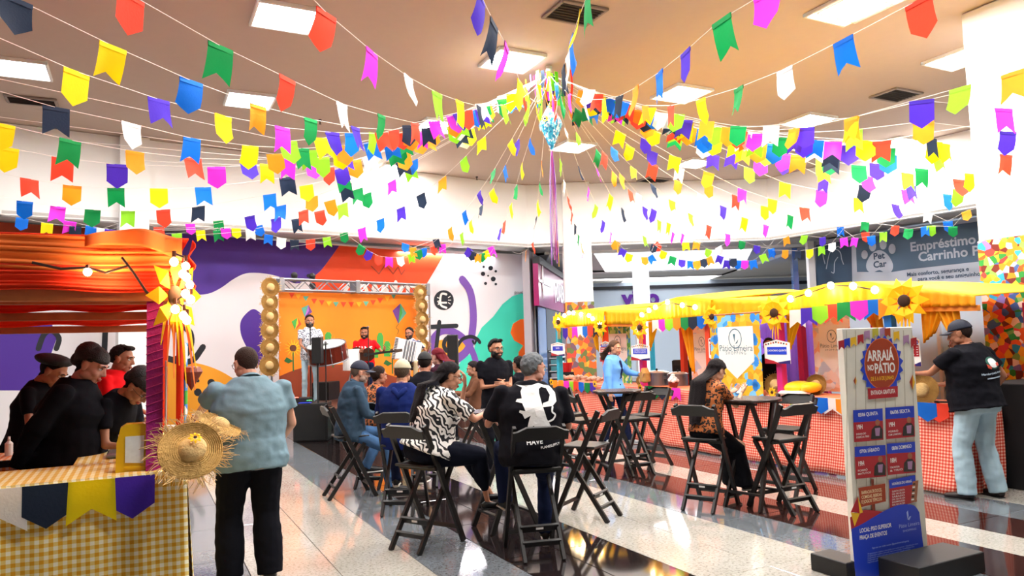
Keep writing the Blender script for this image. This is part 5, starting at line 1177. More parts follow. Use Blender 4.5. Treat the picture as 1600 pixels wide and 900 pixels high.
# floral banners
fy = voro('floral_yellow_blue', ['#f4b81c', '#f4b81c', '#3f9fe8', '#f8c83c', '#e0a010', '#7cc4f0', '#f4b81c'], 11); fg = voro('floral_green', ['#5fae5a', '#3f8fd0', '#a8d07a', '#4f9e4a', '#c8e0a0'], 16); fk = voro('floral_pink', ['#f6e4dc', '#f0b898', '#f4ecec', '#c8d4e8', '#f6d0bc'], 10)
def hang_banner(pts, m, lb, c, logo=True, lab=None, sub='SHOPPING'):
    """pts: photo corners tl,tr,br,bl on plane c"""
    P = [q75(*p, c) for p in pts]; o = P[3].copy(); o.z = 0; u = -AX; w_ = (P[2]-P[3]).dot(u); zt_ = (P[0].z+P[1].z)/2; zb_ = (P[2].z+P[3].z)/2; w_ = (w_+(P[1]-P[0]).dot(u))/2
    t = thing('hanging_banner', lb, 'banner', o); F0 = (V((0, 0, 0)), u, UP, -BX)
    q = MB(); q.plate([(0, zb_), (w_, zb_), (w_, zt_), (0, zt_)], F0, .006); q.build('fabric', m, t); q = MB(); q.tube([UP*zt_-u*.03, UP*zt_+u*(w_+.03)], .012, 8); q.build('rod', wood, t)
    if m is fy:
        for k in range(16):
            x = w_*[.12, .88, .5, .1, .9, .14, .5, .86][k % 8]; z = zt_-(zt_-zb_)*[.05, .05, .04, .3, .32, .84, .9, .84][k % 8]-(0 if k < 8 else (zt_-zb_)*.24*(1 if k % 8 < 5 else -.12))
            q = MB(); st_ = []
            for j in range(20): a = 2*PI*j/20; r_ = .055*(1 if j % 2 else .82); st_.append((min(w_-.002, max(.002, x+r_*math.cos(a))), z+1.35*r_*math.sin(a)))
            if zb_+.06 < z < zt_-.03: q.plate(st_, F0, .001, off=.0065); q.build('printed_flower', mat('flower_blue', '#2f8fe8', .7), t)
    if logo:
        h = zt_-zb_; a, b = .17*w_, .87*w_; top_ = zt_-h*.15; mid = zt_-h*.55; tip = zt_-h*.76
        q = MB(); q.plate([(a, top_), (a, mid), ((a+b)/2, tip), (b, mid), (b, top_)], F0, .002, off=.008); q.build('white_pointed_label', pw, t)
        cx_ = (a+b)/2; cz_ = top_-h*.14; r_ = w_*.13; q = MB(); o1, i1 = circ(cx_, cz_, r_, 24, r_*1.1), circ(cx_, cz_, r_*.9, 24, r_*1.0)
        for j in range(24):
            k_ = (j+1) % 24; q.plate([o1[j], o1[k_], i1[k_], i1[j]], F0, .001, off=.011)
        q.plate([(cx_-r_*.3, cz_+r_*.5), (cx_-r_*.1, cz_-.4*r_), (cx_+.02*r_, cz_+.5*r_)], F0, .001, off=.011); q.plate([(cx_-.05*r_, cz_-.6*r_), (cx_+r_*.5, cz_-.1*r_), (cx_+.3*r_, cz_-.5*r_)], F0, .001, off=.011)
        text_on(q, 'Pátio Limeira', F0, cx_, cz_-h*.145, w_*.125, bold=.0, align='CENTER', off=.011); text_on(q, 'S H O P P I N G', F0, cx_, cz_-h*.185, w_*.06, align='CENTER', off=.011)
        q.build('emblem_and_lettering', mat('logo_teal', '#2c6478', .5), t)
    return t
hang_banner([(1110, 492), (1188, 489), (1194, 626), (1115, 622)], fy, 'yellow banner printed with blue flowers and a white pointed logo label', CP-.1)
hang_banner([(947, 508), (985, 507), (990, 600), (948, 600)], fg, 'green floral banner with white pointed label behind the blazer woman', CP+.35)
hang_banner([(1272, 492), (1330, 488), (1335, 612), (1276, 612)], fk, 'pale pink floral banner with white label behind the nearest stall counter', CP+.6)
hang_banner([(1080, 508), (1116, 506), (1118, 600), (1082, 600)], fk, 'pale pink floral banner left of the yellow floral banner', CP+.5)
# price cards
def price(x0, y0, x1, y1, c, lb, lines, red=False):
    P = q75(x0, y1, c); u = -AX; w_ = (q75(x1, y1, c)-P).dot(u); h_ = q75(x0, y0, c).z-P.z; t = thing('price_card', lb, 'sign', P); F0 = (V((0, 0, 0)), u, UP, -BX)
    q = MB(); q.plate([(0, 0), (w_, 0), (w_, h_*.86), (w_*.5, h_), (0, h_*.86)], F0, .006); q.build('card', pw, t)
    q = MB(); q.plate([(0, 0), (w_*.6, 0), (w_*.35, h_*.12), (0, h_*.22)], F0, .001, off=.006); q.build('red_corner', pr, t)
    q = MB(); q.plate([(w_*.6, 0), (w_, 0), (w_, h_*.15), (w_*.5, h_*.06)], F0, .001, off=.007); q.build('blue_corner', mat('card_navy', '#241a6a', .5), t)
    for k in range(9): a = w_*(.08+.1*k); z = h_*(.84+.09*(1-abs(k-4)/4)); q = MB(); q.plate([(a-.012, z), (a+.012, z), (a+.012, z-h_*.07), (a-.012, z-h_*.07)], F0, .001, off=.007); q.build('printed_pennant', [pn, pdk, po][k % 3], t)
    q = MB(); q.plate([(w_*.12, h_*.38), (w_*.88, h_*.38), (w_*.88, h_*.7), (w_*.12, h_*.7)] if not red else [(w_*.12, h_*.72), (w_*.88, h_*.72), (w_*.88, h_*.84), (w_*.12, h_*.84)], F0, .001, off=.008); q.build('blue_label', pb, t)
    if red: q = MB(); q.plate([(w_*.08, h_*.32), (w_*.92, h_*.32), (w_*.92, h_*.7), (w_*.08, h_*.7)], F0, .001, off=.008); q.build('red_panel', pr, t)
    q = MB(); n = len(lines)
    for k, s in enumerate(lines):
        sz_ = w_*.7/(max(len(s), 6)*.62); text_on(q, s, F0, w_*.5, h_*(.51+.07*(n-1)-.14*k) if not red else h_*(.76 if k == 0 else .68-.075*k), min(sz_, h_*.16), align='CENTER', off=.0095, bold=.01)
    if red:
        for k in range(4): q.plate([(w_*.14, h_*(.64-.08*k)), (w_*(.5+.05*(k % 2)), h_*(.64-.08*k)), (w_*(.5+.05*(k % 2)), h_*(.615-.08*k)), (w_*.14, h_*(.615-.08*k))], F0, .0008, off=.0095); q.plate([(w_*.72, h_*(.64-.08*k)), (w_*.86, h_*(.64-.08*k)), (w_*.86, h_*(.615-.08*k)), (w_*.72, h_*(.615-.08*k))], F0, .0008, off=.0095)
    q.build('lettering', pw, t)
price(862, 535, 883, 556, CP-.05, 'white price card with blue label on the teal post', ['DOCES'])
price(938, 533, 957, 565, CP+.0, 'tall red price card left of the blazer woman', ['BEBIDAS'], True)
price(987, 537, 1016, 563, CP-.05, 'white price card on the pink post of the middle stall', ['CANJICA E CALDOS', 'E PRATOS QUENTES'])
price(1109, 523, 1134, 569, CP-.0, 'price card with blue heading and red list beside the floral banner', ['PRATOS E PORÇÕES'], True)
price(1196, 531, 1236, 568, CP-.05, 'white price card with blue label on the nearest pink post', ['CACHORRO-QUENTE'])
price(1420, 525, 1440, 572, CP+.2, 'red and white price card right of the poster board', ['LANCHES'], True)
# goods on the red counter
def onc(x, c=CP+.3): p = q75(x, 600, c); p.z = CT+.005; return p
def pot(x, r, h, lb, c=CP+.35):
    t = thing('cooking_pot', lb, 'pot', onc(x, c)); q = MB(); q.lathe([(.001, 0), (r, 0), (r, h), (r*1.03, h), (r*1.03, h+.01), (.001, h+.01)], n=28); q.build('pot_body', met, t, smooth=False); q = MB(); q.lathe([(r*1.08, h+.01), (r*1.08, h+.02), (r*.6, h+.045), (.001, h+.05)], n=28); q.build('lid', mat('steel_lid', '#e8e8ea', .25, metal=.6), t); q = MB(); q.ell((0, 0, h+.065), (.02, .02, .018)); q.build('lid_knob', bkp, t)
    for s in (-1, 1): q = MB(); q.tube([AX*s*r+UP*h*.7, AX*s*(r+.04)+UP*h*.75, AX*s*(r+.04)+UP*h*.6, AX*s*r+UP*h*.6], .008, 6); q.build('handle', met, t)
pot(1027, .2, .2, 'large aluminium cooking pot with lid on the middle counter'); pot(1060, .16, .18, 'aluminium pot behind the wrapped sweet basket on the middle counter', CP+.5)
t = thing('sweet_basket', 'red basket of wrapped white sweets on the middle counter', 'basket', onc(1052, CP+.12)); q = MB(); q.lathe([(.001, 0), (.06, 0), (.085, .08), (.001, .08)], n=14); q.build('basket', mat('basket_red', '#7a1c14', .5), t); q = MB()
for k in range(16): a = k*2.4; r_ = .07*math.sqrt(k/16); q.ell((r_*math.cos(a), r_*math.sin(a), .1+.09*(1-r_/.07)), (.035, .035, .03), None, 8, 5)
tag(q.build('wrapped_sweets', mat('sweet_white', '#f0e4e4', .3, var=.2, vscale=40), t), kind='stuff')
for k, (x, c) in enumerate([(884, .2), (891, .3), (899, .2), (908, .35), (917, .25), (926, .3), (935, .2)]):
    t = thing('sweet_bag', 'clear bag of sweets on the far counter, '+['next to the teal post', 'second from the teal post', 'third from the teal post', 'mid counter', 'right of mid counter', 'near the white jug', 'beside the blazer woman'][k], 'bag', onc(x, CP+c)); q = MB()
    for j in range(7): a = j*2.4; q.ell((.09*math.cos(a)*rnd.random(), .09*math.sin(a)*rnd.random(), .035+.05*rnd.random()), (.045, .045, .035), None, 7, 5)
    q.build('bag', mat('bag_brown', '#c0a08c', .3, var=.4, vscale=30), t)
t = thing('red_bucket', 'red plastic bucket behind the farthest stall counter', 'bucket', onc(886, CP+.9)+UP*.12); q = MB(); q.lathe([(.001, 0), (.1, 0), (.14, .2), (.13, .2), (.09, .01), (.001, .01)], n=18); q.build('bucket_body', mat('bucket_red', '#d01c1c', .4), t)
q = MB(); q.box((0, 0, -.52), (.3, .3, 1.03)); q.build('stand', bkp, t)
for k, (x, cc, rd, wd) in enumerate([(1126, .1, .15, 'left of the yellow floral banner'), (1212, .05, .15, 'right of the yellow floral banner with ribbons'), (1275, .35, .14, 'behind the yellow bag on the near counter'), (1440, .0, .17, 'partly hidden behind the poster board'), (1003, .1, .1, 'beside the pink post of the middle stall')]):
    p = onc(x, CP+cc)+UP*rd*.85; make_hat(rd, .04, 'straw hat '+wd, p, face(-BX+UP*.35+V((0, -.4, 0)), k), 51+k, frn=40, cr=.46)
for k, (x, y) in enumerate([(862, 597), (1001, 606), (930, 600), (1207, 613)]): t = thing('counter_sunflower', 'small sunflower on the red counter edge, '+['far left end', 'by the pink post', 'left of the blazer woman', 'below the straw hat with ribbons'][k], 'decoration', q75(x, y, CP-.12)); sunflower(t, V((0, 0, 0)), face(-BX), .075, 9)
t = thing('yellow_bag', 'yellow and white printed bag lying on the near counter', 'bag', onc(1248, CP+.2)); q = MB(); q.ell((0, 0, .09), (.16, .22, .09), RBm, 16, 8); q.ell(-AX*.2+UP*.1, (.1, .17, .07), RBm, 12, 6); q.build('bag', mat('bag_yellow', '#f2d420', .4, bump=.5, bscale=14), t, smooth=True)
t = thing('white_cloth', 'folded white cloth bundle on the near counter', 'cloth', onc(1240, CP+.05)); q = MB(); q.box((0, 0, .03), (.35, .2, .06), RBm, bev=.025); q.build('cloth', mat('white_fabric', '#f6f0ea', .8, bump=.4, bscale=18), t, smooth=False)
t = thing('utensil', 'dark serving spoon on the right end of the red counter', 'utensil', onc(1462, CP+.1)); q = MB(); q.tube([(0, 0, .02), -AX*.25+UP*.03], .012, 6); q.ell((0, 0, .02), (.04, .05, .015)); q.build('spoon', bkp, t)
# back of the stalls: dark appliances, purple parasols, blue panel
t = thing('purple_parasol', 'purple folded parasols and tables behind the middle stall', 'parasol', G(CP+3.2, 11.2)); q = MB()
for k in range(3): q.lathe([(.01, .55), (.25, .3), (.42, -.1), (.40, -.12), (.2, .2)], AX*(.5*k-.4)+UP*(1.2), 14)
q.build('canopy', mat('purple_fabric', '#5a2a98', .7), t); q = MB(); q.tube([(0, 0, 0), (0, 0, 1.7)], .02, 8); q.build('pole', bkp, t)
t = thing('purple_screen', 'large purple pleated backdrop behind the middle stall', 'backdrop', G(CP+3.8, 10.6)); draped(lambda a, b: AX*(1.6*a-.8)+BX*(.04*math.sin(a*40))+UP*(.3+1.75*b), 40, 8, 'pleated_cloth', mat('purple_pleats', '#6a3a98', .7), t, th=.01)
t = thing('drinks_cooler', 'black appliance behind the pink post of the middle stall', 'appliance', G(CP+1.4, 10.5)); q = MB(); q.box((0, 0, .65), (.55, .55, 1.3), RBm, bev=.02); q.build('body', bkp, t); q = MB(); q.box(-BX*.28+UP*.7, (.45, .01, 1.0), RBm); q.build('door', mat('grille'), t)
t = thing('rear_bench', 'dark rear worktop behind the farthest stall', 'worktop', G(CP+1.2, 12.2)); q = MB(); q.box((0, 0, .85), (2.4, .5, .08), RBm, bev=.01); q.build('top', bkp, t); q = MB(); q.box((0, 0, .4), (2.3, .4, .8), RBm); q.build('cabinet', bkp, t)
t = thing('blue_partition', 'pale blue partition panel behind the yellow stalls', 'partition', G(CP+2.7, 6.2)); q = MB(); q.box((0, 0, 1.0), (3.2, .06, 2.0), RBm); q.build('panel', mat('pale_blue_panel', '#b8cfe4', .5), t)
for k in range(4): q = MB(); q.box(AX*(-1.5+k)-BX*.05+UP*1.0, (.05, .06, 2.0), RBm); q.build('mullion', MATS['steel_white'], t)
t = thing('black_skirted_box', 'black cloth covered block under the patchwork column at the right edge', 'platform', (5.55, 7.9, 0), TH); q = MB(); q.box((.3, 0, .55), (1.2, 1.0, 1.1), bev=.01); q.build('block', mat('black_cloth', '#0c0c10', .9), t)
# ================================================================ PEOPLE
def remesh(mb, vox, smooth=5, smf=.5):
    me = mb.mesh('tmp'); o = bpy.data.objects.new('tmp', me)
    r = o.modifiers.new('r', 'REMESH'); r.mode = 'VOXEL'; r.voxel_size = vox; r.use_smooth_shade = True
    if smooth: s = o.modifiers.new('s', 'SMOOTH'); s.iterations = smooth; s.factor = smf
    out = evaluated(o); bpy.data.meshes.remove(me); return out
def ripple(me, amp, seed, sc_, dip=None):
    n = len(me.vertices); co = np.empty(n*3, dtype=np.float32); me.vertices.foreach_get('co', co); no = np.empty(n*3, dtype=np.float32); me.vertices.foreach_get('normal', no); co = co.reshape(-1, 3); no = no.reshape(-1, 3)
    f = np.array([noise.noise(V((x*sc_[0]+seed, y*sc_[1], z*sc_[2])))+.55*noise.noise(V((x*17, y*17+seed, z*22))) for x, y, z in co.tolist()], dtype=np.float32)
    me.vertices.foreach_set('co', (co+no*(f*amp)[:, None]).ravel()); me.update()
# ---- head template, face towards +Y, chin about -.118, crown +.118
hm = MB()
hm.ell((0, -.014, .024), (.076, .096, .092), n=24, k=16); hm.ell((0, .022, -.022), (.062, .068, .088), n=24, k=16); hm.ell((0, .048, -.09), (.034, .034, .026))
for s in (-1, 1):
    hm.ell((s*.034, .052, -.034), (.028, .03, .03)); hm.ell((s*.048, .012, -.062), (.02, .045, .03)); hm.caps((s*.012, .082, .022), (s*.046, .068, .024), .013, .012)
    hm.ell((s*.079, -.006, -.012), (.009, .02, .032)); hm.ell((s*.083, -.01, .006), (.007, .014, .014)); hm.ell((s*.011, .094, -.037), (.009, .011, .008))
hm.caps((0, .084, .012), (0, .104, -.032), .008, .012); hm.ell((0, .088, -.066), (.024, .01, .006)); hm.ell((0, .087, -.075), (.02, .011, .007)); hm.caps((0, -.02, -.07), (0, -.03, -.15), .055, .056)
HEAD = remesh(hm, .0055, 3)
def headmesh(skin, eye='#3a2418', lip='#a8584a', brow='#20140e', bw=1.0):
    q = MB(); q.raw(HEAD)
    lips = [1 if (abs(sum(HEAD.vertices[i].co.z for i in p.vertices)/len(p.vertices)+.0705) < .010 and abs(HEAD.vertices[p.vertices[0]].co.x) < .024 and HEAD.vertices[p.vertices[0]].co.y > .08) else 0 for p in HEAD.polygons]
    q.m = lips
    for s in (-1, 1):
        q.ell((s*.031, .0735, .0), (.0155, .0115, .0085), None, 12, 8, m=2); q.ell((s*.031, .0805, .0), (.0068, .005, .0068), None, 10, 6, m=3)
        q.tube([(s*.014, .094, .021), (s*.03, .0915, .0265), (s*.048, .079, .021)], [.0035*bw, .0042*bw, .002*bw], 6, m=4)
        q.tube([(s*.016, .083, .006), (s*.031, .0855, .010), (s*.046, .078, .004)], [.0018, .0024, .0016], 6, m=4)
    return q
NRM = None
def shell(fn, vox=0, noise_=0, seed=0, ns=60):
    """hair or cloth lying on the head template: fn(co)->thickness, kept where >0"""
    q = MB(); keep = {}; vs = []
    for v in HEAD.vertices:
        d = fn(v.co)
        if d > -.004:
            if noise_: d += noise_*noise.noise(v.co*ns+V((seed, 0, 0)))*min(1, max(0, d/.006))
            keep[v.index] = len(vs); vs.append(v.co+v.normal*max(d, -.002))
    fs = [tuple(keep[i] for i in p.vertices) for p in HEAD.polygons if all(i in keep for i in p.vertices)]
    return q.add(vs, fs)
def hl_short(t=.009, line=.052, back=-.085):
    def f(c):
        front = (c.z-line)/.02+max(0, -(c.y-.045))*60
        side = 1.0
        s = min(front, (c.z-(back+max(0, c.y+.06)*1.35))/.015)
        if abs(c.x) > .07 and -.03 < c.y < .02 and c.z < .022: s = -1
        if c.y > .04 and c.z < line: s = min(s, (c.z-line)/.02)
        return t*max(-1, min(1, s))
    return f
def hl_beard(t=.006):
    def f(c):
        if c.y < -.005 or c.z < -.135: return -1
        s = min(1, (-.03-c.z+max(0, .02-c.y)*0)/.01); mouth = ((c.x/.026)**2+((c.z+.0705)/.012)**2)-1
        if c.y > .075: s = min(s, mouth, (-.048-c.z)/.006 if abs(c.x) < .012 else (-.044-c.z)/.006)
        return t*max(-1, min(1, s))
    return f
def hl_cap(t=.012, line=.03):
    def f(c): return t*max(-1, min(1, (c.z-(line+.012*max(-1, min(1, c.y/.08))-.03*max(0, -c.y)/.1))/.006))
    return f
SK = {}
def skin(c):
    if c not in SK: SK[c] = mat('skin_'+str(len(SK)), c, .5, var=.05, vscale=9, spec=.3)
    return SK[c]
eye_w = mat('eye_white', '#e8e4de', .3); eye_b = mat('eye_brown', '#2a170e', .2)
def ik(a, t, l1, l2, pole):
    a, t = V(a), V(t); d = t-a; L = d.length; m_ = (l1+l2)*.998
    if L > m_: t = a+d*(m_/L); d = t-a; L = m_
    L = max(L, abs(l1-l2)+.01)
    x = (l1*l1-l2*l2+L*L)/(2*L); h = math.sqrt(max(0, l1*l1-x*x)); dn = d.normalized(); p = V(pole); p = p-dn*p.dot(dn)
    p = p.normalized() if p.length > 1e-4 else V((0, 0, 1)); return a+dn*x+p*h, t
def hand(q, w, d, palm, side, k=1.0, curl=.5, m=0, point=False):
    """w wrist, d hand direction, palm = normal out of the palm, side=+1 right"""
    d = V(d).normalized(); n = V(palm); n = (n-d*n.dot(d)).normalized(); x = d.cross(n)*side   # towards the thumb
    x = -x if False else x
    q.tube([w-d*.02*k, w+d*.02*k, w+d*.055*k, w+d*.09*k], [(.024*k, .018*k), (.03*k, .016*k), (.04*k, .014*k), (.038*k, .011*k)], 10, m=m, up=x)
    Ls = [.072, .08, .074, .058]
    for i in range(4):
        b = w+d*.086*k+x*(.029-.0195*i)*k; c = curl*(.5+.12*i); dd = d.copy(); pts = [b-d*.02*k, b]; r = [.0085*k, .0088*k]; ang = 0
        for j, f in enumerate((.45, .32, .23)):
            ang += c*(.75 if j == 0 else 1.0)*1.0; dd = d*math.cos(ang)+n*math.sin(ang); dd = dd+x*(.06-.05*i)*(1-curl*.6); dd.normalize(); b = b+dd*Ls[i]*f*k; pts.append(b); r.append((.0082-.0010*j)*k)
        q.tube(pts, r, 7, m=m)
    b = w+d*.025*k+x*.022*k; t1 = (d*.55+x*.75+n*.35*curl).normalized(); p1 = b+t1*.042*k; t2 = (d*.8+x*.3+n*(.3+.6*curl)).normalized(); p2 = p1+t2*.032*k; p3 = p2+(t2+n*.2*curl).normalized()*.024*k
    q.tube([b-t1*.01*k, b, p1, p2, p3], [.012*k, .0135*k, .0105*k, .0092*k, .006*k], 8, m=m)
shoe_sole = mat('shoe_sole', '#d8d4cc', .6)
def shoe(parent, ank, fdir, k, m, kind='shoe', sole=None):
    f = V(fdir); f = V((f.x, f.y, f.z)).normalized(); s = f.cross(V((0, 0, 1))).normalized(); u = s.cross(f)
    q = MB(); base = ank-u*.085*k-f*.055*k
    P = [(0, .03, .034, .036), (.04, .036, .05, .05), (.09, .037, .04, .045), (.14, .042, .032, .036), (.2, .046, .026, .03), (.245, .036, .02, .024), (.262, .014, .012, .016)]
    low = kind == 'flat'
    q.tube([base+f*(a*k)+u*((b if not low else b*.75)*k+.004) for a, w_, b, h in P], [(w_*k, (h if not low else h*.7)*k) for a, w_, b, h in P], 12, m=0, up=s)
    if kind in ('shoe', 'boot'): q.tube([ank-u*.05*k, ank+u*(.0 if kind == 'shoe' else .09)*k], [(.045*k, .05*k), (.045*k, .048*k)], 12)
    o = q.build('shoe', m, parent, smooth=True)
    q = MB(); q.tube([base+f*(a*k)+u*.004 for a, w_, b, h in P], [((w_+.003)*k, .012*k) for a, w_, b, h in P], 12, up=s); q.build('sole', sole or shoe_sole, o, smooth=True)
HEADBASE = {}
def person(label, loc, yaw, H=1.72, pose='stand', g=1.0, seat=.69, lean=(0, 0), arms=None, legs=None, head=(0, 0, 0), sk='#b07a5a', top=None, bottom=None, shoes=None, hair=None, fem=False, belly=0, vox=.012, curl=(.5, .5), hdir=(None, None), palm=((-1, 0, 0), (1, 0, 0)), group=None, glasses=None, beard=None, cap=None, sh=1.0, twist=0, lg=1.0):
    """lean=(forward, right) in degrees; arms=(right hand, left hand) targets and legs=(right, left) ankle targets, in the person's own frame"""
    t = thing('person', label, 'person', loc, yaw, group); k = H/1.75; h = H
    zp = h*.538 if pose == 'stand' else seat+.085*k
    P = V((0, 0 if pose == 'stand' else -.02, zp))
    Rl = Matrix.Rotation(math.radians(twist), 3, 'Z') @ Matrix.Rotation(math.radians(-lean[0]), 3, 'X') @ Matrix.Rotation(math.radians(lean[1]), 3, 'Y')
    def sp3(f, x=0, y=0): # point along the spine, gentle bend
        b = .55+.45*min(1, f/.2) if f > 0 else 1
        R = Matrix.Rotation(math.radians(twist*min(1, max(0, f)/.25)), 3, 'Z') @ Matrix.Rotation(math.radians(-lean[0]*b), 3, 'X') @ Matrix.Rotation(math.radians(lean[1]*b), 3, 'Y')
        return P+R @ V((x*h, y*h, f*h))
    hw, sw = (.052, .092*sh) if fem else (.05, .101*sh); hw *= lg**.6
    gb = 1+(g-1)*.6
    S = [sp3(.272, s*sw*gb**.5, -.005) for s in (1, -1)]; HJ = [P+V((s*hw*h*g**.4, 0, -.01*h)) for s in (1, -1)]
    neck0 = sp3(.29, 0, -.008); neck1 = sp3(.322, 0, .006); hc = sp3(.402, 0, .016)
    Rs = Rl
    Rh = Rs @ Matrix.Rotation(math.radians(head[0]), 3, 'Z') @ Matrix.Rotation(math.radians(-head[1]), 3, 'X') @ Matrix.Rotation(math.radians(head[2]), 3, 'Y')
    nb = hc-Rh @ V((0, .0, .07*k))*0; hk = h*.13/.236*1.09
    hcen = neck1+(Rh @ V((0, .026, .108)))*k
    MH = Matrix.Translation(hcen) @ (Rh.to_4x4()) @ Matrix.Scale(hk, 4)
    la, lf, lt, ls = .17*h, .148*h, .245*h, .243*h
    if arms is None: arms = ((sw*h*1.25+.03, .05, zp-.12*h), (-sw*h*1.25-.03, .05, zp-.12*h))
    EL, WR = [], []
    for i, s in enumerate((1, -1)):
        a = arms[i]; pole = V((s*.4, -.45, -.9))
        if len(a) > 3: pole = V(a[3:6]); a = a[:3]
        e, w_ = ik(S[i], a, la, lf, pole); EL.append(e); WR.append(w_)
    if legs is None:
        legs = ((hw*h*1.25*g**.3, -.01, .085*k), (-hw*h*1.25*g**.3, .03, .085*k)) if pose == 'stand' else ((.12, .34, .3), (-.12, .34, .3))
    KN, AN = [], []; FD = []
    for i, s in enumerate((1, -1)):
        a = legs[i]; fd = V((s*.15, 1, 0)) if len(a) <= 3 else V(a[3:6]); FD.append(fd)
        e, w_ = ik(HJ[i], a[:3], lt, ls, V((s*.08, 1, .25)) if pose == 'stand' else V((s*.15, .6, .8))); KN.append(e); AN.append(w_)
    # ---- torso profile
    A_, B_ = ([(-.075, .075, .07), (-.04, .096, .082), (0, .1, .086), (.07, .082, .068), (.13, .08, .066), (.19, .086, .08), (.235, .088, .068), (.27, .08, .054), (.294, .056, .044), (.318, .034, .034)] if fem else
              [(-.07, .078, .07), (-.03, .092, .078), (.03, .092, .074), (.08, .088, .068), (.14, .094, .07), (.19, .1, .074), (.235, .102, .07), (.27, .093, .058), (.294, .062, .047), (.32, .037, .037)]), None
    def torso(q, inf, lo=-1, hi=1, m=0, bl=1, flare=0):
        rows = [r for r in A_ if lo <= r[0] <= hi]; pts = []; rr = []
        if lo > -.07: rows = [(lo, .1, .085)]+rows
        for f, w_, d_ in rows:
            gg = g if f < .2 else 1+(g-1)*.55
            by = belly*math.exp(-((f-.06)/.07)**2)
            pts.append(sp3(f, 0, by*.5-.004)); e = inf+flare*max(0, (.05-f))/.1; rr.append((w_*h*gg+e, (d_*h*gg+by*h*.5)+e))
        q.tube(pts, rr, 20, up=Rs @ V((1, 0, 0)), m=m)
    b = MB(); torso(b, -.004)
    for i in (0, 1):
        b.ell(S[i], (.042*k, .042*k, .042*k)); b.caps(S[i], EL[i], .037*k*gb, .028*k*gb); b.caps(EL[i], WR[i], .0275*k*gb, .0185*k)
        b.caps(HJ[i], KN[i], .062*k*g*lg, .04*k*gb*lg); b.caps(KN[i], AN[i], .04*k*gb, .024*k); b.caps(AN[i]-V((0, 0, .03*k)), AN[i]+FD[i].normalized()*.1*k-V((0, 0, .05*k)), .022*k, .018*k)
    b.caps(neck0-V((0, 0, .02)), neck1+(Rh @ V((0, .0, .05)))*k, .05*k*(.92 if fem else 1.05)*gb**.5, .047*k*(.9 if fem else 1))
    me = remesh(b, max(vox, .011), 4); q = MB(); q.raw(me); q.m = [0]*len(q.f); bpy.data.meshes.remove(me)
    for i, s in enumerate((1, -1)):
        d = hdir[i] if hdir[i] is not None else (WR[i]-EL[i]); hand(q, WR[i], V(d), V(palm[i]), s, k*(.92 if fem else 1.0), curl[i])
    hq = headmesh(None); q.add([MH @ V(v) for v in hq.v], hq.f, hq.m)
    hc_ = hair[1] if hair else '#1a120e'
    mats = [skin(sk), mat('lip_'+('f' if fem else 'm'), '#b0504a' if fem else '#9c6454', .5), eye_w, eye_b, mat('hair_'+hc_.strip('#'), hc_, .7, bump=.7, bscale=160, spec=.15)]
    q.build('body', mats, t, smooth=True)
    hm_ = mats[4]
    dpole = 1
    # ---- clothes
    top = top or {}; tm = top.get('m'); tk = top.get('kind', 'tee'); loose = top.get('loose', .014)
    c = MB(); hem = top.get('hem', -.05); torso(c, loose+.004, lo=max(hem, -.3) if hem > -.08 else hem, hi=.325, flare=top.get('flare', 0))
    if pose != 'stand' and hem < -.02: pass
    for i in (0, 1):
        c.ell(S[i]-V((0, 0, .006)), (.054*k*gb, .055*k*gb, .05*k*gb))
        fr_ = {'tee': .62, 'half': .85, 'long': 1.0, 'less': 0.0}[tk if tk in ('tee', 'half', 'long', 'less') else 'long']
        if fr_ > 0: e = S[i]+(EL[i]-S[i])*fr_; c.tube([S[i]-(EL[i]-S[i])*.05, S[i]+(e-S[i])*.5, e], [.047*k*gb+loose*.3, .041*k*gb+loose*.6, .037*k*gb+loose*.9], 14)
        if tk == 'long': c.caps(EL[i], EL[i]+(WR[i]-EL[i])*.2, .036*k*gb+loose*.7, .034*k*gb+loose*.6); c.tube([EL[i], EL[i]+(WR[i]-EL[i])*.5, EL[i]+(WR[i]-EL[i])*.96], [.036*k*gb+loose*.7, .032*k*gb+loose*.5, .026*k+loose*.4], 14)
    cm = remesh(c, vox, 4)
    if top.get('wrinkle', 1):
        wv = top.get('wrinkle', 1)*.0075
        ripple(cm, wv, len(label), (7, 7, 11), top.get('neckdip'))
    cm.materials.clear(); cm.materials.append(tm); so = bpy.data.objects.new(top.get('name', 'shirt'), cm); COL.objects.link(so); so.parent = t
    if top.get('label'): so['label'] = top['label']
    # collar
    if top.get('collar', 1):
        q = MB(); cc = sp3(.308, 0, -.003); up_ = (neck1-neck0).normalized(); rr = .05*k*gb**.5
        if top.get('collar', 1) == 2: q.tube([cc-up_*.01, cc+up_*.02, cc+up_*.03, cc+up_*.008], [rr+.012, rr+.006, rr+.012, rr+.03], 18, caps=False, up=Rs @ V((1, 0, 0)))
        else: q.tube([cc-up_*.012, cc+up_*.006, cc+up_*.006, cc-up_*.01], [rr+.014, rr+.008, rr+.004, rr-.004], 18, caps=False, up=Rs @ V((1, 0, 0)))
        q.build('collar', top.get('cm', tm), so, smooth=True)
    bm_ = bottom or {}; c = MB(); bk_ = bm_.get('kind', 'trousers'); bl_ = bm_.get('loose', .012)
    torso(c, .009, hi=.06)
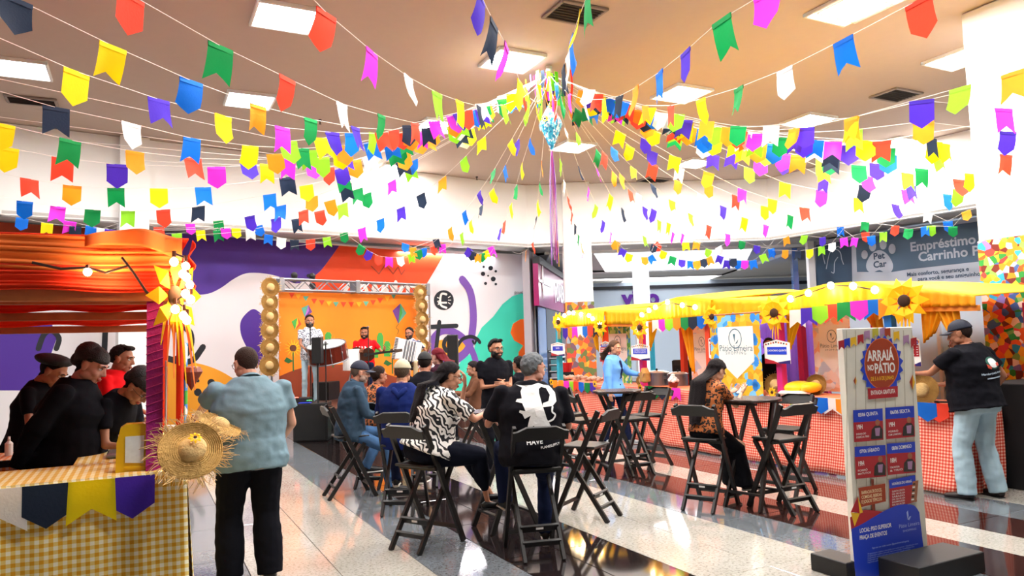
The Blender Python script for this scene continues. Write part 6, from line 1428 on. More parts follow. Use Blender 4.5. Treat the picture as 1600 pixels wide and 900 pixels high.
    if bk_ == 'skirt':
        kn = (KN[0]+KN[1])/2; an = (AN[0]+AN[1])/2
        c.tube([P, P+(kn-P)*.5, kn, kn+(an-kn)*.12-V((0, .0, 0)), kn+(an-kn)*.5, an+V((0, 0, .02))], [(.125*g, .1*g), (.15*g, .1), (.15*g, .085), (.155, .085), (.17, .1), (.19, .12)], 20, up=V((1, 0, 0)))
    else:
        for i in (0, 1):
            c.caps(HJ[i], KN[i], .070*k*g*lg+bl_*.4, .047*k*gb*lg+bl_*.6); c.caps(KN[i], KN[i]+(AN[i]-KN[i])*.3, .046*k*gb*lg+bl_*.6, .044*k*gb*lg+bl_*.8)
            e = AN[i]+(KN[i]-AN[i]).normalized()*(.0 if bk_ == 'trousers' else .12)*k; c.tube([KN[i]+(AN[i]-KN[i])*.1, KN[i]+(AN[i]-KN[i])*.5, e-(KN[i]-AN[i]).normalized()*.03*k], [.043*k*gb*lg+bl_*.7, .04*k*gb*lg+bl_, (.034*k+bl_*1.3) if bk_ == 'trousers' else .032*k], 14)
    cm = remesh(c, vox, 4)
    ripple(cm, .007, len(label)+5, (8, 8, 13))
    cm.materials.clear(); cm.materials.append(bm_.get('m', MATS['black_cloth'])); bo = bpy.data.objects.new('skirt' if bk_ == 'skirt' else 'trousers', cm); COL.objects.link(bo); bo.parent = t
    sm = shoes or (mat('shoe_black', '#121214', .5), 'shoe', None)
    for i in (0, 1): shoe(t, AN[i], FD[i], k*.98, sm[0], sm[1], sm[2])
    # ---- hair, caps, glasses
    def put(q, nm, m): q.v = [tuple(MH @ V(v)) for v in q.v]; return q.build(nm, m, t, smooth=True)
    hair_back = lambda f: .115*min(1, f*2.6)
    if hair:
        kind = hair[0]
        if kind == 'buzz': put(shell(hl_short(.0035, .05, -.06), 0, .001), 'hair', hm_)
        elif kind == 'short': put(shell(hl_short(.012, .05, -.07), 0, .008, len(label), 45), 'hair', hm_)
        elif kind == 'quiff': q = shell(hl_short(.012, .052, -.05), 0, .006, len(label)); [q.ell((x, .045, .093+.01*rnd.random()), (.03, .035, .022)) for x in (-.035, 0, .035)]; put(q, 'hair', hm_)
        elif kind in ('long', 'wavy', 'bun'):
            q = shell(hl_short(.016 if kind != 'bun' else .010, .056, -.08), 0, .004, len(label), 40)
            if kind == 'bun': q.ell((0, -.105, .035), (.042, .036, .042)); put(q, 'hair', hm_)
            else:
                put(q, 'hair', hm_); q = MB(); Lh = hair[2]; nn = 30; rings = 16; vs = []
                Rz = Matrix.Rotation(math.radians(twist+head[0]*.6), 3, 'Z'); c0 = hcen+Rh @ V((0, -.03, .05))*k
                for r_ in range(rings+1):
                    f = r_/rings; zz = -.0-f*Lh; wd = (.086+.03*min(1, f*2.5)-.045*max(0, f-.7)/.3)*k; dp = (.085-.035*min(1, f*3))*k; cy = -.03*k-hair_back(f)*k*gb
                    lc = c0+Rz @ V((0, cy*.9, zz))+Rl @ V((0, 0, 0))
                    lean_off = V((Rl @ V((0, 0, 1))).xy.to_3d())*(-f*Lh)
                    cw = lc+lean_off*.8; yb = P.y+(cw.z-P.z)*math.tan(math.radians(lean[0]))-(.07*h*gb+.022)
                    if f > .1 and cw.z < neck0.z+.1: lc = lc+V((0, min(0, yb-.025-cw.y), 0))*min(1, (f-.1)/.15)
                    for j in range(nn):
                        a = 2*PI*j/nn; wv = 1+.05*math.sin(a*9+f*2+r_*.1)+.03*math.sin(a*17+1)
                        if kind == 'wavy': wv += .06*math.sin(f*18+a*3)
                        sx_, sy_ = math.cos(a), math.sin(a)
                        if sy_ > 0: sy_ *= .25 if f < .9 else .2
                        vs.append(lc+lean_off*.8+Rz @ V((wd*sx_*wv, dp*sy_*wv, .012*math.sin(a*5) if r_ == rings else 0)))
                fs = [(i*nn+j, i*nn+(j+1) % nn, (i+1)*nn+(j+1) % nn, (i+1)*nn+j) for i in range(rings) for j in range(nn)]+[tuple(range(nn)), tuple(range(rings*nn+nn-1, rings*nn-1, -1))]
                q.add(vs, fs); q.build('long_hair', hm_, t, smooth=True)
        elif kind == 'net':
            q = shell(lambda c_: .016*max(-1, min(1, (c_.z-(.035-.1*max(0, -c_.y)/.1*.6))/.01)), 0, .004, 3, 30); q.ell((0, -.05, .055), (.088, .085, .085)); q.ell((0, -.1, .0), (.05, .04, .05)); o = put(q, 'hair_cover', mat('net_black', '#131014', .6, bump=.5, bscale=120)); put(shell(hl_short(.006, .05, -.08), 0, .002), 'hair', hm_)
        elif kind == 'beret':
            q = MB(); q.ell((0, -.05, .07), (.12, .14, .05), Matrix.Rotation(.35, 3, 'X'), 20, 10); put(q, 'soft_cap', mat('cap_black', '#15131a', .7, bump=.4, bscale=30)); put(shell(hl_short(.006, .05, -.08), 0, .002), 'hair', hm_)
    if cap:
        cmn, ccol, back = cap; m_ = mat('cap_'+ccol.strip('#'), ccol, .75, bump=.15, bscale=120); sgn = -1 if back else 1
        q = shell(lambda c_: .012*max(-1, min(1, (c_.z-.030)/.006))+.004*max(0, c_.z-.06)/.05)
        q.v = [tuple(MH @ V(v)) for v in q.v]; o = q.build('cap_crown', m_, t, smooth=True)
        q = MB(); vs = []; nx_ = 10
        for row in range(4):
            for j in range(nx_+1):
                a = PI*(.12+.76*j/nx_); r1 = .082; ex = row/3*.075*math.sin(a)**.6; x_ = math.cos(a)*(r1+ex*.15); y_ = math.sin(a)*(r1+.012)*1.05+ex-.004; z_ = .036-.012*row/3-.02*(math.cos(a)**2)
                vs.append((x_, sgn*y_, z_))
        if not back: q.add(vs, [(r*(nx_+1)+j, r*(nx_+1)+j+1, (r+1)*(nx_+1)+j+1, (r+1)*(nx_+1)+j) for r in range(3) for j in range(nx_)]); q.v = [tuple(MH @ V(v)) for v in q.v]; q.build('cap_brim', m_, o, smooth=True, thick=.004)
        q = MB(); q.ell((0, -.01, .131), (.007, .007, .005)); q.v = [tuple(MH @ V(v)) for v in q.v]; q.build('cap_button', m_, o)
    if beard: put(shell(hl_beard(.006), 0, .002), 'beard', mat('beard_'+beard.strip('#'), beard, .7, bump=.6, bscale=200))
    if glasses:
        gm = mat('glasses_'+glasses.strip('#'), glasses, .35); q = MB()
        for s in (-1, 1):
            pts = [(s*.032+.024*math.cos(a), .099-.35*abs(.024*math.cos(a)*s+.0)*(1 if s*math.cos(a) > 0 else 0), .001+.017*math.sin(a)) for a in [2*PI*j/14 for j in range(15)]]; q.tube(pts, .0018, 5, caps=False)
            q.tube([(s*.056, .09, .005), (s*.076, .06, .004), (s*.083, .0, .004)], .0018, 5)
        q.tube([(-.008, .1, .004), (.008, .1, .004)], .0018, 5); put(q, 'glasses', gm)
    return dict(t=t, S=S, E=EL, W=WR, P=P, hc=hcen, MH=MH, shirt=so, K=KN, A=AN, Rs=Rs, sp=sp3, bottom=bo, k=k)
def decal(pr, polys, texts, m, nm, front=False, off=.004, tgt='shirt', parent=None, yoff=0):
    """flat print pressed on to cloth: coordinates are metres in the person's own x,z plane"""
    me = pr[tgt].data; bvh = BVHTree.FromPolygons([v.co.copy() for v in me.vertices], [tuple(p.vertices) for p in me.polygons]); q = MB(); sg = -1 if not front else 1
    F0 = (V((0, 0, 0)), V((1, 0, 0)) if not front else V((-1, 0, 0)), UP, V((0, sg, 0)))
    def proj_(p):
        hit = bvh.ray_cast(V((p.x, sg*1.2, p.z)), V((0, -sg, 0)))
        return hit[0]+hit[1]*off if hit[0] is not None else V((p.x, sg*.1, p.z))
    for poly in polys:
        # dense fan: triangulate then subdivide so the print follows the cloth
        tr = tessellate_polygon([[V((a, b_, 0)) for a, b_ in poly]])
        tri = [[V(poly[i]) for i in f] for f in tr]
        for _ in range(4):
            nt = []
            for a, b_, c in tri:
                e = [((a-b_).length, 0), ((b_-c).length, 1), ((c-a).length, 2)]; mx = max(e)
                if mx[0] < .03: nt.append([a, b_, c]); continue
                if mx[1] == 0: mm = (a+b_)/2; nt += [[a, mm, c], [mm, b_, c]]
                elif mx[1] == 1: mm = (b_+c)/2; nt += [[a, b_, mm], [a, mm, c]]
                else: mm = (c+a)/2; nt += [[a, b_, mm], [mm, b_, c]]
            tri = nt
        for f in tri:
            vs = [proj_(V(((p.x if not front else -p.x), 0, p.y))) for p in f]; n_ = (vs[1]-vs[0]).cross(vs[2]-vs[0]); q.add(vs, [(0, 1, 2) if n_.y*sg > 0 else (0, 2, 1)])
    for s, x, z, size, al, rot in texts:
        qq = MB(); text_on(qq, s, F0, x if not front else x, z, size, align=al, bold=.02, rot=rot); vs = [proj_(V(v)) for v in qq.v]; q.add(vs, qq.f)
    return q.build(nm, m, parent or pr[tgt])
# ---------------------------------------------------------------- cloth materials
def cloth(n, c, **k): return mat(n, c, k.pop('rough', .9), bump=k.pop('bump', .25), bscale=k.pop('bscale', 14), spec=.12, **k)
jean = cloth('denim_blue', '#3f5f86', var=.18, vscale=10); jean_l = cloth('denim_light', '#a9c4d2', var=.12, vscale=9); jean_d = cloth('denim_dark', '#161f3c', var=.1); denim_j = cloth('denim_jacket', '#33475a', var=.18, vscale=8)
blackc = cloth('tee_black', '#111118'); navy = cloth('hoodie_navy', '#13225c'); greyc = cloth('polo_grey', '#6f8894', var=.06); trou_k = cloth('trousers_black', '#0d0e16'); redc = cloth('tee_red', '#e0141c'); blaz = cloth('blazer_blue', '#6aa6ee'); dkblue = cloth('blouse_navy', '#141c48')
def leopard():
    m, nt, b, tc = ntree('leopard_print', .8); v = N(nt, 'ShaderNodeTexVoronoi', Scale=32, Randomness=1.0); n = N(nt, 'ShaderNodeTexNoise', Scale=12); ad = N(nt, 'ShaderNodeMix', _data_type='RGBA', _blend_type='ADD'); ad.inputs[0].default_value = .12
    nt.links.new(tc.outputs['Object'], n.inputs['Vector']); nt.links.new(tc.outputs['Object'], ad.inputs[6]); nt.links.new(n.outputs['Color'], ad.inputs[7]); nt.links.new(ad.outputs[2], v.inputs['Vector'])
    r = ramp(nt, [(0, '#1a100c'), (.47, '#b4632e'), (.9, '#c4783c')]); nt.links.new(v.outputs['Distance'], r.inputs[0]); nt.links.new(r.outputs[0], b.inputs['Base Color']); return m
leop = leopard()
def zebra():
    m, nt, b, tc = ntree('zebra_print', .75); w_ = N(nt, 'ShaderNodeTexWave', Scale=9.5, Distortion=9.0, Detail=1.0, Detail_Scale=1.4); w_.bands_direction = 'DIAGONAL'
    nt.links.new(tc.outputs['Object'], w_.inputs['Vector']); r = ramp(nt, [(0, '#101018'), (.44, '#f0ece8')]); nt.links.new(w_.outputs['Fac'], r.inputs[0]); nt.links.new(r.outputs[0], b.inputs['Base Color']); return m
zeb = zebra()
spot = voro('shirt_speckled', ['#d8d8e0', '#8a90a0', '#e8e8ee', '#3a4050', '#d0d0d8'], 60); plaid = voro('shirt_plaid', ['#20284a', '#e8e8f0', '#141a30', '#6a7090'], 30, rnds=.0)
pwt = mat('print_white', '#f0f0f0', .7); pcream = mat('print_cream', '#d8c8a8', .7)
CD = V((0, 0, 0))
def yaw_of(d): return math.atan2(d[1], d[0])-PI/2
# 1 man in grey shirt
p = atZ(392, 912); a = person('man in a grey shirt and black trousers standing at the left stall', p, yaw_of((-.55, .84)), 1.74, g=1.42, sh=1.2, lg=1.18, belly=.05, lean=(2, 0), head=(14, 14, 0), sk='#c8937a', top=dict(m=greyc, kind='tee', loose=.032, hem=-.075, flare=.02, collar=2, wrinkle=1.5), bottom=dict(m=trou_k, loose=.045), hair=('buzz', '#3a2a24'), glasses='#281c1c', vox=.011,
  arms=((.3, .24, .98), (-.3, .52, 1.17)), palm=((-.3, 0, -1), (.3, 0, -1)), curl=(.5, .7), legs=((.13, -.03, .085), (-.13, .07, .085)))
q = MB(); wv = a['W'][1]; d = (a['W'][1]-a['E'][1]).normalized(); q.tube([wv-d*.035, wv-d*.012], .026, 16); o = q.build('watch_strap', mat('watch_red', '#8a1c24', .5), a['t']); q = MB(); q.ell(wv-d*.024+V((-.01, 0, .024)), (.016, .016, .006)); q.build('watch_face', pwt, o)
# 2-5 stall workers
p = atY(105, 560, 5.25); p.z = 0; person('large woman in black with dark hair net at the left stall', p, yaw_of((.95, .2)), 1.79, g=1.4, fem=True, sh=1.2, belly=.03, lean=(8, 0), head=(-6, 18, 0), sk='#c08c7c', top=dict(m=blackc, kind='long', loose=.03, hem=-.3, flare=.02), bottom=dict(m=trou_k), hair=('net', '#1a1216'), vox=.012, arms=((.3, -.22, .93, .5, -.7, .2), (-.3, .35, 1.05)), palm=((-.6, .5, 0), (0, 0, -1)))
p = atY(46, 560, 6.1); p.z = 0; person('woman in black with a soft black cap at far left of the stall', p, yaw_of((.9, .1)), 1.75, g=1.1, fem=True, lean=(10, 0), head=(0, 25, 0), sk='#b07a60', top=dict(m=blackc, kind='tee', hem=-.1), bottom=dict(m=trou_k), hair=('beret', '#1a1216'), vox=.014, arms=((.2, .35, 1.0), (-.2, .35, 1.0)))
p = atY(172, 560, 7.3); p.z = 0; person('man in a red shirt behind the stall workers, seen in profile', p, yaw_of((1, .1)), 1.8, g=1.1, lean=(6, 0), head=(0, 4, 0), sk='#a06a50', top=dict(m=redc, kind='tee'), bottom=dict(m=jean_d), hair=('quiff', '#1c1412'), vox=.014, arms=((.2, .35, 1.05), (-.2, .35, 1.05)))
p = atY(142, 560, 5.5); p.z = 0; person('woman in black tee and glasses bending over the left counter', p, yaw_of((.97, -.12)), 1.72, g=1.12, fem=True, lean=(30, 0), head=(0, 22, 0), sk='#ae7c62', top=dict(m=blackc, kind='tee', hem=-.07), bottom=dict(m=cloth('trousers_charcoal', '#26262e')), hair=('net', '#1a1216'), glasses='#2a1e1a', vox=.012, arms=((.14, .52, 1.03), (-.1, .5, 1.02)), palm=((-.2, 0, -1), (.2, 0, -1)))
# 6 denim jacket man
fx = F8.normalized(); p = C8+fx*.03; sole_w = mat('sole_white', '#c8c8c8', .5)
b6 = person('seated man in denim jacket, jeans and navy cap facing right', (p.x, p.y, 0), yaw_of((.93, .36)), 1.74, 'sit', g=1.1, seat=.66, lean=(7, 0), head=(-2, 2, 0), sk='#c89078', top=dict(m=denim_j, kind='long', loose=.026, hem=-.09, collar=2, name='jacket', wrinkle=1.6), bottom=dict(m=jean, loose=.02), cap=('cap', '#151c34', False), hair=('buzz', '#6a5a50'), beard='#b09080', glasses='#8a8a90', vox=.011, arms=((.13, .36, .87), (-.16, .36, .87)), palm=((0, 0, -1), (0, 0, -1)), hdir=((0, .8, -.5), (0, .8, -.5)), curl=(.35, .35), legs=((.12, .40, .11), (-.16, .18, .30)), shoes=(mat('trainer_black', '#15161a', .5), 'shoe', sole_w))
# 7 leopard woman
person('seated woman in leopard print blouse with hair in a bun, back view', (CL.x, CL.y, 0), yaw_of((.5, .86)), 1.62, 'sit', fem=True, g=1.05, seat=.64, lean=(4, 0), head=(-22, 2, 0), sk='#a8705a', top=dict(m=leop, kind='half', hem=-.1), bottom=dict(m=trou_k), hair=('bun', '#2a1c18'), vox=.013, arms=((.34, .36, 1.2), (-.15, .4, .95)), palm=((0, 0, 1), (0, 0, -1)), curl=(.9, .5))
# 8 navy hoodie
n8 = person('seated man in navy hoodie and beige cap, back view', (C9.x+.0, C9.y, 0), yaw_of((.05, 1)), 1.74, 'sit', g=1.2, sh=1.1, seat=.67, lean=(4, 0), head=(-6, 0, 0), sk='#c08a6a', top=dict(m=navy, kind='long', loose=.03, hem=-.09, name='hoodie'), bottom=dict(m=jean_d), cap=('cap', '#b4ad92', True), hair=('buzz', '#5a4a3c'), vox=.012, arms=((.16, .4, 1.0), (-.2, .4, 1.0)), legs=((.14, .32, .3), (-.14, .3, .28)))
q = MB(); q.tube([n8['sp'](.30, -.045, -.03), n8['sp'](.27, -.03, -.075), n8['sp'](.235, 0, -.088), n8['sp'](.27, .03, -.075), n8['sp'](.30, .045, -.03)], [.02, .035, .045, .035, .02], 12); q.build('hood', navy, n8['shirt'], smooth=True)
# 9 black tee man with cap
b9 = person('seated man in black printed tee and black cap, back view', (CB.x, CB.y, 0), yaw_of((.05, 1)), 1.78, 'sit', g=1.12, sh=1.1, seat=.71, lean=(3, 0), head=(0, 0, 0), sk='#a8705a', top=dict(m=blackc, kind='tee', hem=-.08), bottom=dict(m=trou_k), cap=('cap', '#101014', True), hair=('buzz', '#1c1412'), vox=.012, arms=((.18, .4, 1.0), (-.18, .4, 1.0)))
zc = b9['P'].z+.2*1.78; decal(b9, [], [('BRASLUCA', 0, zc-.03, .075, 'CENTER', 0)], pcream, 'lettering'); decal(b9, [[(-.13, zc-.075), (.1, zc-.075), (.1, zc-.085), (-.13, zc-.085)], [(-.13, zc-.11), (.1, zc-.11), (.1, zc-.118), (-.13, zc-.118)]], [], mat('print_grey', '#7a6a72', .7), 'print_lines')
# 10 red haired woman
p = atY(688, 560, 10.7); person('standing woman with long wine-red hair near the accordionist', (p.x, p.y, 0), yaw_of((-.75, .55)), 1.66, fem=True, head=(6, 10, 0), sk='#c09080', top=dict(m=cloth('blouse_wine', '#3a1c2c'), kind='half'), bottom=dict(m=trou_k), hair=('long', '#6a1420', .3), vox=.014)
# 11 zebra woman
fz = V((.93, .36, 0)).normalized(); pz = C1+V((-.02, .0, 0))
z11 = person('seated woman in zebra print shirt with long dark wavy hair', (pz.x+.06, pz.y+.02, 0), yaw_of((.90, .44)), 1.68, 'sit', fem=True, g=1.34, sh=1.15, lg=1.36, belly=.02, seat=.72, lean=(17, 0), head=(-8, -2, 0), sk='#b8846a', top=dict(m=zeb, kind='half', loose=.034, hem=-.02, flare=.02), bottom=dict(m=cloth('trousers_midnight', '#0f1220'), kind='crop', loose=.012), hair=('wavy', '#140d12', .42), glasses='#201820', vox=.011,
  arms=((.16, .5, 1.10, .6, .2, -.7), (-.05, .36, 1.33, -.2, .5, -.8)), palm=((0, 0, -1), (0, -1, 0)), hdir=((-.4, .8, -.1), (.1, -.1, 1)), curl=(.5, .7), legs=((.1, .48, .33, .1, 1, .0), (-.06, .58, .36, 0, 1, .1)), shoes=(mat('flat_black', '#0c0c10', .4), 'flat', mat('sole_black', '#141416', .6)))
# 12 bearded man
p = atY(773, 560, 9.7); b12 = person('standing bearded man in black tee and glasses with clasped hands', (p.x, p.y, 0), yaw_of((.35, -.93)), 1.76, g=1.08, sh=1.06, head=(14, 2, 0), sk='#b88064', top=dict(m=blackc, kind='tee', hem=-.06), bottom=dict(m=trou_k), hair=('quiff', '#0f0c0e'), beard='#1a1210', glasses='#18181c', vox=.012, arms=((.05, .26, 1.16), (-.04, .27, 1.17)), palm=((-.8, -.4, 0), (.8, -.4, 0)), hdir=((-.9, .3, 0), (.9, .3, 0)), curl=(.8, .9))
# 13 grey haired man
pg = C2; g13 = person('seated grey-haired man in black tee with white figure print, back view', (pg.x-.02, pg.y+.02, 0), yaw_of((-.12, .99)), 1.76, 'sit', g=1.38, sh=1.22, belly=.03, seat=.72, lean=(6, 3), head=(-58, 4, 0), sk='#c48e7a', top=dict(m=blackc, kind='half', loose=.03, hem=-.09, flare=.01), bottom=dict(m=jean_d, loose=.02), hair=('short', '#6e7378'), glasses='#b8a080', vox=.011, arms=((.26, .3, .95), (-.3, .34, 1.02, -.5, -.4, -1)), palm=((0, 0, -1), (0, 0, -1)), legs=((.15, .28, .1), (-.18, .34, .36)), shoes=(mat('trainer_black'), 'shoe', sole_w))
z0 = g13['P'].z; hh = 1.76
def D(px, py): # photo px on the back -> local metres
    w_ = atY(px, py, pg.y-.05); return (w_.x-(pg.x-.02))*1.02, w_.z-.01
fig = [D(*p) for p in [(806, 600), (815, 601), (828, 600), (838, 597), (846, 600), (856, 602), (864, 612), (865, 625), (858, 632), (842, 633), (843, 627), (852, 624), (855, 615), (850, 605), (842, 603), (838, 606), (838, 612), (842, 630), (848, 650), (856, 664), (832, 666), (828, 660), (822, 668), (819, 663), (822, 650), (824, 645), (815, 650), (812, 643), (807, 640), (808, 637), (816, 638), (812, 627), (803, 625), (805, 621), (812, 620), (811, 610), (814, 604)]]
decal(g13, [fig], [], pwt, 'print_figure', off=.006)
decal(g13, [], [('HAVE', D(817, 693)[0], D(820, 693)[1]+.02, .052, 'LEFT', .04), ('PLANESUPPLY', D(838, 698)[0], D(838, 698)[1]+.012, .027, 'LEFT', .1)], pwt, 'lettering', off=.006)
decal(g13, [ribbon([D(858, 633), D(857, 640), D(862, 645), D(858, 652), D(850, 655)], .014)], [], pwt, 'print_line', off=.006)
# 14, 15 background sitters
p = atY(742, 590, 11.6); person('small distant woman with dark hair and brown top left of the bearded man', (p.x, p.y, 0), yaw_of((-.9, -.2)), 1.6, 'sit', fem=True, seat=.62, head=(0, 10, 0), sk='#b08068', top=dict(m=cloth('top_brown', '#6a4634'), kind='long'), bottom=dict(m=trou_k), hair=('long', '#1a1216', .25), vox=.015, arms=((.1, .35, .95), (-.1, .35, .95)))
p = atY(812, 590, 10.6); person('person in black partly hidden behind the grey-haired man', (p.x, p.y, 0), yaw_of((-.6, .6)), 1.66, 'sit', seat=.66, head=(0, 0, 0), sk='#a87058', top=dict(m=blackc, kind='tee'), bottom=dict(m=trou_k), hair=('short', '#141010'), vox=.015, arms=((.18, .35, 1.0), (-.25, .3, 1.0)))
# 19 blazer woman
p = atZ(962, 694); b19 = person('standing woman in light blue blazer with blond-tipped hair holding a paper bag', (p.x, p.y, 0), yaw_of((.8, -.55)), 1.69, fem=True, lean=(2, 0), head=(-6, 2, 0), sk='#c08c72', top=dict(m=blaz, kind='long', loose=.03, hem=-.15, flare=.03, name='blazer', wrinkle=.8), bottom=dict(m=jean_d, loose=.02), hair=('wavy', '#5a4030', .24), vox=.012, arms=((.28, .08, .82, .6, -.5, -.2), (-.16, .4, 1.12, -.6, -.2, -.7)), legs=((.09, -.14, .085), (-.1, .2, .085)), curl=(.4, .9), shoes=(mat('trainer_grey', '#9aa0a8', .5), 'shoe', sole_w))
cx_ = b19['P'].z; decal(b19, [[(.0, cx_+.27*1.69), (-.045, cx_+.43), (-.02, cx_+.16), (.02, cx_+.16), (.045, cx_+.43)]], [], dkblue, 'navy_blouse', front=True, off=.006)
q = MB(); [q.ell((x, .165, cx_+z), (.013, .006, .013)) for x, z in ((.07, .16), (.07, .06))]; q.build('button', dkblue, b19['shirt'])
bg = b19['t'].matrix_basis @ b19['W'][1]; t = thing('paper_bag', 'crumpled brown paper bag held by the blazer woman', 'bag', (bg.x+.08, bg.y-.03, bg.z-.14)); q = MB(); q.tube([(0, 0, .0), (0, 0, .03), (0, 0, .16), (0, .01, .24)], [.01, .09, .085, .05], 9); q.build('bag', cloth('kraft_paper', '#b88c52', bump=.8), t)
# 20 long haired woman
l20 = person('seated woman with long dark hair looking at her phone', (C10.x+.03, C10.y+.02, 0), yaw_of((.86, .5)), 1.62, 'sit', fem=True, g=1.05, seat=.68, lean=(10, 0), head=(0, 26, 0), sk='#c89a80', top=dict(m=leop, kind='tee', loose=.02, hem=-.02), bottom=dict(m=cloth('skirt_black', '#0c0c12', bump=.4), kind='skirt'), hair=('long', '#170f12', .56), glasses='#2a2020', vox=.011, arms=((.08, .42, 1.11), (-.08, .42, 1.10)), palm=((-.5, 0, 1), (.5, 0, 1)), curl=(.6, .6), legs=((.08, .42, .2), (-.05, .3, .12)), shoes=(mat('flat_black'), 'flat', None))
ph = l20['t'].matrix_basis @ ((l20['W'][0]+l20['W'][1])/2); fd = V((.86, .5, 0)).normalized(); t = thing('smartphone', 'dark smartphone in the hands of the long-haired woman', 'phone', ph+fd*.09+UP*.03, yaw_of((.86, .5))); q = MB(); Rp = Matrix.Rotation(math.radians(38), 3, 'X'); q.box((0, 0, 0), (.072, .15, .009), Rp, bev=.003); q.build('case', bkp, t); q = MB(); q.box(Rp @ V((0, 0, .005)), (.064, .138, .001), Rp); q.build('screen', mat('phone_screen', '#9fb8c8', .2, emit=.6), t)
# 21 man at right counter and 22 woman behind
p = atZ(1537, 780); m21 = person('man in black printed tee, light jeans and navy cap at the right counter', (p.x, p.y, 0), yaw_of((-.42, .9)), 1.8, g=1.4, sh=1.22, lg=1.05, belly=.03, lean=(5, 0), head=(26, 8, 0), sk='#a06a50', top=dict(m=blackc, kind='tee', loose=.03, hem=-.045, wrinkle=1.4), bottom=dict(m=jean_l, loose=.04), cap=('cap', '#131a2e', False), hair=('buzz', '#2a1c18'), vox=.011, arms=((.36, .1, .98, .5, -.6, -.2), (-.2, .5, 1.24, -.7, -.2, -.8)), curl=(.6, .8), legs=((.2, -.02, .085, .3, .95, 0), (-.15, .06, .085, -.3, .95, 0)), shoes=(mat('shoe_dark', '#1c1014', .5), 'shoe', mat('sole_black')))
zt = m21['P'].z; cz = zt+.38; el_ = lambda r, rx, z_: [(.01+rx*math.cos(2*PI*i/20), z_+r*math.sin(2*PI*i/20)) for i in range(20)]
decal(m21, [el_(.06, .09, cz)], [], mat('print_green_dark', '#1c5a4a', .7), 'print_badge', off=.004); decal(m21, [el_(.045, .065, cz+.0)], [], pwt, 'print_badge', off=.007)
decal(m21, [[(-.09, cz-.01), (-.03, cz-.035), (-.03, cz-.06), (-.08, cz-.045)], [(.04, cz-.005), (.11, cz+.005), (.11, cz-.025), (.04, cz-.03)]], [], mat('print_red2', '#d8503c', .7), 'print_badge', off=.009)
decal(m21, [[(-.09, cz-.145), (.12, cz-.125), (.12, cz-.137), (-.09, cz-.157)]], [('Hamburgueria Artesanal', .01, cz-.105, .03, 'CENTER', .1)], mat('print_pale', '#b8cce0', .7), 'lettering', off=.005)
p = atZ(1560, 768); person('woman in black with dark hair behind the man in light jeans', (p.x-.02, p.y+.25, 0), yaw_of((-.5, .85)), 1.66, g=1.15, fem=True, lean=(6, 0), head=(20, 12, 0), sk='#9a6a54', top=dict(m=blackc, kind='tee', hem=-.07), bottom=dict(m=trou_k), hair=('long', '#170f12', .22), vox=.013, arms=((.3, .1, .95), (-.2, .4, 1.1)), shoes=(mat('trainer_white', '#c8c0b4', .5), 'shoe', mat('sole_red', '#c0502c', .5)))
# 23 attendant
p = atPlane(1203, 560, G(CP+1.2, 0), BX); person('attendant in dark shirt inside the stall behind the floral banner', (p.x, p.y, 0), yaw_of((-.4, -.9)), 1.66, sk='#a87058', top=dict(m=blackc, kind='tee'), bottom=dict(m=jean), hair=('short', '#15100f'), vox=.015)

# ---------------------------------------------------------------- band
def on_stage(x, dep): p = atY(x, 560, dep); return V((p.x, p.y, PZ))
ps = on_stage(484, 14.6); d16 = person('drummer in speckled shirt and light jeans singing on stage', ps, yaw_of((.35, -.93)), 1.76, head=(0, 2, 0), sk='#a87058', top=dict(m=spot, kind='tee', collar=2), bottom=dict(m=jean_l), hair=('short', '#1a1210'), beard='#241814', vox=.014, arms=((-.12, .4, 1.05), (.26, .42, 1.08)) if False else ((.12, .38, 1.08), (-.24, .42, 1.1)), curl=(1.0, 1.0))
wd_ = cloth('drum_wood', '#5a1f14', rough=.3); pdr = V((atY(511, 550, 14.2).x, 14.2, atY(511, 550, 14.2).z)); t = thing('bass_drum', 'large wooden zabumba drum with white skin hung from the drummer', 'drum', pdr); t.rotation_euler = (.25, -.1, .1)
q = MB(); q.lathe([(.001, -.16), (.36, -.16), (.36, .14), (.001, .14)], n=36); q.build('shell', wd_, t); q = MB(); q.lathe([(.001, .145), (.35, .145), (.35, .15), (.001, .152)], n=36); q.build('drum_skin', pwt, t)
q = MB(); q.ell((-.04, 0, .153), (.1, .1, .004)); q.build('skin_patch', mat('patch_dark', '#2c3a34', .7), t)
for z in (-.17, .15): q = MB(); q.tube([(.368*math.cos(2*PI*i/36), .368*math.sin(2*PI*i/36), z) for i in range(37)], .014, 6, caps=False); q.build('hoop', met, t)
for i in range(10): a_ = 2*PI*i/10; q = MB(); q.tube([(.38*math.cos(a_), .38*math.sin(a_), -.17), (.38*math.cos(a_), .38*math.sin(a_), .15)], .007, 5); q.ell((.38*math.cos(a_), .38*math.sin(a_), 0), (.016, .016, .03)); q.build('tension_rod', met, t)
mic_stand(V((ps.x+.12, ps.y-.38, PZ)), 1.56, (-.2, 1, .2), 'microphone on a stand before the drummer')
mic_stand(V((atY(509, 560, 13.8).x, 13.8, PZ)), 1.12, (0, 0, 1), 'upright microphone over the drum skin')
ps = on_stage(570, 15.3); g17 = person('seated guitarist in red printed tee singing on stage', ps, yaw_of((.12, -1)), 1.74, 'sit', g=1.15, seat=.62, head=(0, 2, 0), sk='#9a6248', top=dict(m=redc, kind='tee', hem=-.06), bottom=dict(m=jean_d), hair=('quiff', '#120e0e'), beard='#1a1210', vox=.013, arms=((.1, .26, .98), (-.42, .3, 1.02)), curl=(.8, 1.0), palm=((-1, 0, 0), (0, 1, .3)))
zc = g17['P'].z; decal(g17, [], [('VANS', 0, zc+.30, .13, 'CENTER', 0)], pwt, 'lettering', front=True)
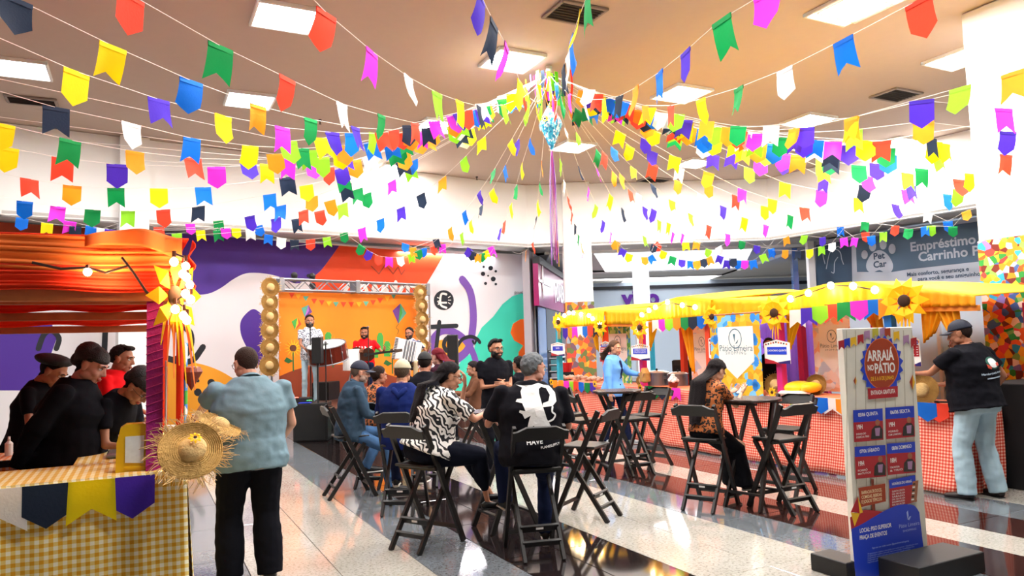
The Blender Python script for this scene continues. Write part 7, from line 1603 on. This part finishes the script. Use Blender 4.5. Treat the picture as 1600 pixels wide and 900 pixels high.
gl = g17['t'].matrix_basis; t = thing('stool', 'stool under the seated guitarist', 'stool', ps); q = MB(); q.lathe([(.001, .58), (.18, .58), (.18, .62), (.001, .62)], n=18); q.build('seat', bkp, t)
for i in range(4): a_ = PI/4+i*PI/2; q = MB(); q.tube([(.12*math.cos(a_), .12*math.sin(a_), .58), (.18*math.cos(a_), .18*math.sin(a_), 0)], .014, 6); q.build('leg', bkp, t)
t = thing('guitar', 'dark acoustic guitar held across the guitarist', 'guitar', gl @ V((.0, .24, .92)), yaw_of((.12, -1))); X = V((-1, 0, .1)).normalized(); FG = (V((0, 0, 0)), X, V((.1, 0, 1)).normalized(), V((0, 1, 0)))
q = MB(); q.plate(spl([(-.26, 0), (-.22, .15), (-.1, .18), (.0, .12), (.1, .14), (.2, .08), (.21, 0), (.2, -.08), (.1, -.14), (.0, -.12), (-.1, -.18), (-.22, -.15)], close=True), FG, .09, off=-.04); q.build('guitar_body', mat('guitar_brown', '#3a1c10', .25), t)
q = MB(); q.plate([(.1, -.025), (.62, -.02), (.62, .02), (.1, .025)], FG, .02, off=.05); q.build('neck', blk, t); q = MB(); q.plate([(.62, -.035), (.78, -.03), (.78, .03), (.62, .035)], FG, .02, off=.05); q.build('headstock', mat('headstock', '#4a3a30', .4), t); q = MB(); q.plate(circ(.04, 0, .045, 18), FG, .002, off=.051); q.build('sound_hole', bkp, t)
mic_stand(V((ps.x+.16, ps.y-.42, PZ)), 1.47, (-.3, 1, .15), 'microphone on a boom stand before the guitarist')
t = thing('snare_drum', 'bright white percussion stand left of the guitarist', 'drum', on_stage(549, 15.0)); q = MB(); q.lathe([(.001, .62), (.17, .62), (.17, 1.05), (.001, 1.05)], n=20); q.build('shell', pwt, t)
for i in range(3): q = MB(); q.tube([(0, 0, .62), (.25*math.cos(i*2.1), .25*math.sin(i*2.1), 0)], .012, 6); q.build('leg', met, t)
ps = on_stage(641, 15.9); a18 = person('accordionist in plaid shirt and glasses playing on stage', ps, yaw_of((.05, -1)), 1.74, 'sit', seat=.60, head=(-18, 4, 0), sk='#a87058', top=dict(m=plaid, kind='tee'), bottom=dict(m=cloth('trousers_beige', '#b8a888')), hair=('short', '#15100f'), glasses='#18181c', beard='#3a2a24', vox=.014, arms=((.32, .2, 1.0), (-.42, .2, 1.05)), curl=(.6, .6))
t = thing('stool', 'stool under the accordionist', 'stool', ps); q = MB(); q.lathe([(.001, .56), (.18, .56), (.18, .6), (.001, .6)], n=18); q.build('seat', bkp, t)
for i in range(4): a_ = PI/4+i*PI/2; q = MB(); q.tube([(.12*math.cos(a_), .12*math.sin(a_), .56), (.18*math.cos(a_), .18*math.sin(a_), 0)], .014, 6); q.build('leg', bkp, t)
gl = a18['t'].matrix_basis; t = thing('accordion', 'white and silver piano accordion on the accordionist', 'accordion', gl @ V((0, .27, .98)), yaw_of((.05, -1))); t.rotation_euler = (0, math.radians(-12), yaw_of((.05, -1)))
q = MB(); q.box((.17, 0, 0), (.12, .2, .44), bev=.02); q.build('treble_case', mat('accordion_white', '#e8e8ea', .25), t); q = MB(); q.box((-.2, 0, 0), (.1, .2, .42), bev=.02); q.build('bass_case', mat('accordion_white'), t)
for i in range(9): q = MB(); q.box((-.135+.03*i, 0, 0), (.02, .22-(i % 2)*.03, .42), bev=.004); q.build('bellows_fold', mat('bellows_grey', '#8a8c94', .4) if i % 2 else mat('accordion_white'), t)
q = MB(); q.box((.27, .06, 0), (.1, .04, .46), bev=.004); kb = q.build('keyboard', mat('accordion_white'), t)
for i in range(14): q = MB(); q.box((.285, .085, -.21+.032*i), (.06, .012, .012)); q.build('black_key', bkp, kb)
# seats under the two background sitters
for (x, dep, f, lb) in [(742, 11.6, (-.9, -.2), 'black folding chair under the small distant woman in brown'), (812, 10.6, (-.6, .6), 'black folding chair under the person in black behind the grey-haired man')]:
    p = atY(x, 590, dep); place_chair(p.x, p.y, f, lb)
bpy.data.scenes.remove(TMP)
